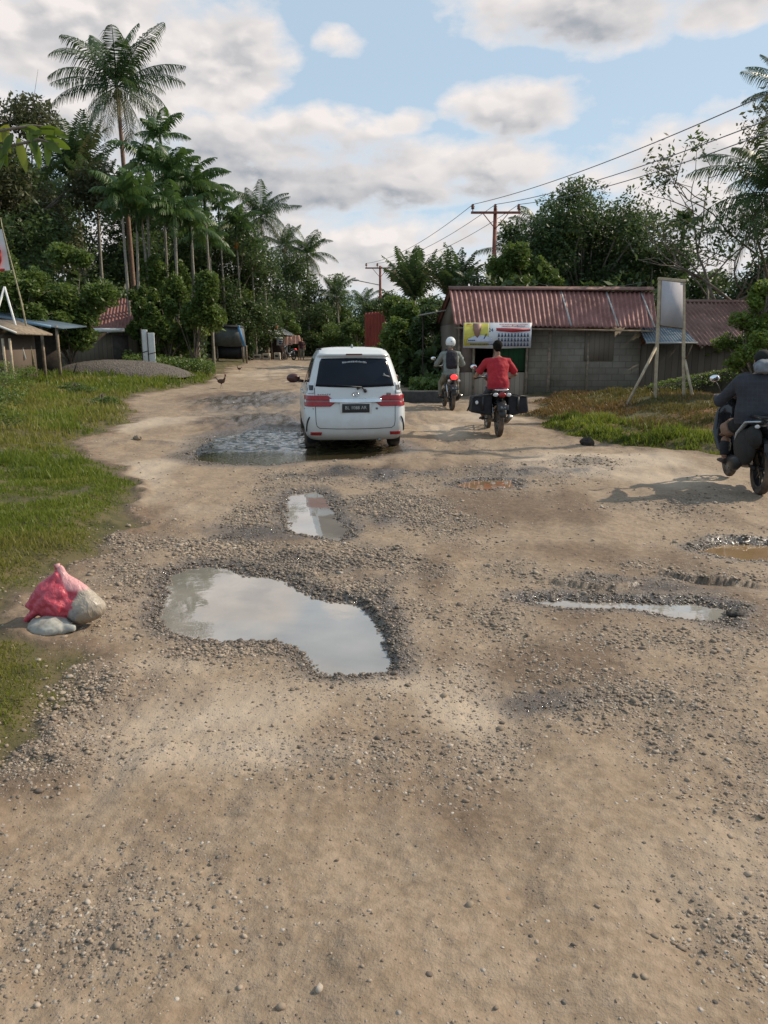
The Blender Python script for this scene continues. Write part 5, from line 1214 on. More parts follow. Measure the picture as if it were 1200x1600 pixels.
def kiosk():
    Y = 61; S = 1 / ppm(Y); o = V3(at(440, 540, Y).x, Y, gz(at(440, 540, Y).x, Y)); root = empty('roadside_kiosk', tuple(o), 0, 'roadside kiosk with a pale tin roof and pink cloth awnings at the bend', 'kiosk')
    P_ = lambda u, v, dy=0: V3(*at(u, v, Y + dy)) - o
    PINK = simple('faded_pink_cloth', (.52, .27, .19), .8, .2, 5); WALLD = simple('dark_kiosk_interior', (.035, .022, .02), .8, .3, 5)
    MB().box((P_(433, 540)[0], 1.1, P_(430, 543)[2] * .5 + .35), (22 * S, 2.0, 1.7)).build('body', WALLD, root)
    a, b, c, d = P_(415, 519, -.3), P_(424, 510, .9), P_(468, 524, -.3), P_(437, 513, 1.0)
    lo0, lo1 = P_(416, 521, -.4), P_(462, 525, -.4)
    corr('roof', lo0, lo1, P_(424, 509, .9), P_(440, 512, .9), TIN, root, pitch=.2, amp=.02)
    corr('roof', P_(416, 521, 2.4), P_(462, 525, 2.4), P_(424, 509, .95), P_(440, 512, .95), TIN, root, pitch=.2, amp=.02)
    def cloth(name, u0, u1, v0, v1, fl, mat, dy=-.55):
        V = []; n = 10
        for i in range(n + 1):
            t = i / n; u = u0 + (u1 - u0) * t; w = .05 * math.sin(t * 14); V += [P_(u, v0, dy) + V3(0, w * .3, 0), P_(u + fl * (t - .3), v1, dy - .35) + V3(0, w, 0)]
        F = [(2 * i, 2 * i + 2, 2 * i + 3, 2 * i + 1) for i in range(n)]; m0 = len(V); V += [v + V3(0, .01, 0) for v in V]; F += [tuple(q + m0 for q in f_[::-1]) for f_ in F]; return np_mesh(name, V, [np.array(F)], mat, root)
    cloth('awning', 444, 456, 526, 539, 1, PINK); cloth('awning', 457, 468, 524, 537, 7, PINK); cloth('side_cloth', 441, 447, 543, 556, 0, PINK, -.3)
    MB().bar(P_(423, 527, -.5), P_(434, 528, -.5), .05, .1).build('beam', WHITE_P, root)
    pw = MB().prism([(P_(x, y)[0], P_(x, y)[2]) for x, y in [(434, 527), (443, 527), (443, 539.5), (434, 539.5)]], -.62, -.6).build('poster', simple('poster_pale_blue', (.42, .47, .52), .6, .15, 9), root)
    for (y0) in (530, 533.5, 537): MB().bar(P_(436, y0, -.63) , P_(441.5, y0, -.63), .02, .09).build('poster_lines', simple('poster_navy_ink', (.05, .07, .15), .6, .1, 9) if 'poster_navy_ink' not in bpy.data.materials else bpy.data.materials['poster_navy_ink'], pw)
    for u in (424, 443, 466): MB().bar(P_(u, 526, -.5), (P_(u, 526, -.5)[0], -.5, -.2), .07).build('post', WOOD, root)
    fp = empty('flag', tuple(V3(*at(411, 553, Y - .9))), 0, 'small red and white flag on a dark slanting pole before the kiosk roof', 'flag'); oo = V3(*at(411, 553, Y - .9)); Q = lambda u, v: V3(*at(u, v, Y - .9)) - oo
    MB().tube([Q(409, 557), Q(420, 535), Q(430, 505)], .05, 6).build('pole', WOOD_DARK, fp)
    MB().prism([(Q(x, y)[0], Q(x, y)[2]) for x, y in [(429.5, 506), (427, 514), (436, 516), (434, 509)]], -.03, -.02).build('red_cloth', bpy.data.materials['flag_red'], fp)
    MB().prism([(Q(x, y)[0], Q(x, y)[2]) for x, y in [(429.5, 504), (426, 515), (438, 517), (435, 507)]], -.01, .0).build('white_cloth', bpy.data.materials['flag_white'], fp)
    CR = simple('cream_crate', (.55, .46, .34), .7, .2, 8)
    for (u0, u1, v0, lab) in [(396, 409, 554, 'low cream crate, leftmost before the kiosk'), (411, 422, 552, 'taller cream crate beside the foot of the slanting flag pole'), (429, 438, 551, 'cream crate under the kiosk poster')]:
        w = (u1 - u0) * S; a = at((u0 + u1) / 2, 560, Y - 1.2); g = gz(a.x, Y - 1.2); h = at(400, v0, Y - 1.2).z - g; q = empty('crate', (a.x, Y - 1.2, g), 0, lab, 'crate', 'crates set out before the kiosk')
        MB().box((0, 0, h / 2), (w, .5, h)).build('box', CR, q, bevel=.02); MB().box((0, -.26, h * .55), (w * .6, .02, h * .3)).build('opening', WOOD_DARK, q)
    return o, Y, S
KIOSK = kiosk()
# --- red sheet shed, low wall, awning stub
def small_bits():
    Y = 55; a = at(570, 525, Y); b = at(604, 487, Y); g = gz(a.x, Y); root = empty('red_shed', ((a.x + b.x) / 2, Y, g), 0, 'red corrugated sheet wall of a small shed among the trees beyond the white car', 'shed'); w = (b.x - a.x) / 2
    RD = rust_mat('red_painted_iron', (.30, .055, .035), (.19, .035, .025), (.38, .16, .12))
    corr('sheet_wall', (-w, 0, a.z - g - 1), (w, 0, a.z - g - 1), (-w, .02, b.z - g - .1), (w, .02, b.z - g + .08), RD, root, pitch=.22, amp=.035)
    MB().box((0, .9, (b.z - g) / 2), (2 * w - .1, 1.6, b.z - g - .3)).build('body', WOOD_DARK, root)
    Y = 24.5; a = at(654, 493, Y); g = gz(a.x, Y); q = empty('porch_roof', (a.x, Y, g), 0, 'narrow grey roof sheet jutting left from the shed among the vines', 'roof sheet'); p = V3(0, 0, a.z - g); p2 = V3(*at(697, 485, Y)) - V3(a.x, Y, g)
    MB().bar(p, p2, .6, .03).build('sheet', TIN, q); MB().bar((.15, .2, -.2), (.15, .2, p[2]), .04).build('post', WOOD_DARK, q)
    f = G(640, 629, 10, 30); f2 = G(690, 628, 10, 30); m = (V3(*f) + V3(*f2)) / 2; L = abs(f2.x - f.x) + .5
    MB_ = MB().box((0, 0, .10), (L, .35, .42)); o = MB_.build('low_wall', simple('dark_wet_concrete', (.05, .048, .045), .8, .3, 6, bump=.5), None, bevel=.03); o.location = tuple(m); tag(o, 'low dark concrete edge between the white car and the rider in the white helmet', 'low wall')
small_bits()
# ================================================================== vehicles and people
def V3(*a): return np.array(a, float)
RUBBER = simple('black_rubber', (.018, .017, .016), .85, .3, 20); RUBBER_MUD = simple('muddy_rubber', (.03, .027, .024), .9, .3, 8, col2=(.14, .10, .07))
BLK_PL = simple('black_plastic', (.02, .02, .021), .45, .2, 12); BLK_GL = simple('gloss_black_paint', (.015, .015, .017), .22, .2, 6, coat=.6)
CHROME = simple('chrome', (.62, .62, .63), .18, .08, 6, metal=1); STEEL = simple('dull_steel', (.22, .21, .20), .5, .25, 12, metal=.8)
RED_L = simple('red_lens', (.30, .008, .010), .25, .12, 14, coat=.3); CLEAR_L = simple('clear_lens', (.55, .56, .58), .15, .12, 20, coat=.8)
PLATE = simple('black_number_plate', (.022, .022, .024), .5, .1, 10); PLATE_T = simple('plate_lettering', (.42, .42, .40), .6, .2, 30)
MIRROR = simple('mirror_glass', (.80, .82, .84), .04, .02, 3, metal=1)

def wheel(name, parent, c, r, w, rimr, spokes=5, tyre=RUBBER_MUD, rimm=STEEL, wide=True):
    e = empty(name, c); e.parent = parent
    prof = [(rimr, -w / 2 * .8), (rimr + (r - rimr) * .35, -w / 2), (r - .03 if wide else r - .015, -w / 2 * .96), (r, -w / 2 * .55), (r + .003, 0), (r, w / 2 * .55), (r - .03 if wide else r - .015, w / 2 * .96), (rimr + (r - rimr) * .35, w / 2), (rimr, w / 2 * .8)]
    MB().lathe(prof, (0, 0, 0), (1, 0, 0), 36, loop=True).build('tyre', tyre, e, smooth='auto')
    mb = MB().lathe([(rimr, -w * .38), (rimr - .02, -w * .36), (rimr - .02, w * .36), (rimr, w * .38)], (0, 0, 0), (1, 0, 0), 30, loop=True)
    mb.lathe([(.05 if wide else .035, -w * .40), (.05 if wide else .035, w * .40)], (0, 0, 0), (1, 0, 0), 12)
    for k in range(spokes):
        a = 2 * math.pi * k / spokes; sx = (-1 if parent and c[0] < 0 else 1) * w * .3 if wide else 0
        for dx in ((sx,) if wide else (0,)): mb.bar((dx, math.cos(a) * .03, math.sin(a) * .03), (dx, math.cos(a) * (rimr - .01), math.sin(a) * (rimr - .01)), .05 if wide else .022, .03 if wide else .018)
    mb.build('rim', rimm, e, smooth='auto'); return e

# ------------------------------------------------------------------ car
def make_car():
    T = np.array([  # z, half width, y rear, y front
     (.20, .70, .09, 4.02), (.24, .755, .035, 4.12), (.30, .79, .005, 4.18), (.40, .805, .0, 4.2), (.52, .815, .01, 4.2), (.62, .818, .028, 4.18), (.74, .812, .045, 4.12), (.85, .795, .06, 4.0),
     (.93, .775, .075, 3.82), (.985, .752, .085, 3.35), (1.03, .735, .095, 3.10), (1.12, .712, .125, 2.97), (1.22, .688, .165, 2.82), (1.34, .655, .225, 2.62), (1.44, .625, .275, 2.42), (1.51, .60, .315, 2.22),
     (1.56, .575, .35, 2.02), (1.60, .54, .40, 1.82), (1.625, .49, .47, 1.66), (1.642, .40, .60, 1.5), (1.65, .22, .82, 1.35)])
    fz = lambda z, k: float(np.interp(z, T[:, 0], T[:, k]))
    # smooth the tables a little
    zz = np.concatenate([np.linspace(.20, 1.58, 70), np.linspace(1.59, 1.65, 14)])
    def sm(k):
        v = np.interp(zz, T[:, 0], T[:, k]); w = v.copy()
        for _ in range(3): w[1:-1] = (w[:-2] + 2 * w[1:-1] + w[2:]) / 4
        return w
    W_, YR, YF = sm(1), sm(2), sm(3)
    g = lambda z: (float(np.interp(z, zz, W_)), float(np.interp(z, zz, YR)), float(np.interp(z, zz, YF)))
    def outline(z, n=28):
        w, yr, yf = g(z); rr, rf = .16, .38; bow = .05; P = []
        # start at rear centre, go to +x
        for t in np.linspace(0, 1, n): 
            x = t * (w - rr); P.append((x, yr + bow * (x / w) ** 2))
        yb = yr + bow * ((w - rr) / w) ** 2
        for a in np.linspace(0, math.pi / 2, 12)[1:]: P.append((w - rr + rr * math.sin(a), yb + rr * 1.25 * (1 - math.cos(a))))
        y0 = yb + rr * 1.25; y1 = yf - rf
        for t in np.linspace(0, 1, 60)[1:-1]:
            P.append((w - .012 * (2 * t - 1) ** 2 - .04 * max(0, t - .7) , y0 + (y1 - y0) * t))
        wf = w - .012 - .04 * .3
        for a in np.linspace(0, math.pi / 2, 12): P.append((wf - rf + rf * math.cos(a), y1 + rf * math.sin(a)))
        for t in np.linspace(0, 1, 10)[1:]: P.append(((wf - rf) * (1 - t), yf))
        R_ = P[1:-1][::-1]; return P + [(-x, y) for x, y in R_]
    def rear_y(x, z):
        w, yr, yf = g(z); rr = .16; ax = abs(x); y = yr + .05 * (ax / w) ** 2
        if ax > w - rr:
            s = min(1, (ax - (w - rr)) / rr); yb = yr + .05 * ((w - rr) / w) ** 2; y = yb + rr * 1.25 * (1 - math.sqrt(max(0, 1 - s * s)))
        return y
    def side_x(y, z):
        o = outline(z); half = o[:len(o) // 2 + 1]; i = [k for k, p in enumerate(half)]
        ys = np.array([p[1] for p in half[28:]]); xs = np.array([p[0] for p in half[28:]]); return float(np.interp(y, ys, xs))
    rz = R(7.5); zc = gz(CAR_X, CAR_Y + 1.0)
    root = empty('minivan', (CAR_X, CAR_Y, zc + .065), rz, 'white minivan seen from behind, driving through the far muddy puddle', 'car')
    PAINT = simple('white_car_paint', (.74, .745, .73), .32, .03, 3, coat=.7); 
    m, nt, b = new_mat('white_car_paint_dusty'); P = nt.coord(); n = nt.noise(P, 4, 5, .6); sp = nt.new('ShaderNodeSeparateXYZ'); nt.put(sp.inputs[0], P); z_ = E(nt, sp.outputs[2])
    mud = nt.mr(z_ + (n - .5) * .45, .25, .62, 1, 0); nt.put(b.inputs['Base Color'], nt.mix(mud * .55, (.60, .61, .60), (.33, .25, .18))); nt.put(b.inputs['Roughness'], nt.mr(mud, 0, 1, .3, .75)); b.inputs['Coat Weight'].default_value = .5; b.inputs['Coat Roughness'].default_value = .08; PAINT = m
    rings = [outline(z) for z in zz]; n = len(rings[0]); V = [(x, y, z) for z, r_ in zip(zz, rings) for x, y in r_]
    # spoiler lip: push the rear-top rings backward a little
    V = np.array(V); 
    k = (np.abs(V[:, 2] - 1.535) < .045) & (V[:, 1] < .5) & (np.abs(V[:, 0]) < .60); V[k, 1] -= .07 * np.cos(np.clip((V[k, 2] - 1.535) / .045, -1, 1) * 1.5)
    F = []
    for i in range(len(zz) - 1):
        for j in range(n): F.append((i * n + j, i * n + (j + 1) % n, (i + 1) * n + (j + 1) % n, (i + 1) * n + j))
    mb = MB(); mb.add(V, F); mb.fn += [list(range(n))[::-1], [(len(zz) - 1) * n + j for j in range(n)]]; mb.mn += [0, 0]
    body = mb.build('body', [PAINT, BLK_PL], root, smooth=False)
    cut = MB(); AX = [(.78), (3.42)]
    for ya in AX: cut.lathe([(.365, -1.2), (.365, -.50)], (0, ya, .30), (1, 0, 0), 40); cut.lathe([(.365, .50), (.365, 1.2)], (0, ya, .30), (1, 0, 0), 40)
    co = cut.build('cutter', [PAINT, BLK_PL], None); 
    for p in co.data.polygons: p.material_index = 1
    bm_ = body.modifiers.new('b', 'BOOLEAN'); bm_.object = co; bm_.operation = 'DIFFERENCE'; bm_.solver = 'EXACT'
    dg = bpy.context.evaluated_depsgraph_get(); me = bpy.data.meshes.new_from_object(body.evaluated_get(dg)); body.modifiers.clear(); body.data = me; bpy.data.objects.remove(co)
    if not me.materials: me.materials.append(PAINT); me.materials.append(BLK_PL)
    for p in me.polygons: p.use_smooth = True
    es = body.modifiers.new('split', 'EDGE_SPLIT'); es.split_angle = R(38)
    GLASS = simple('dark_tinted_glass', (.010, .014, .022), .08, .15, 2, ir=1.33, spec=.35)
    def rear_patch(name, poly, off, mat, par=root, nx=14, nz=8, th=.014, smooth=True):
        """poly: 4 corner curves given as functions: left x(z), right x(z), z0, z1"""
        xl, xr, z0, z1 = poly; V = []; 
        for d in (off, off - th):
            for j in range(nz + 1):
                for i in range(nx + 1):
                    t = j / nz; s = i / nx; x_ = xl(t) + (xr(t) - xl(t)) * s; z = (z0(s) if callable(z0) else z0) * (1 - t) + (z1(s) if callable(z1) else z1) * t
                    V.append((x_, rear_y(x_, z) - d, z))
        w = nx + 1; N = w * (nz + 1); F = []
        for j in range(nz):
            for i in range(nx): a = j * w + i; F += [(a, a + 1, a + w + 1, a + w), (N + a, N + a + w, N + a + w + 1, N + a + 1)]
        per = [i for i in range(w)] + [j * w + nx for j in range(1, nz + 1)] + [nz * w + i for i in range(nx - 1, -1, -1)] + [j * w for j in range(nz - 1, 0, -1)]
        for a, b_ in zip(per, per[1:] + per[:1]): F.append((b_, a, N + a, N + b_))
        o = MB().add(V, F).build(name, mat, par); 
        return o
    lin = lambda a, b_: (lambda t: a + (b_ - a) * t)
    rw = rear_patch('rear_window', (lambda t: -(.625 - .09 * t - .02 * (t > .93)), lambda t: (.625 - .09 * t - .02 * (t > .93)), lambda s: 1.045 - .02 * math.sin(math.pi * s), lambda s: 1.470 + .008 * math.sin(math.pi * s)), .006, GLASS, nx=24)
    MT = lambda x, z, d=.012: Matrix.Translation((x, rear_y(x, z) - d, z)) @ Matrix.Rotation(math.atan2(rear_y(x, z + .05) - rear_y(x, z - .05), .1) * -1 + R(90), 4, 'X')
    STK = simple('pale_window_sticker', (.42, .44, .46), .6, .2, 40)
    # white lettering arc on the glass, unreadable at this size: small strokes
    rs = np.random.RandomState(8); mb = MB(); x = -.19
    while x < .19:
        w = rs.uniform(.012, .028); z = 1.40 + .02 * math.cos(x * 7); h = rs.uniform(.018, .035); mb.box((x + w / 2, rear_y(x, z) - .010, z), (w, .003, h)); x += w + .006
    mb.build('window_lettering', STK, rw)
    MB().prism([(.44, 1.20), (.50, 1.19), (.56, 1.175), (.55, 1.20), (.49, 1.215), (.465, 1.25)], rear_y(.5, 1.2) - .022, rear_y(.5, 1.2) - .006).build('window_sticker', simple('small_grey_sticker', (.16, .17, .18), .6, .2, 30), rw)
    MB().tube([(.02, rear_y(.02, 1.0) - .03, 1.005), (.10, rear_y(.1, 1.03) - .045, 1.035), (-.30, rear_y(-.3, 1.06) - .03, 1.068)], [.018, .012, .007], 8).ell((.155, rear_y(.15, .98) - .02, .975), (.03, .03, .03)).tube([(.155, rear_y(.15, .98) - .03, .98), (.09, rear_y(.1, 1.03) - .045, 1.035)], .013, 8).build('wiper', BLK_PL, root, smooth=True)
    # lamps
    for s in (-1, 1):
        if s < 0: f = (lambda t: -.805, lambda t: -.38 + .10 * math.sin(math.pi * t) * 0 - .0 * t)
        def lampx(z0, z1, a, b0, b1): return ((lambda t: s * a) if s < 0 else (lambda t: b0 + (b1 - b0) * t), (lambda t: -(b0 + (b1 - b0) * t)) if s < 0 else (lambda t: a), z0, z1)
        rear_patch('tail_light', lampx(.832, .905, .80, .34, .44), .014, RED_L, nx=16)
        tl = rear_patch('tail_light', lampx(.735, .800, .80, .40, .31), .014, RED_L, nx=16)
        rear_patch('lens_strip', lampx(.800, .832, .80, .31, .34), .010, simple('pinkish_lens', (.26, .07, .07), .25, .2, 30, coat=.6) if s < 0 else bpy.data.materials['pinkish_lens'], tl, nx=16)
        up_ = rear_patch('upper_lamp', lampx(.93, 1.10, .748, .655, .640), .008, CLEAR_L, nx=8)
        rear_patch('lamp_insert', lampx(.985, 1.06, .725, .665, .655), .012, BLK_PL, up_, nx=5)
        rear_patch('reflector', lampx(.285, .335, .72, .55, .54), .010, RED_L, nx=6)
        mb = MB(); pts = []
        for t in np.linspace(0, 1, 9): z = .335 + .24 * t; x = s * (.775 - .045 * (1 - t) ** .5 * 0 - .05 * t ** 3); pts.append((x, rear_y(x, z) - .004, z))
        mb.tube(pts, [.008] + [.014] * 7 + [.008], 6).build('bumper_vent', BLK_PL, root, smooth=True)
    mb = MB()
    rear_patch('chrome_bar', (lambda t: -.41, lambda t: .41, lambda s: .785 + .014 * abs(2 * s - 1) , .855), .030, CHROME, nx=20, th=.03)
    # tailgate seam
    pts = [(-.64, 1.02), (-.632, .70), (-.628, .50), (-.615, .43), (-.57, .395), (-.3, .385), (0, .383), (.3, .385), (.57, .395), (.615, .43), (.628, .50), (.632, .70), (.64, 1.02)]
    den = []
    for a, b_ in zip(pts[:-1], pts[1:]):
        for t in np.linspace(0, 1, 8)[:-1]: den.append((a[0] + (b_[0] - a[0]) * t, a[1] + (b_[1] - a[1]) * t))
    MB().tube([(x, rear_y(x, z) + .001, z) for x, z in den], .0055, 6).build('tailgate_seam', BLK_PL, root, smooth=True)
    MB().tube([(x, rear_y(x, .315 if False else .63) + .0, .70) for x in (-.805, -.66)], .004, 6).build('bumper_seam', BLK_PL, root)
    pl = MB().box((0, rear_y(0, .71) - .012, .705), (.435, .018, .135)).build('number_plate', PLATE, root, bevel=.004); MB().box((0, rear_y(0, .71) - .004, .705), (.50, .012, .19)).build('plate_recess', simple('shaded_white_panel', (.60, .60, .58), .5, .05, 3), root, bevel=.01)
    text_mesh('plate_characters', 'BL 1088 AR', .074, Matrix.Translation((0, rear_y(0, .71) - .0225, .712)) @ Matrix.Rotation(R(90), 4, 'X'), PLATE_T, pl, .0006, sx=.95)
    MB().torus((0, 0, 0), (0, 1, 0), .042, .006, 24, 8).build('badge', CHROME, root, smooth=True)
    bd = root.children[-1] if False else [o for o in bpy.data.objects if o.name == 'badge'][-1]; bd.location = (0, rear_y(0, .93) - .016, .925); bd.scale = (1.25, 1, .85)
    MB().tube([(-.03, 0, .004), (0, -.002, .018), (.03, 0, .004)], .004, 6).tube([(0, 0, -.03), (0, -.002, .018)], .004, 6).build('badge_mark', CHROME, bd, smooth=True)
    mb = MB(); rs = np.random.RandomState(3); x = -.585
    for k_ in range(6): mb.box((x, rear_y(x, .925) - .008, .925), (.022, .006, .02)); mb.box((x + .007, rear_y(x, .925) - .008, .931), (.004, .007, .03)); x += .036
    mb.build('model_lettering', CHROME, root)
    MB().box((.53, rear_y(.53, .93) - .010, .925), (.075, .008, .035)).build('side_badge', STEEL, root, bevel=.004)
    MB().lathe([(.018, 0), (.018, .008), (.010, .012)], (.335, rear_y(.33, .72) - .002, .70), (0, -1, 0), 16).build('tailgate_lock', STEEL, root)
    MB().box((0, rear_y(0, 1.535) - .083, 1.535), (.26, .016, .02)).build('high_brake_light', simple('dark_red_lens', (.10, .01, .01), .3, .1, 9), root, bevel=.003)
    MB().prism([(.30, 1.63), (.45, 1.645), (.47, 1.665), (.40, 1.70), (.38, 1.70)], -.016, .016, basis=lambda a, b, c: (c * (1 if b < 1.66 else .5), a + .25, b - .005)).build('roof_antenna', simple('antenna_grey', (.30, .31, .31), .4, .05, 3), root, smooth=True)
    for s in (-1, 1): MB().tube([(s * (.53 - .02), .55, 1.612), (s * .54, 1.0, 1.615), (s * .53, 1.75, 1.60)], .012, 6).build('roof_trim', BLK_PL, root, smooth=True)
    # side windows, pillars, doors
    def side_patch(name, s, ys0, ys1, z0, z1, off, mat, nx=10, nz=6, th=.012, par=root):
        V = []
        for d in (off, off - th):
            for j in range(nz + 1):
                t = j / nz; z = z0 + (z1 - z0) * t; a, b_ = ys0(t), ys1(t)
                for i in range(nx + 1): y = a + (b_ - a) * i / nx; V.append((s * (side_x(y, z) + d), y, z))
        w = nx + 1; N = w * (nz + 1); F = []
        for j in range(nz):
            for i in range(nx): a = j * w + i; F += [(a, a + 1, a + w + 1, a + w), (N + a, N + a + w, N + a + w + 1, N + a + 1)]
        per = [i for i in range(w)] + [j * w + nx for j in range(1, nz + 1)] + [nz * w + i for i in range(nx - 1, -1, -1)] + [j * w for j in range(nz - 1, 0, -1)]
        for a, b_ in zip(per, per[1:] + per[:1]): F.append((b_, a, N + a, N + b_))
        return MB().add(V, F if s < 0 else [f[::-1] for f in F]).build(name, mat, par)
    for s in (-1, 1):
        for y0, y1, d0, d1 in ((.42, .95, .16, .0), (1.02, 1.78, 0, 0), (1.84, 2.62, 0, -.42)):
            side_patch('side_window', s, (lambda t, y0=y0, d0=d0: y0 + d0 * t), (lambda t, y1=y1, d1=d1: y1 + d1 * t), 1.03, 1.46, .004, GLASS)
        for yd in (.99, 1.81, 2.80): side_patch('door_seam', s, (lambda t, yd=yd: yd - .004), (lambda t, yd=yd: yd + .004), .33, 1.0, .001, BLK_PL, nx=1)
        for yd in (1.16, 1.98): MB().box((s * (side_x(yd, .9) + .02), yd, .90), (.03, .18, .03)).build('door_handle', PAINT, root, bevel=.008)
        mr_ = MB().ell((s * .93, 2.52, 1.075), (.125, .07, .085), 16, 10).bar((s * .74, 2.50, 1.02), (s * .86, 2.50, 1.04), .05, .05).build('wing_mirror', simple('dark_mirror_shell', (.05, .018, .015), .35, .2, 5), root, smooth=True)
        MB().ell((s * .935, 2.465, 1.078), (.10, .022, .066), 14, 8).build('mirror_face', simple('painted_earth_reflection', (.10, .035, .028), .12, .2, 5) if s < 0 else bpy.data.materials['painted_earth_reflection'], mr_, smooth=True)  # brown earth reflection painted into the mirror face colour
        for yd in (.78, 3.42): wheel('wheel', root, (s * .70, yd, .302), .302, .185, .19, 5)
    # front: windscreen and lamps
    def fy(x, z):
        w, yr, yf = g(z); return yf
    V = []
    for z in (1.05, 1.44):
        for x in (-.56 + .06 * (z > 1.2), .56 - .06 * (z > 1.2)): V.append((x, fy(x, z) + .012, z))
    V += [(x, y - .03, z) for x, y, z in V]
    MB().add(V, [(0, 1, 3, 2)[::-1], (4, 5, 7, 6), (0, 1, 5, 4), (2, 3, 7, 6)[::-1], (0, 2, 6, 4)[::-1], (1, 3, 7, 5)]).build('windscreen', GLASS, root)
    for s in (-1, 1): MB().ell((s * .58, 3.98, .74), (.16, .10, .07), 14, 8).build('headlight', CLEAR_L, root, smooth=True)
    MB().box((0, 4.19, .52), (.9, .04, .16)).build('grille', BLK_PL, root, bevel=.01)
    # underside
    MB().box((0, 2.0, .235), (1.1, 3.4, .12)).build('underbody', BLK_PL, root, bevel=.02)
    MB().tube([(-.66, .78, .30), (.66, .78, .30)], .045, 10).ell((0, .78, .30), (.12, .12, .12)).build('rear_axle', BLK_PL, root, smooth=True)
    MB().tube([(.38, .05, .20), (.38, .35, .20), (.36, .9, .24)], .028, 10).build('exhaust_pipe', STEEL, root, smooth=True)
    for s in (-1, 1): MB().box((s * .66, .47, .22), (.20, .02, .20)).build('mud_flap', BLK_PL, root)
    return root
car = make_car()

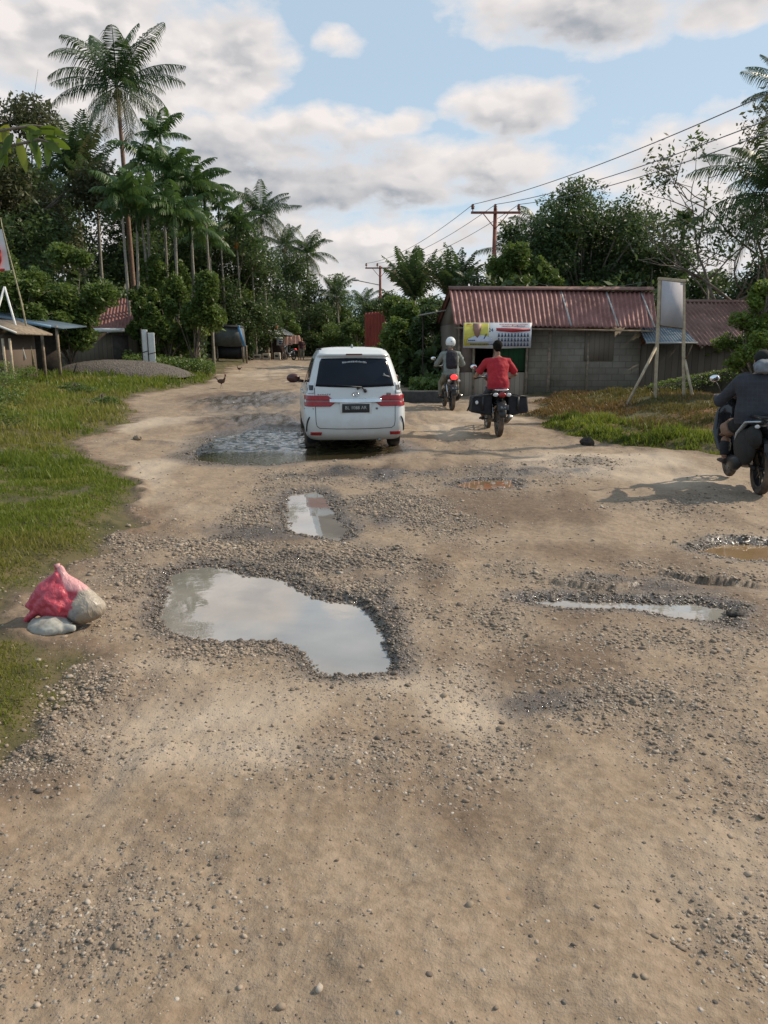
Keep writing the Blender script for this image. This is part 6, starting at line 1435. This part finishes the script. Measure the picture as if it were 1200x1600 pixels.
# ------------------------------------------------------------------ motorcycles
def motorcycle(label, x, y, yaw, style):
    z = gz(x, y); r = empty('motorcycle', (x, y, z - .005), yaw, label, 'motorcycle'); WR = .285; WB = 1.24
    body = {'scooter': simple('dark_grey_fairing', (.03, .03, .034), .3, .2, 5, coat=.5), 'underbone': BLK_GL, 'black': BLK_GL}[style]
    RIMM = BLK_PL if style != 'underbone' else STEEL
    wheel('wheel', r, (0, 0, WR), WR, .088, .215, 8, RUBBER_MUD, RIMM, False); wheel('wheel', r, (0, WB, WR), WR, .072, .215, 8, RUBBER_MUD, RIMM, False)
    fw = .14 if style == 'scooter' else .11
    # tail and side fairings, one lofted shell
    pts = [(0, -.26, .79), (0, -.12, .76), (0, .10, .68), (0, .38, .55), (0, .62, .42), (0, .84, .50), (0, .95, .78), (0, 1.0, .98)]
    rad = [(.05, .045), (.115, .07), (.15, .11), (.15, .13), (.12, .12), (.09, .12), (.15, .07), (.14, .06)]
    if style == 'black': rad[0] = (.09, .07); rad[1] = (.16, .10); rad[2] = (.19, .14); rad[3] = (.18, .15)
    o = MB().tube(pts, rad, 16, up=(1, 0, 0)).build('fairing', body, r, smooth=True); remesh(o, .014, 3)
    # swap frame: width along x is second radius when up=(1,0,0)
    MB().tube([(0, -.16, .80), (0, .0, .815), (0, .30, .80), (0, .52, .765)], [(.045, .10), (.055, .125), (.055, .13), (.04, .08)], 14, up=(1, 0, 0)).build('seat', simple('black_seat_vinyl', (.022, .021, .02), .6, .2, 14) if 'black_seat_vinyl' not in bpy.data.materials else bpy.data.materials['black_seat_vinyl'], r, smooth=True)
    # rear mudguard, plate, lights
    MB().tube([(0, -.10, .66), (0, -.24, .60), (0, -.34, .46), (0, -.37, .38)], [(.02, .09), (.018, .085), (.012, .07), (.008, .055)], 10, up=(1, 0, 0)).build('rear_mudguard', BLK_PL, r, smooth=True)
    p = MB().box((0, 0, 0), (.20 if style != 'black' else .22, .006, .095)).build('number_plate', PLATE, r, bevel=.003); p.location = (0, -.36, .56); p.rotation_euler = (R(-22), 0, 0)
    text_mesh('plate_characters', {'scooter': 'BL 52', 'underbone': 'BL 6', 'black': 'BL 39'}[style], .05, Matrix.Translation((0, -.0045, 0)) @ Matrix.Rotation(R(90), 4, 'X'), PLATE_T, p, .0005)
    if style == 'scooter':
        t = MB().ell((0, -.25, .815), (.085, .05, .065), 16, 10).build('tail_light', simple('lit_tail_light', (.6, .02, .02), .3, .05, 5, emit=(1, .03, .03), es=2.2), r, smooth=True)
        MB().ell((.12, -.24, .73), (.035, .03, .03)).build('indicator', CLEAR_L, r, smooth=True); MB().ell((-.12, -.24, .73), (.035, .03, .03)).build('indicator', CLEAR_L, r, smooth=True)
    elif style == 'underbone':
        MB().ell((0, -.245, .775), (.075, .04, .045), 16, 10).build('tail_light', RED_L, r, smooth=True)
        for s in (-1, 1): MB().ell((s * .115, -.23, .775), (.05, .035, .035), 12, 8).build('indicator', CLEAR_L, r, smooth=True)
        MB().tube([(-.13, .10, .84), (-.12, -.18, .86), (-.07, -.27, .86), (.07, -.27, .86), (.12, -.18, .86), (.13, .10, .84)], .014, 8).build('grab_rail', CHROME, r, smooth=True)
    else:
        MB().ell((0, -.28, .80), (.075, .04, .035), 16, 10).build('tail_light', RED_L, r, smooth=True)
        for s in (-1, 1):
            MB().ell((s * .15, -.20, .77), (.028, .03, .022), 12, 8).build('indicator', CLEAR_L, r, smooth=True)
            MB().tube([(s * .145, -.26, .83), (s * .205, .0, .80), (s * .215, .22, .66), (s * .20, .40, .50)], [(.008, .014), (.012, .03), (.012, .035), (.008, .012)], 8, up=(1, 0, 0)).build('silver_stripe', simple('silver_decal', (.45, .50, .55), .3, .1, 10, metal=.3) if 'silver_decal' not in bpy.data.materials else bpy.data.materials['silver_decal'], r, smooth=True)
        MB().tube([(-.14, .12, .86), (-.13, -.22, .87), (0, -.32, .87), (.13, -.22, .87), (.14, .12, .86)], .014, 8).build('grab_rail', BLK_PL, r, smooth=True)
    if style == 'black':
        for s in (-1, 1):
            o = MB().tube([(s * .13, .98, .98), (s * .19, .93, .80), (s * .21, .88, .60), (s * .19, .80, .42), (s * .15, .66, .32)], [(.02, .07), (.02, .11), (.02, .12), (.02, .10), (.015, .05)], 12, up=(s, 0, 0)).build('leg_shield', body, r, smooth=True)
            MB().tube([(s * .19, .62, .30), (s * .20, .30, .30), (s * .19, .10, .36)], [(.05, .06), (.06, .09), (.04, .05)], 12).build('side_cover', BLK_PL, r, smooth=True)
            MB().ell((s * .17, .12, .52), (.075, .34, .21), 18, 12).ell((s * .15, -.10, .64), (.07, .20, .13), 16, 10).build('tail_panel', RUBBER, r, smooth=True)
    # running gear
    for s in (-1, 1):
        MB().bar((s * .075, 0, WR), (s * .09, .42, .36), .03, .05).build('swing_arm', BLK_PL, r); MB().tube([(s * .10, .02, WR + .04), (s * .12, .10, .62)], .018, 8).build('rear_shock', CHROME, r, smooth=True)
        MB().tube([(s * .085, WB, WR), (s * .085, WB - .17, .86)], [.022, .024], 10).build('front_fork', STEEL, r, smooth=True)
        MB().bar((s * .06, .60, .27), (s * .27, .60, .28), .035, .02).build('foot_peg', RUBBER, r)
        MB().tube([(s * .10, .95, 1.05), (s * .22, .90, 1.04), (s * .34, .84, 1.02)], [.016, .016, .019], 8).build('handlebar', BLK_PL, r, smooth=True)
        mo = MB().tube([(s * .26, .90, 1.04), (s * .30, .92, 1.14), (s * .345, .90, 1.20)], .007, 6).ell((s * .36, .895, 1.235), (.068, .022, .048), 14, 8).build('mirror', BLK_PL, r, smooth=True)
        g_ = MB().ell((s * .36, .880, 1.235), (.060, .012, .041), 14, 8).build('mirror_glass', MIRROR, mo, smooth=True)
    MB().ell((0, .58, .33), (.13, .16, .12), 14, 10).box((0, .66, .42), (.16, .18, .14)).build('engine', STEEL, r, smooth=False)
    ex = MB().tube([(.11, .62, .26), (.14, .30, .22), (.145, .05, .28), (.15, -.22, .38)], [.02, .024, .045, .048], 12).build('exhaust', BLK_PL if style != 'underbone' else STEEL, r, smooth=True)
    MB().tube([(.198, -.02, .33), (.198, -.20, .39)], [.012, .012], 8).build('heat_shield', CHROME, ex, smooth=True)
    MB().tube([(0, WB - .26, .46), (0, WB - .16, .58), (0, WB, .61), (0, WB + .18, .55), (0, WB + .26, .46)], [(.01, .05), (.012, .06), (.012, .06), (.012, .06), (.01, .04)], 10, up=(1, 0, 0)).build('front_mudguard', body, r, smooth=True)
    MB().ell((0, 1.0, 1.03), (.15, .10, .09), 16, 10).build('headlight_cowl', body, r, smooth=True); MB().ell((0, 1.08, 1.02), (.09, .05, .06), 14, 8).build('headlight', CLEAR_L, r, smooth=True)
    MB().bar((-.13, .75, .20), (-.14, .48, .24), .022).build('kick_stand', STEEL, r)
    return r

# ------------------------------------------------------------------ riders
SKIN = simple('brown_skin', (.26, .135, .085), .55, .12, 20); HAIR = simple('black_hair', (.010, .008, .007), .95, .3, 60, spec=.15)
def hand(mb, w, d, up, s=1):
    """gripping hand at wrist w pointing along d (numpy), fingers curl round a bar along x"""
    d = d / np.linalg.norm(d); sx = V3(s, 0, 0)
    mb.tube([w, w + d * .045, w + d * .085], [(.026, .018), (.042, .018), (.040, .015)], 10, up=up)
    for k, L in enumerate((.062, .070, .066, .052)):
        a = w + d * .082 + sx * (k - 1.5) * -.021; p1_ = a + d * L * .45 + up * -.006; p2_ = p1_ - up * L * .42 + d * .008; p3_ = p2_ - d * L * .36 - up * .004
        mb.tube([a - d * .02, a, p1_, p2_, p3_], [.010, .0098, .0092, .0085, .007], 7)
    t0 = w + d * .03 - sx * -.030 * -1; t0 = w + d * .03 + sx * -.032 * -1
    mb.tube([w + d * .015, t0 + sx * .004, t0 + d * .03 - up * .022, t0 + d * .038 - up * .046 - sx * .012], [.013, .0125, .011, .009], 7)
def person(label, loc, yaw, J, mats, head='bare', shirt='tee', extras=None, wide=1.0):
    root = empty('person', loc, yaw, label, 'person'); A = {k: V3(*v) for k, v in J.items()}
    mb = MB(); up = V3(0, 0, 1)
    w = wide
    # trunk (front-back x side radii), neck, head
    X = (1, 0, 0)
    mb.tube([A['hip'] + V3(0, 0, -.06), A['hip'] + V3(0, 0, .02), A['waist'], A['chest'], A['shc'], A['neck'], A['neck'] + V3(0, .01, .07)], [(.10, .15 * w), (.115, .165 * w), (.095, .135 * w), (.11, .16 * w), (.085, .15 * w), (.052, .055), (.050, .052)], 18, up=X)
    h = A['head']; mb.ell(h + V3(0, -.01, .02), (.075, .095, .10), 18, 14); mb.ell(h + V3(0, .035, -.05), (.052, .055, .06), 14, 10)
    mb.tube([h + V3(0, .085, .02), h + V3(0, .106, -.012), h + V3(0, .09, -.028)], [.009, .014, .010], 8)
    mb.ell(h + V3(0, .080, -.058), (.026, .012, .010), 10, 6)
    for s in (-1, 1): mb.ell(h + V3(s * .076, -.005, 0), (.010, .02, .032), 10, 8)
    for s, sd_ in ((-1, 'l'), (1, 'r')):
        sh, el, wr = A['sh_' + sd_], A['el_' + sd_], A['wr_' + sd_]
        mb.tube([A['shc'] * .4 + sh * .6, sh, sh * .5 + el * .5, el, el * .6 + wr * .4, wr], [.055, .052, .043, .037, .036, .026], 12)
        hand(mb, wr, wr - el + V3(0, .02, -.02), up, s)
        hp, kn, an, to = A['hp_' + sd_], A['kn_' + sd_], A['an_' + sd_], A['to_' + sd_]
        mb.tube([hp, hp * .5 + kn * .5, kn, kn * .65 + an * .35, an], [.088, .074, .054, .052, .036], 12)
        f = to - an; mb.tube([an + V3(0, -.035, -.035), an + V3(0, .0, -.03), an + f * .5 + V3(0, 0, -.035), to + V3(0, 0, -.035)], [(.030, .032), (.036, .036), (.022, .042), (.014, .036)], 10, up=X)
    b = mb.build('body', mats['skin'], root); remesh(b, .0065, 2)
    for s in (-1, 1): MB().ell(h + V3(s * .032, .079, .012), (.013, .008, .008), 10, 6).build('eye', simple('eye_white', (.5, .48, .45), .3, .1, 5) if 'eye_white' not in bpy.data.materials else bpy.data.materials['eye_white'], b, smooth=True)
    # shirt
    mb = MB(); lo = -.06 if shirt != 'hoodie' else -.10; k = {'tee': 1.16, 'hoodie': 1.32, 'long': 1.2}[shirt]
    mb.tube([A['hip'] + V3(0, 0, lo), A['hip'] + V3(0, 0, .04), A['waist'], A['chest'], A['shc'] + V3(0, 0, .01), A['shc'] * .45 + A['neck'] * .55], [(.125 * k, .158 * k * w), (.122 * k, .165 * k * w), (.108 * k, .150 * k * w), (.12 * k, .168 * k * w), (.09 * k, .148 * k * w), (.062, .068)], 20, up=X)
    for sd_ in 'lr':
        sh, el, wr = A['sh_' + sd_], A['el_' + sd_], A['wr_' + sd_]; d = el - sh
        if shirt == 'tee': mb.tube([A['shc'] * .45 + sh * .55 + V3(0, 0, -.01), sh, sh + d * .5, sh + d * .86], [.068, .070, .068, .072], 14)
        else: mb.tube([A['shc'] * .45 + sh * .55 + V3(0, 0, -.01), sh, sh * .5 + el * .5, el, el * .5 + wr * .5, el * .2 + wr * .8], [.070 * k / 1.1, .070 * k / 1.1, .060 * k / 1.1, .056 * k / 1.1, .046 * k / 1.1, .034 * k / 1.1], 14)
    sh_ = mb.build('shirt' if shirt != 'hoodie' else 'jacket', mats['shirt'], root); remesh(sh_, .011, 4, .028, .11)
    # trousers
    mb = MB(); mb.tube([A['hip'] + V3(0, 0, -.10), A['hip'] + V3(0, 0, -.02), A['hip'] + V3(0, 0, .07)], [(.125, .165 * w), (.130, .175 * w), (.118, .158 * w)], 18, up=X)
    for sd_ in 'lr':
        hp, kn, an = A['hp_' + sd_], A['kn_' + sd_], A['an_' + sd_]; q = mats.get('leg', .93)
        if q > .5: mb.tube([hp, hp * .5 + kn * .5, kn, kn * .5 + an * .5, kn * (1 - q) + an * q], [.104, .092, .076, .066, .058], 14)
        else: mb.tube([hp, hp * .5 + kn * .5, kn, kn * (1 - q) + an * q], [.108, .098, .084, .082], 14)
    t = mb.build('trousers', mats['trousers'], root); remesh(t, .011, 4, .022, .09)
    for sd_ in 'lr':
        an, to = A['an_' + sd_], A['to_' + sd_]; f = to - an
        s_ = MB().tube([an + V3(0, -.045, -.045), an + V3(0, 0, -.04), an + f * .55 + V3(0, 0, -.042), to + V3(0, .01, -.048)], [(.034, .036), (.042, .042), (.028, .048), (.018, .038)], 12, up=X).build('shoe', mats['shoe'], root); remesh(s_, .009, 2)
    if head == 'helmet':
        m_ = MB().ell(h + V3(0, .0, .025), (.125, .145, .135), 26, 18).build('helmet', mats['hat'], root, smooth=True)
        MB().ell(h + V3(0, .085, -.005), (.095, .075, .075), 18, 12).build('visor', BLK_GL, m_, smooth=True); MB().torus(h + V3(0, 0, -.06), (0, 0, 1), .105, .012, 26, 8).build('rim_trim', BLK_PL, m_, smooth=True)
        MB().ell(h + V3(0, -.143, .045), (.02, .006, .008)).build('rear_vent', BLK_PL, m_)
    elif head == 'cap':
        m_ = MB().ell(h + V3(0, -.012, .045), (.088, .106, .088), 22, 14).ell(h + V3(0, .11, .055), (.065, .06, .010), 14, 6).build('cap', mats['hat'], root, smooth=True)
        hr = MB().ell(h + V3(0, -.03, .005), (.082, .088, .085), 18, 12).build('hair', HAIR, root, smooth=True)
    else:
        hr = MB().ell(h + V3(0, -.022, .030), (.088, .100, .100), 22, 14).ell(h + V3(0, -.05, -.02), (.072, .055, .06), 14, 10).build('hair', HAIR, root); remesh(hr, .008, 2, .012, .03)
    return root, A
def seated(hipy=.22, hipz=.90, lean=.10, dy=0, knee=(.19, .62, .62), foot=(.21, .56, .33), wr=(.31, .80, 1.06), el=(.33, .46, 1.10), shz=1.37, shw=.185, head=1.60):
    J = dict(hip=(0, hipy, hipz), waist=(0, hipy + lean * .25, hipz + .18), chest=(0, hipy + lean * .7, hipz + .34), shc=(0, hipy + lean, shz), neck=(0, hipy + lean + .02, shz + .07), head=(0, hipy + lean + .05, head))
    for s, k in ((-1, 'l'), (1, 'r')):
        J['sh_' + k] = (s * shw, hipy + lean, shz - .025); J['el_' + k] = (s * el[0], el[1], el[2]); J['wr_' + k] = (s * wr[0], wr[1], wr[2])
        J['hp_' + k] = (s * .095, hipy + .02, hipz - .04); J['kn_' + k] = (s * knee[0], knee[1], knee[2]); J['an_' + k] = (s * foot[0], foot[1], foot[2]); J['to_' + k] = (s * (foot[0] + .01), foot[1] + .16, foot[2] - .01)
    return J
def place(u, v, y0=4, y1=40): return G(u, v, y0, y1)

# rider in the white helmet, far
f = place(706, 641); s_y = f.y
m1 = motorcycle('dark scooter with its red tail light lit, ridden by the person in the white helmet', f.x, f.y, R(4), 'scooter')
GREY_SH = simple('grey_green_shirt', (.20, .22, .20), .85, .15, 8); KHAKI = simple('khaki_trousers', (.19, .17, .125), .85, .2, 8)
r1, A1 = person('person in a white helmet and grey shirt riding the dark scooter near the shed', (f.x, f.y, gz(f.x, f.y)), R(4), seated(lean=.12), dict(skin=SKIN, shirt=GREY_SH, trousers=KHAKI, shoe=BLK_PL, hat=simple('white_helmet_shell', (.66, .67, .66), .25, .05, 5, coat=.6)), 'helmet', 'long')
bp = empty('backpack', (f.x, f.y, gz(f.x, f.y)), R(4), 'narrow black backpack on the back of the rider in the white helmet', 'backpack')
BAGM = simple('black_bag_fabric', (.018, .016, .022), .8, .3, 20)
o = MB().tube([(0, .13, 1.0), (0, .115, 1.08), (0, .125, 1.22), (0, .17, 1.36), (0, .22, 1.43)], [(.06, .13), (.085, .15), (.085, .15), (.07, .14), (.04, .10)], 16, up=(1, 0, 0)).build('bag', BAGM, bp); remesh(o, .014, 3, .02, .1)
for s in (-1, 1): MB().tube([(s * .10, .22, 1.44), (s * .115, .36, 1.47), (s * .12, .43, 1.34), (s * .13, .36, 1.14), (s * .12, .18, 1.06)], (.012), 6).build('strap', BAGM, bp, smooth=True)
# rider in the red shirt, middle
f = place(779, 682)
m2 = motorcycle('black motorcycle with a white and red tail light cluster, ridden by the person in red', f.x, f.y, R(2), 'underbone')
RED_SH = simple('red_cotton_shirt', (.36, .018, .028), .85, .12, 8, bump=.15, bscale=200)
r2, A2 = person('person in a red short sleeved shirt with black hair on the motorcycle with panniers', (f.x, f.y, gz(f.x, f.y)), R(2), seated(lean=.14, el=(.36, .44, 1.10), wr=(.33, .79, 1.05), shw=.19), dict(skin=SKIN, shirt=RED_SH, trousers=simple('dark_grey_trousers', (.045, .045, .05), .85, .2, 9), shoe=BLK_PL), 'bare', 'tee', wide=1.08)
pb = empty('pannier_bag', (f.x, f.y, gz(f.x, f.y)), R(2), 'pair of large black box panniers slung over the tail of the red rider motorcycle', 'pannier')
PAN = simple('black_pannier_canvas', (.013, .013, .017), .75, .3, 9)
for s in (-1, 1):
    V = [(s * .14, -.06, .77), (s * .49, -.04, .72), (s * .52, -.06, .44), (s * .15, -.08, .38)]; V += [(x, y + .46, z) for x, y, z in V]; F = [(0, 1, 2, 3), (7, 6, 5, 4), (0, 4, 5, 1), (1, 5, 6, 2), (2, 6, 7, 3), (3, 7, 4, 0)]
    o = MB().add(V, F if s > 0 else [q[::-1] for q in F]).build('box', PAN, pb, bevel=.03, seg=3); dsp = o.modifiers.new('sub', 'SUBSURF'); dsp.subdivision_type = 'SIMPLE'; dsp.levels = dsp.render_levels = 3
    t = bpy.data.textures.get('pan') or bpy.data.textures.new('pan', 'CLOUDS'); t.noise_scale = .15; d = o.modifiers.new('dd', 'DISPLACE'); d.texture = t; d.strength = .03
    MB().bar((s * .15, -.07, .775), (s * .49, -.05, .725), .03, .02).build('lid_edge', BLK_PL, pb); MB().box((s * .32, -.085, .60), (.04, .01, .25)).build('strap', BLK_PL, pb)
MB().box((0, .14, .845), (.34, .16, .02)).build('strap', BLK_PL, pb)
MB().ell((-.43, -.085, .625), (.028, .012, .035)).build('reflector', CLEAR_L, pb, smooth=True)
MB().bar((-.50, -.05, .70), (-.60, -.06, .47), .02).build('hanging_strap', BLK_PL, pb)
# rider in the dark hooded jacket, right edge
f = place(1186, 772)
m3 = motorcycle('black motorcycle with silver stripes on its tail, half cut by the right edge', f.x, f.y, R(-9), 'black')
m, nt, b = new_mat('charcoal_check_jacket'); P = nt.coord(); sp = nt.new('ShaderNodeSeparateXYZ'); nt.put(sp.inputs[0], P)
lx = nt.math('LESS_THAN', nt.math('FRACT', E(nt, sp.outputs[0]) * 22 + 50), .10); lz = nt.math('LESS_THAN', nt.math('FRACT', E(nt, sp.outputs[2]) * 22), .10)
nt.put(b.inputs['Base Color'], nt.mix(lx.mx(lz) * .8, nt.mix(nt.noise(P, 9, 3), (.028, .029, .036), (.042, .042, .050)), (.045, .047, .057))); b.inputs['Roughness'].default_value = .9; JACK = m
r3, A3 = person('person in a dark hooded jacket and shorts riding past at the right edge', (f.x, f.y, gz(f.x, f.y)), R(-9), seated(hipz=.85, lean=.10, el=(.40, .44, .98), wr=(.34, .76, 1.03), knee=(.24, .64, .64), foot=(.25, .56, .33), shz=1.26, shw=.20, head=1.44), dict(skin=SKIN, shirt=JACK, trousers=simple('black_trousers', (.02, .02, .022), .9, .2, 9), shoe=simple('dark_sandal', (.05, .035, .028), .8, .2, 9), hat=simple('black_knit_cap', (.014, .016, .013), .95, .2, 50), leg=.93), 'cap', 'hoodie', wide=1.3)
hd = MB().tube([(0, .16, 1.32), (0, .18, 1.375), (0, .24, 1.40), (0, .33, 1.38)], [(.05, .115), (.075, .135), (.075, .13), (.04, .09)], 16, up=(1, 0, 0)).build('hood', simple('pale_grey_hood_lining', (.17, .18, .20), .9, .2, 14), r3); remesh(hd, .012, 3, .03, .07)
kl = []
for s in (-1, 1): o = MB().tube([V3(*A3['hp_l' if s < 0 else 'hp_r']) * .35 + V3(*A3['kn_l' if s < 0 else 'kn_r']) * .65, V3(*A3['kn_l' if s < 0 else 'kn_r']) * .98 + V3(0, .02, .01), V3(*A3['kn_l' if s < 0 else 'kn_r']) * .8 + V3(*A3['an_l' if s < 0 else 'an_r']) * .2], [.105, .092, .086], 16).build('knee_cloth', simple('tan_cloth', (.24, .15, .105), .9, .2, 9), r3); remesh(o, .01, 3, .02, .06)

# people and motorcycle at the kiosk, tiny in the photo
ko, kY, kS = KIOSK
kx = at(459, 556, kY - 1.6).x; q = copy_tree(m1); q.location = (kx, kY - 1.6, gz(kx, kY - 1.6)); q.rotation_euler.z = R(150); q['label'] = 'small dark motorcycle parked in the shade of the kiosk awning'
kx2 = at(465, 556, kY - 1.3).x
stand = dict(hip=(0, 0, .90), waist=(0, 0, 1.05), chest=(0, .01, 1.22), shc=(0, .01, 1.36), neck=(0, .02, 1.43), head=(0, .03, 1.56))
for s, k in ((-1, 'l'), (1, 'r')): stand.update({'sh_' + k: (s * .18, .01, 1.34), 'el_' + k: (s * .23, 0, 1.08), 'wr_' + k: (s * .23, .08, .86), 'hp_' + k: (s * .09, 0, .86), 'kn_' + k: (s * .10, .02, .48), 'an_' + k: (s * .11, 0, .09), 'to_' + k: (s * .12, .15, .07)})
person('person in dark clothes standing by the motorcycle under the kiosk awning', (kx + .55, kY - .9, gz(kx + .5, kY - .9)), R(200), stand, dict(skin=SKIN, shirt=simple('dark_maroon_shirt', (.05, .018, .02), .9, .2, 9), trousers=KHAKI, shoe=BLK_PL), 'bare', 'tee')

# ------------------------------------------------------------------ sacks, rock, chickens
def sacks():
    a = G(100, 985, 2, 9); S = a.y / F_PX * 1.03; g = a.z
    root = empty('sand_sack', (a.x, a.y + .05, g), 0, 'filled red and dirty white sack with its neck pulled up at the road edge', 'sack')
    # outline in photo pixels relative to the sack's foot (100, 985)
    p = lambda u, v, d=0: V3((u - 100) * S, d, (985 - v) * S * 1.02)
    mb = MB()
    mb.ell(p(128, 955, .02), (34 * S, .095, 26 * S), 18, 12, rot=Matrix.Rotation(R(-6), 3, 'Y').to_euler()); mb.ell(p(92, 952, .03), (48 * S, .10, 26 * S), 18, 12).ell(p(84, 935, .03), (34 * S, .09, 24 * S), 18, 12)
    mb.tube([p(112, 950, .03), p(99, 925, .04), p(91, 905, .05), p(86, 889, .06)], [(.075, 40 * S), (.06, 26 * S), (.035, 13 * S), (.012, 6 * S)], 14, up=(1, 0, 0))
    mb.tube([p(88, 900, .05), p(66, 925, .03), p(44, 955, .0)], [(.03, 10 * S), (.05, 16 * S), (.04, 12 * S)], 12, up=(0, 1, .2))
    mb.tube([p(95, 945, .02), p(72, 935, .0), p(52, 958, -.01), p(38, 972, -.02), p(31, 979, -.03)], [(.06, 30 * S), (.05, 20 * S), (.03, 13 * S), (.02, 7 * S), (.008, 3 * S)], 12, up=(0, 1, .2))
    m, nt, b = new_mat('red_and_dirty_white_sack'); P = nt.coord(); sp = nt.new('ShaderNodeSeparateXYZ'); nt.put(sp.inputs[0], P); n = nt.noise(P, 14, 4, .6); n2 = nt.noise(P, 40, 4)
    x = E(nt, sp.outputs[0]); z = E(nt, sp.outputs[2]); edge = x * 1.0 + z * -.35 + (n - .5) * .12
    white = nt.mix(nt.mr(z + (n - .5) * .12, .02, .14), (.20, .145, .09), (.37, .31, .245)); red = nt.mix(nt.mr(n2, .35, .65), (.42, .035, .06), (.56, .09, .12))
    grey = nt.mix(nt.mr(n2, .4, .6), (.24, .22, .21), (.30, .27, .25))
    c = nt.mix(nt.mr(edge, .004, .016), red, white); c = nt.mix(nt.math('MULTIPLY', nt.mr(edge, -.01, .0), nt.mr(edge, .05, .06, 1, 0)) * nt.mr(z, .14, .12), c, grey)
    c = nt.mix(nt.mr(x * .9 + z * .55 + (n - .5) * .03, .145, .155) * nt.mr(z, .22, .24), c, (.62, .30, .30))
    nt.put(b.inputs['Base Color'], c); b.inputs['Roughness'].default_value = .38; nt.put(b.inputs['Normal'], nt.bump(nt.noise(nt.scale(P, (1, 1, .5)), 26, 4, .6, 1.2), .6, .02))
    o = mb.build('bag', m, root); remesh(o, .006, 5, .026, .11)
    MB().tube([p(87, 896, .055), p(85, 885, .06)], [.012, .020], 8).build('tied_neck', m, root, smooth=True)
    r2 = empty('rice_sack', (a.x - 22 * S, a.y - .06, g), 0, 'flattened pale bag tucked under the left end of the red sack', 'sack')
    o = MB().ell((0, .05, .03), (34 * S, .12, 17 * S), 18, 12, rot=Matrix.Rotation(R(-4), 3, 'Y').to_euler()).tube([(20 * S, .03, .03), (45 * S, .02, .025)], [.05, .02], 10).build('bag', simple('pale_grey_woven_plastic', (.40, .41, .38), .6, .2, 9, col2=(.24, .21, .17)), r2); remesh(o, .007, 3, .02, .06)
sacks()
def rocks():
    for (u, v, w, h, lab, col) in [(917, 696, 22, 12, 'dark rounded rock lying on the road near the right verge', (.035, .028, .024)), (1150, 962, 30, 9, 'flat dark lump of broken tarmac at the right end of the long puddle', (.06, .05, .042)), (215, 688, 14, 6, 'small pale stone at the left bend of the road', (.25, .2, .15))]:
        a = G(u, v, 2, 40); S = a.y / F_PX; o = MB().ell((0, 0, h * S * .35), (w * S / 2, w * S * .4, h * S * .6), 20, 14).build('rock', simple('rock_' + lab.split()[0], col, .9, .35, 12, bump=.7, bscale=30), None); remesh(o, max(.006, S * 1.0), 2, w * S * .35, w * S * .25); o.location = a; tag(o, lab, 'rock')
rocks()
def chicken(u, v, H, yaw, label, col, tailcol, group=None):
    a = G(u, v, 6, 70); k = H / .45; r = empty('chicken', a, yaw, label, 'chicken', group); s = lambda *p: V3(*p) * k
    mb = MB(); mb.ell(s(0, 0, .23), V3(.13, .07, .075) * k, 16, 10); mb.tube([s(.08, 0, .25), s(.13, 0, .33), s(.145, 0, .40)], [.05 * k, .03 * k, .022 * k], 10); mb.ell(s(.15, 0, .425), V3(.03, .022, .026) * k, 12, 8)
    for d in (-.03, .03):
        mb.tube([s(0, d, .20), s(.01, d, .14)], [.035 * k, .018 * k], 8); mb.tube([s(.01, d, .14), s(-.015 + d * .6, d, .07), s(.0 + d * .8, d, .0)], .007 * k, 6)
        for t in (-.02, 0, .02): mb.tube([s(d * .8, d, .006), s(.045 + d * .8, d + t, .003)], .005 * k, 5)
    b = mb.build('body', col, r); remesh(b, .007 * k, 2)
    mb = MB()
    for i in range(5): mb.tube([s(-.10, (i - 2) * .012, .25), s(-.17, (i - 2) * .02, .33 + .02 * (i % 3)), s(-.24, (i - 2) * .025, .33 + .03 * (i % 2))], [(.006 * k, .022 * k), (.005 * k, .024 * k), (.003 * k, .008 * k)], 6, up=(0, 1, 0))
    mb.build('tail', tailcol, r, smooth=True)
    MB().prism([(.12 * k, .445 * k), (.135 * k, .475 * k), (.15 * k, .455 * k), (.165 * k, .47 * k), (.175 * k, .44 * k)], -.004, .004).build('comb', bpy.data.materials['red_lens'], r); MB().tube([s(.175, 0, .425), s(.20, 0, .418)], [.010 * k, .003 * k], 6).build('beak', BAMBOO, r)
CH = simple('dark_brown_feathers', (.07, .035, .02), .7, .3, 30); CT = simple('black_feathers', (.015, .016, .015), .5, .3, 30)
chicken(346, 607, .46, R(-5), 'dark rooster with a raised tail crossing the road left of the white car', CH, CT)
chicken(374, 581, .30, R(170), 'small brown hen pecking farther up the road', CH, CH)
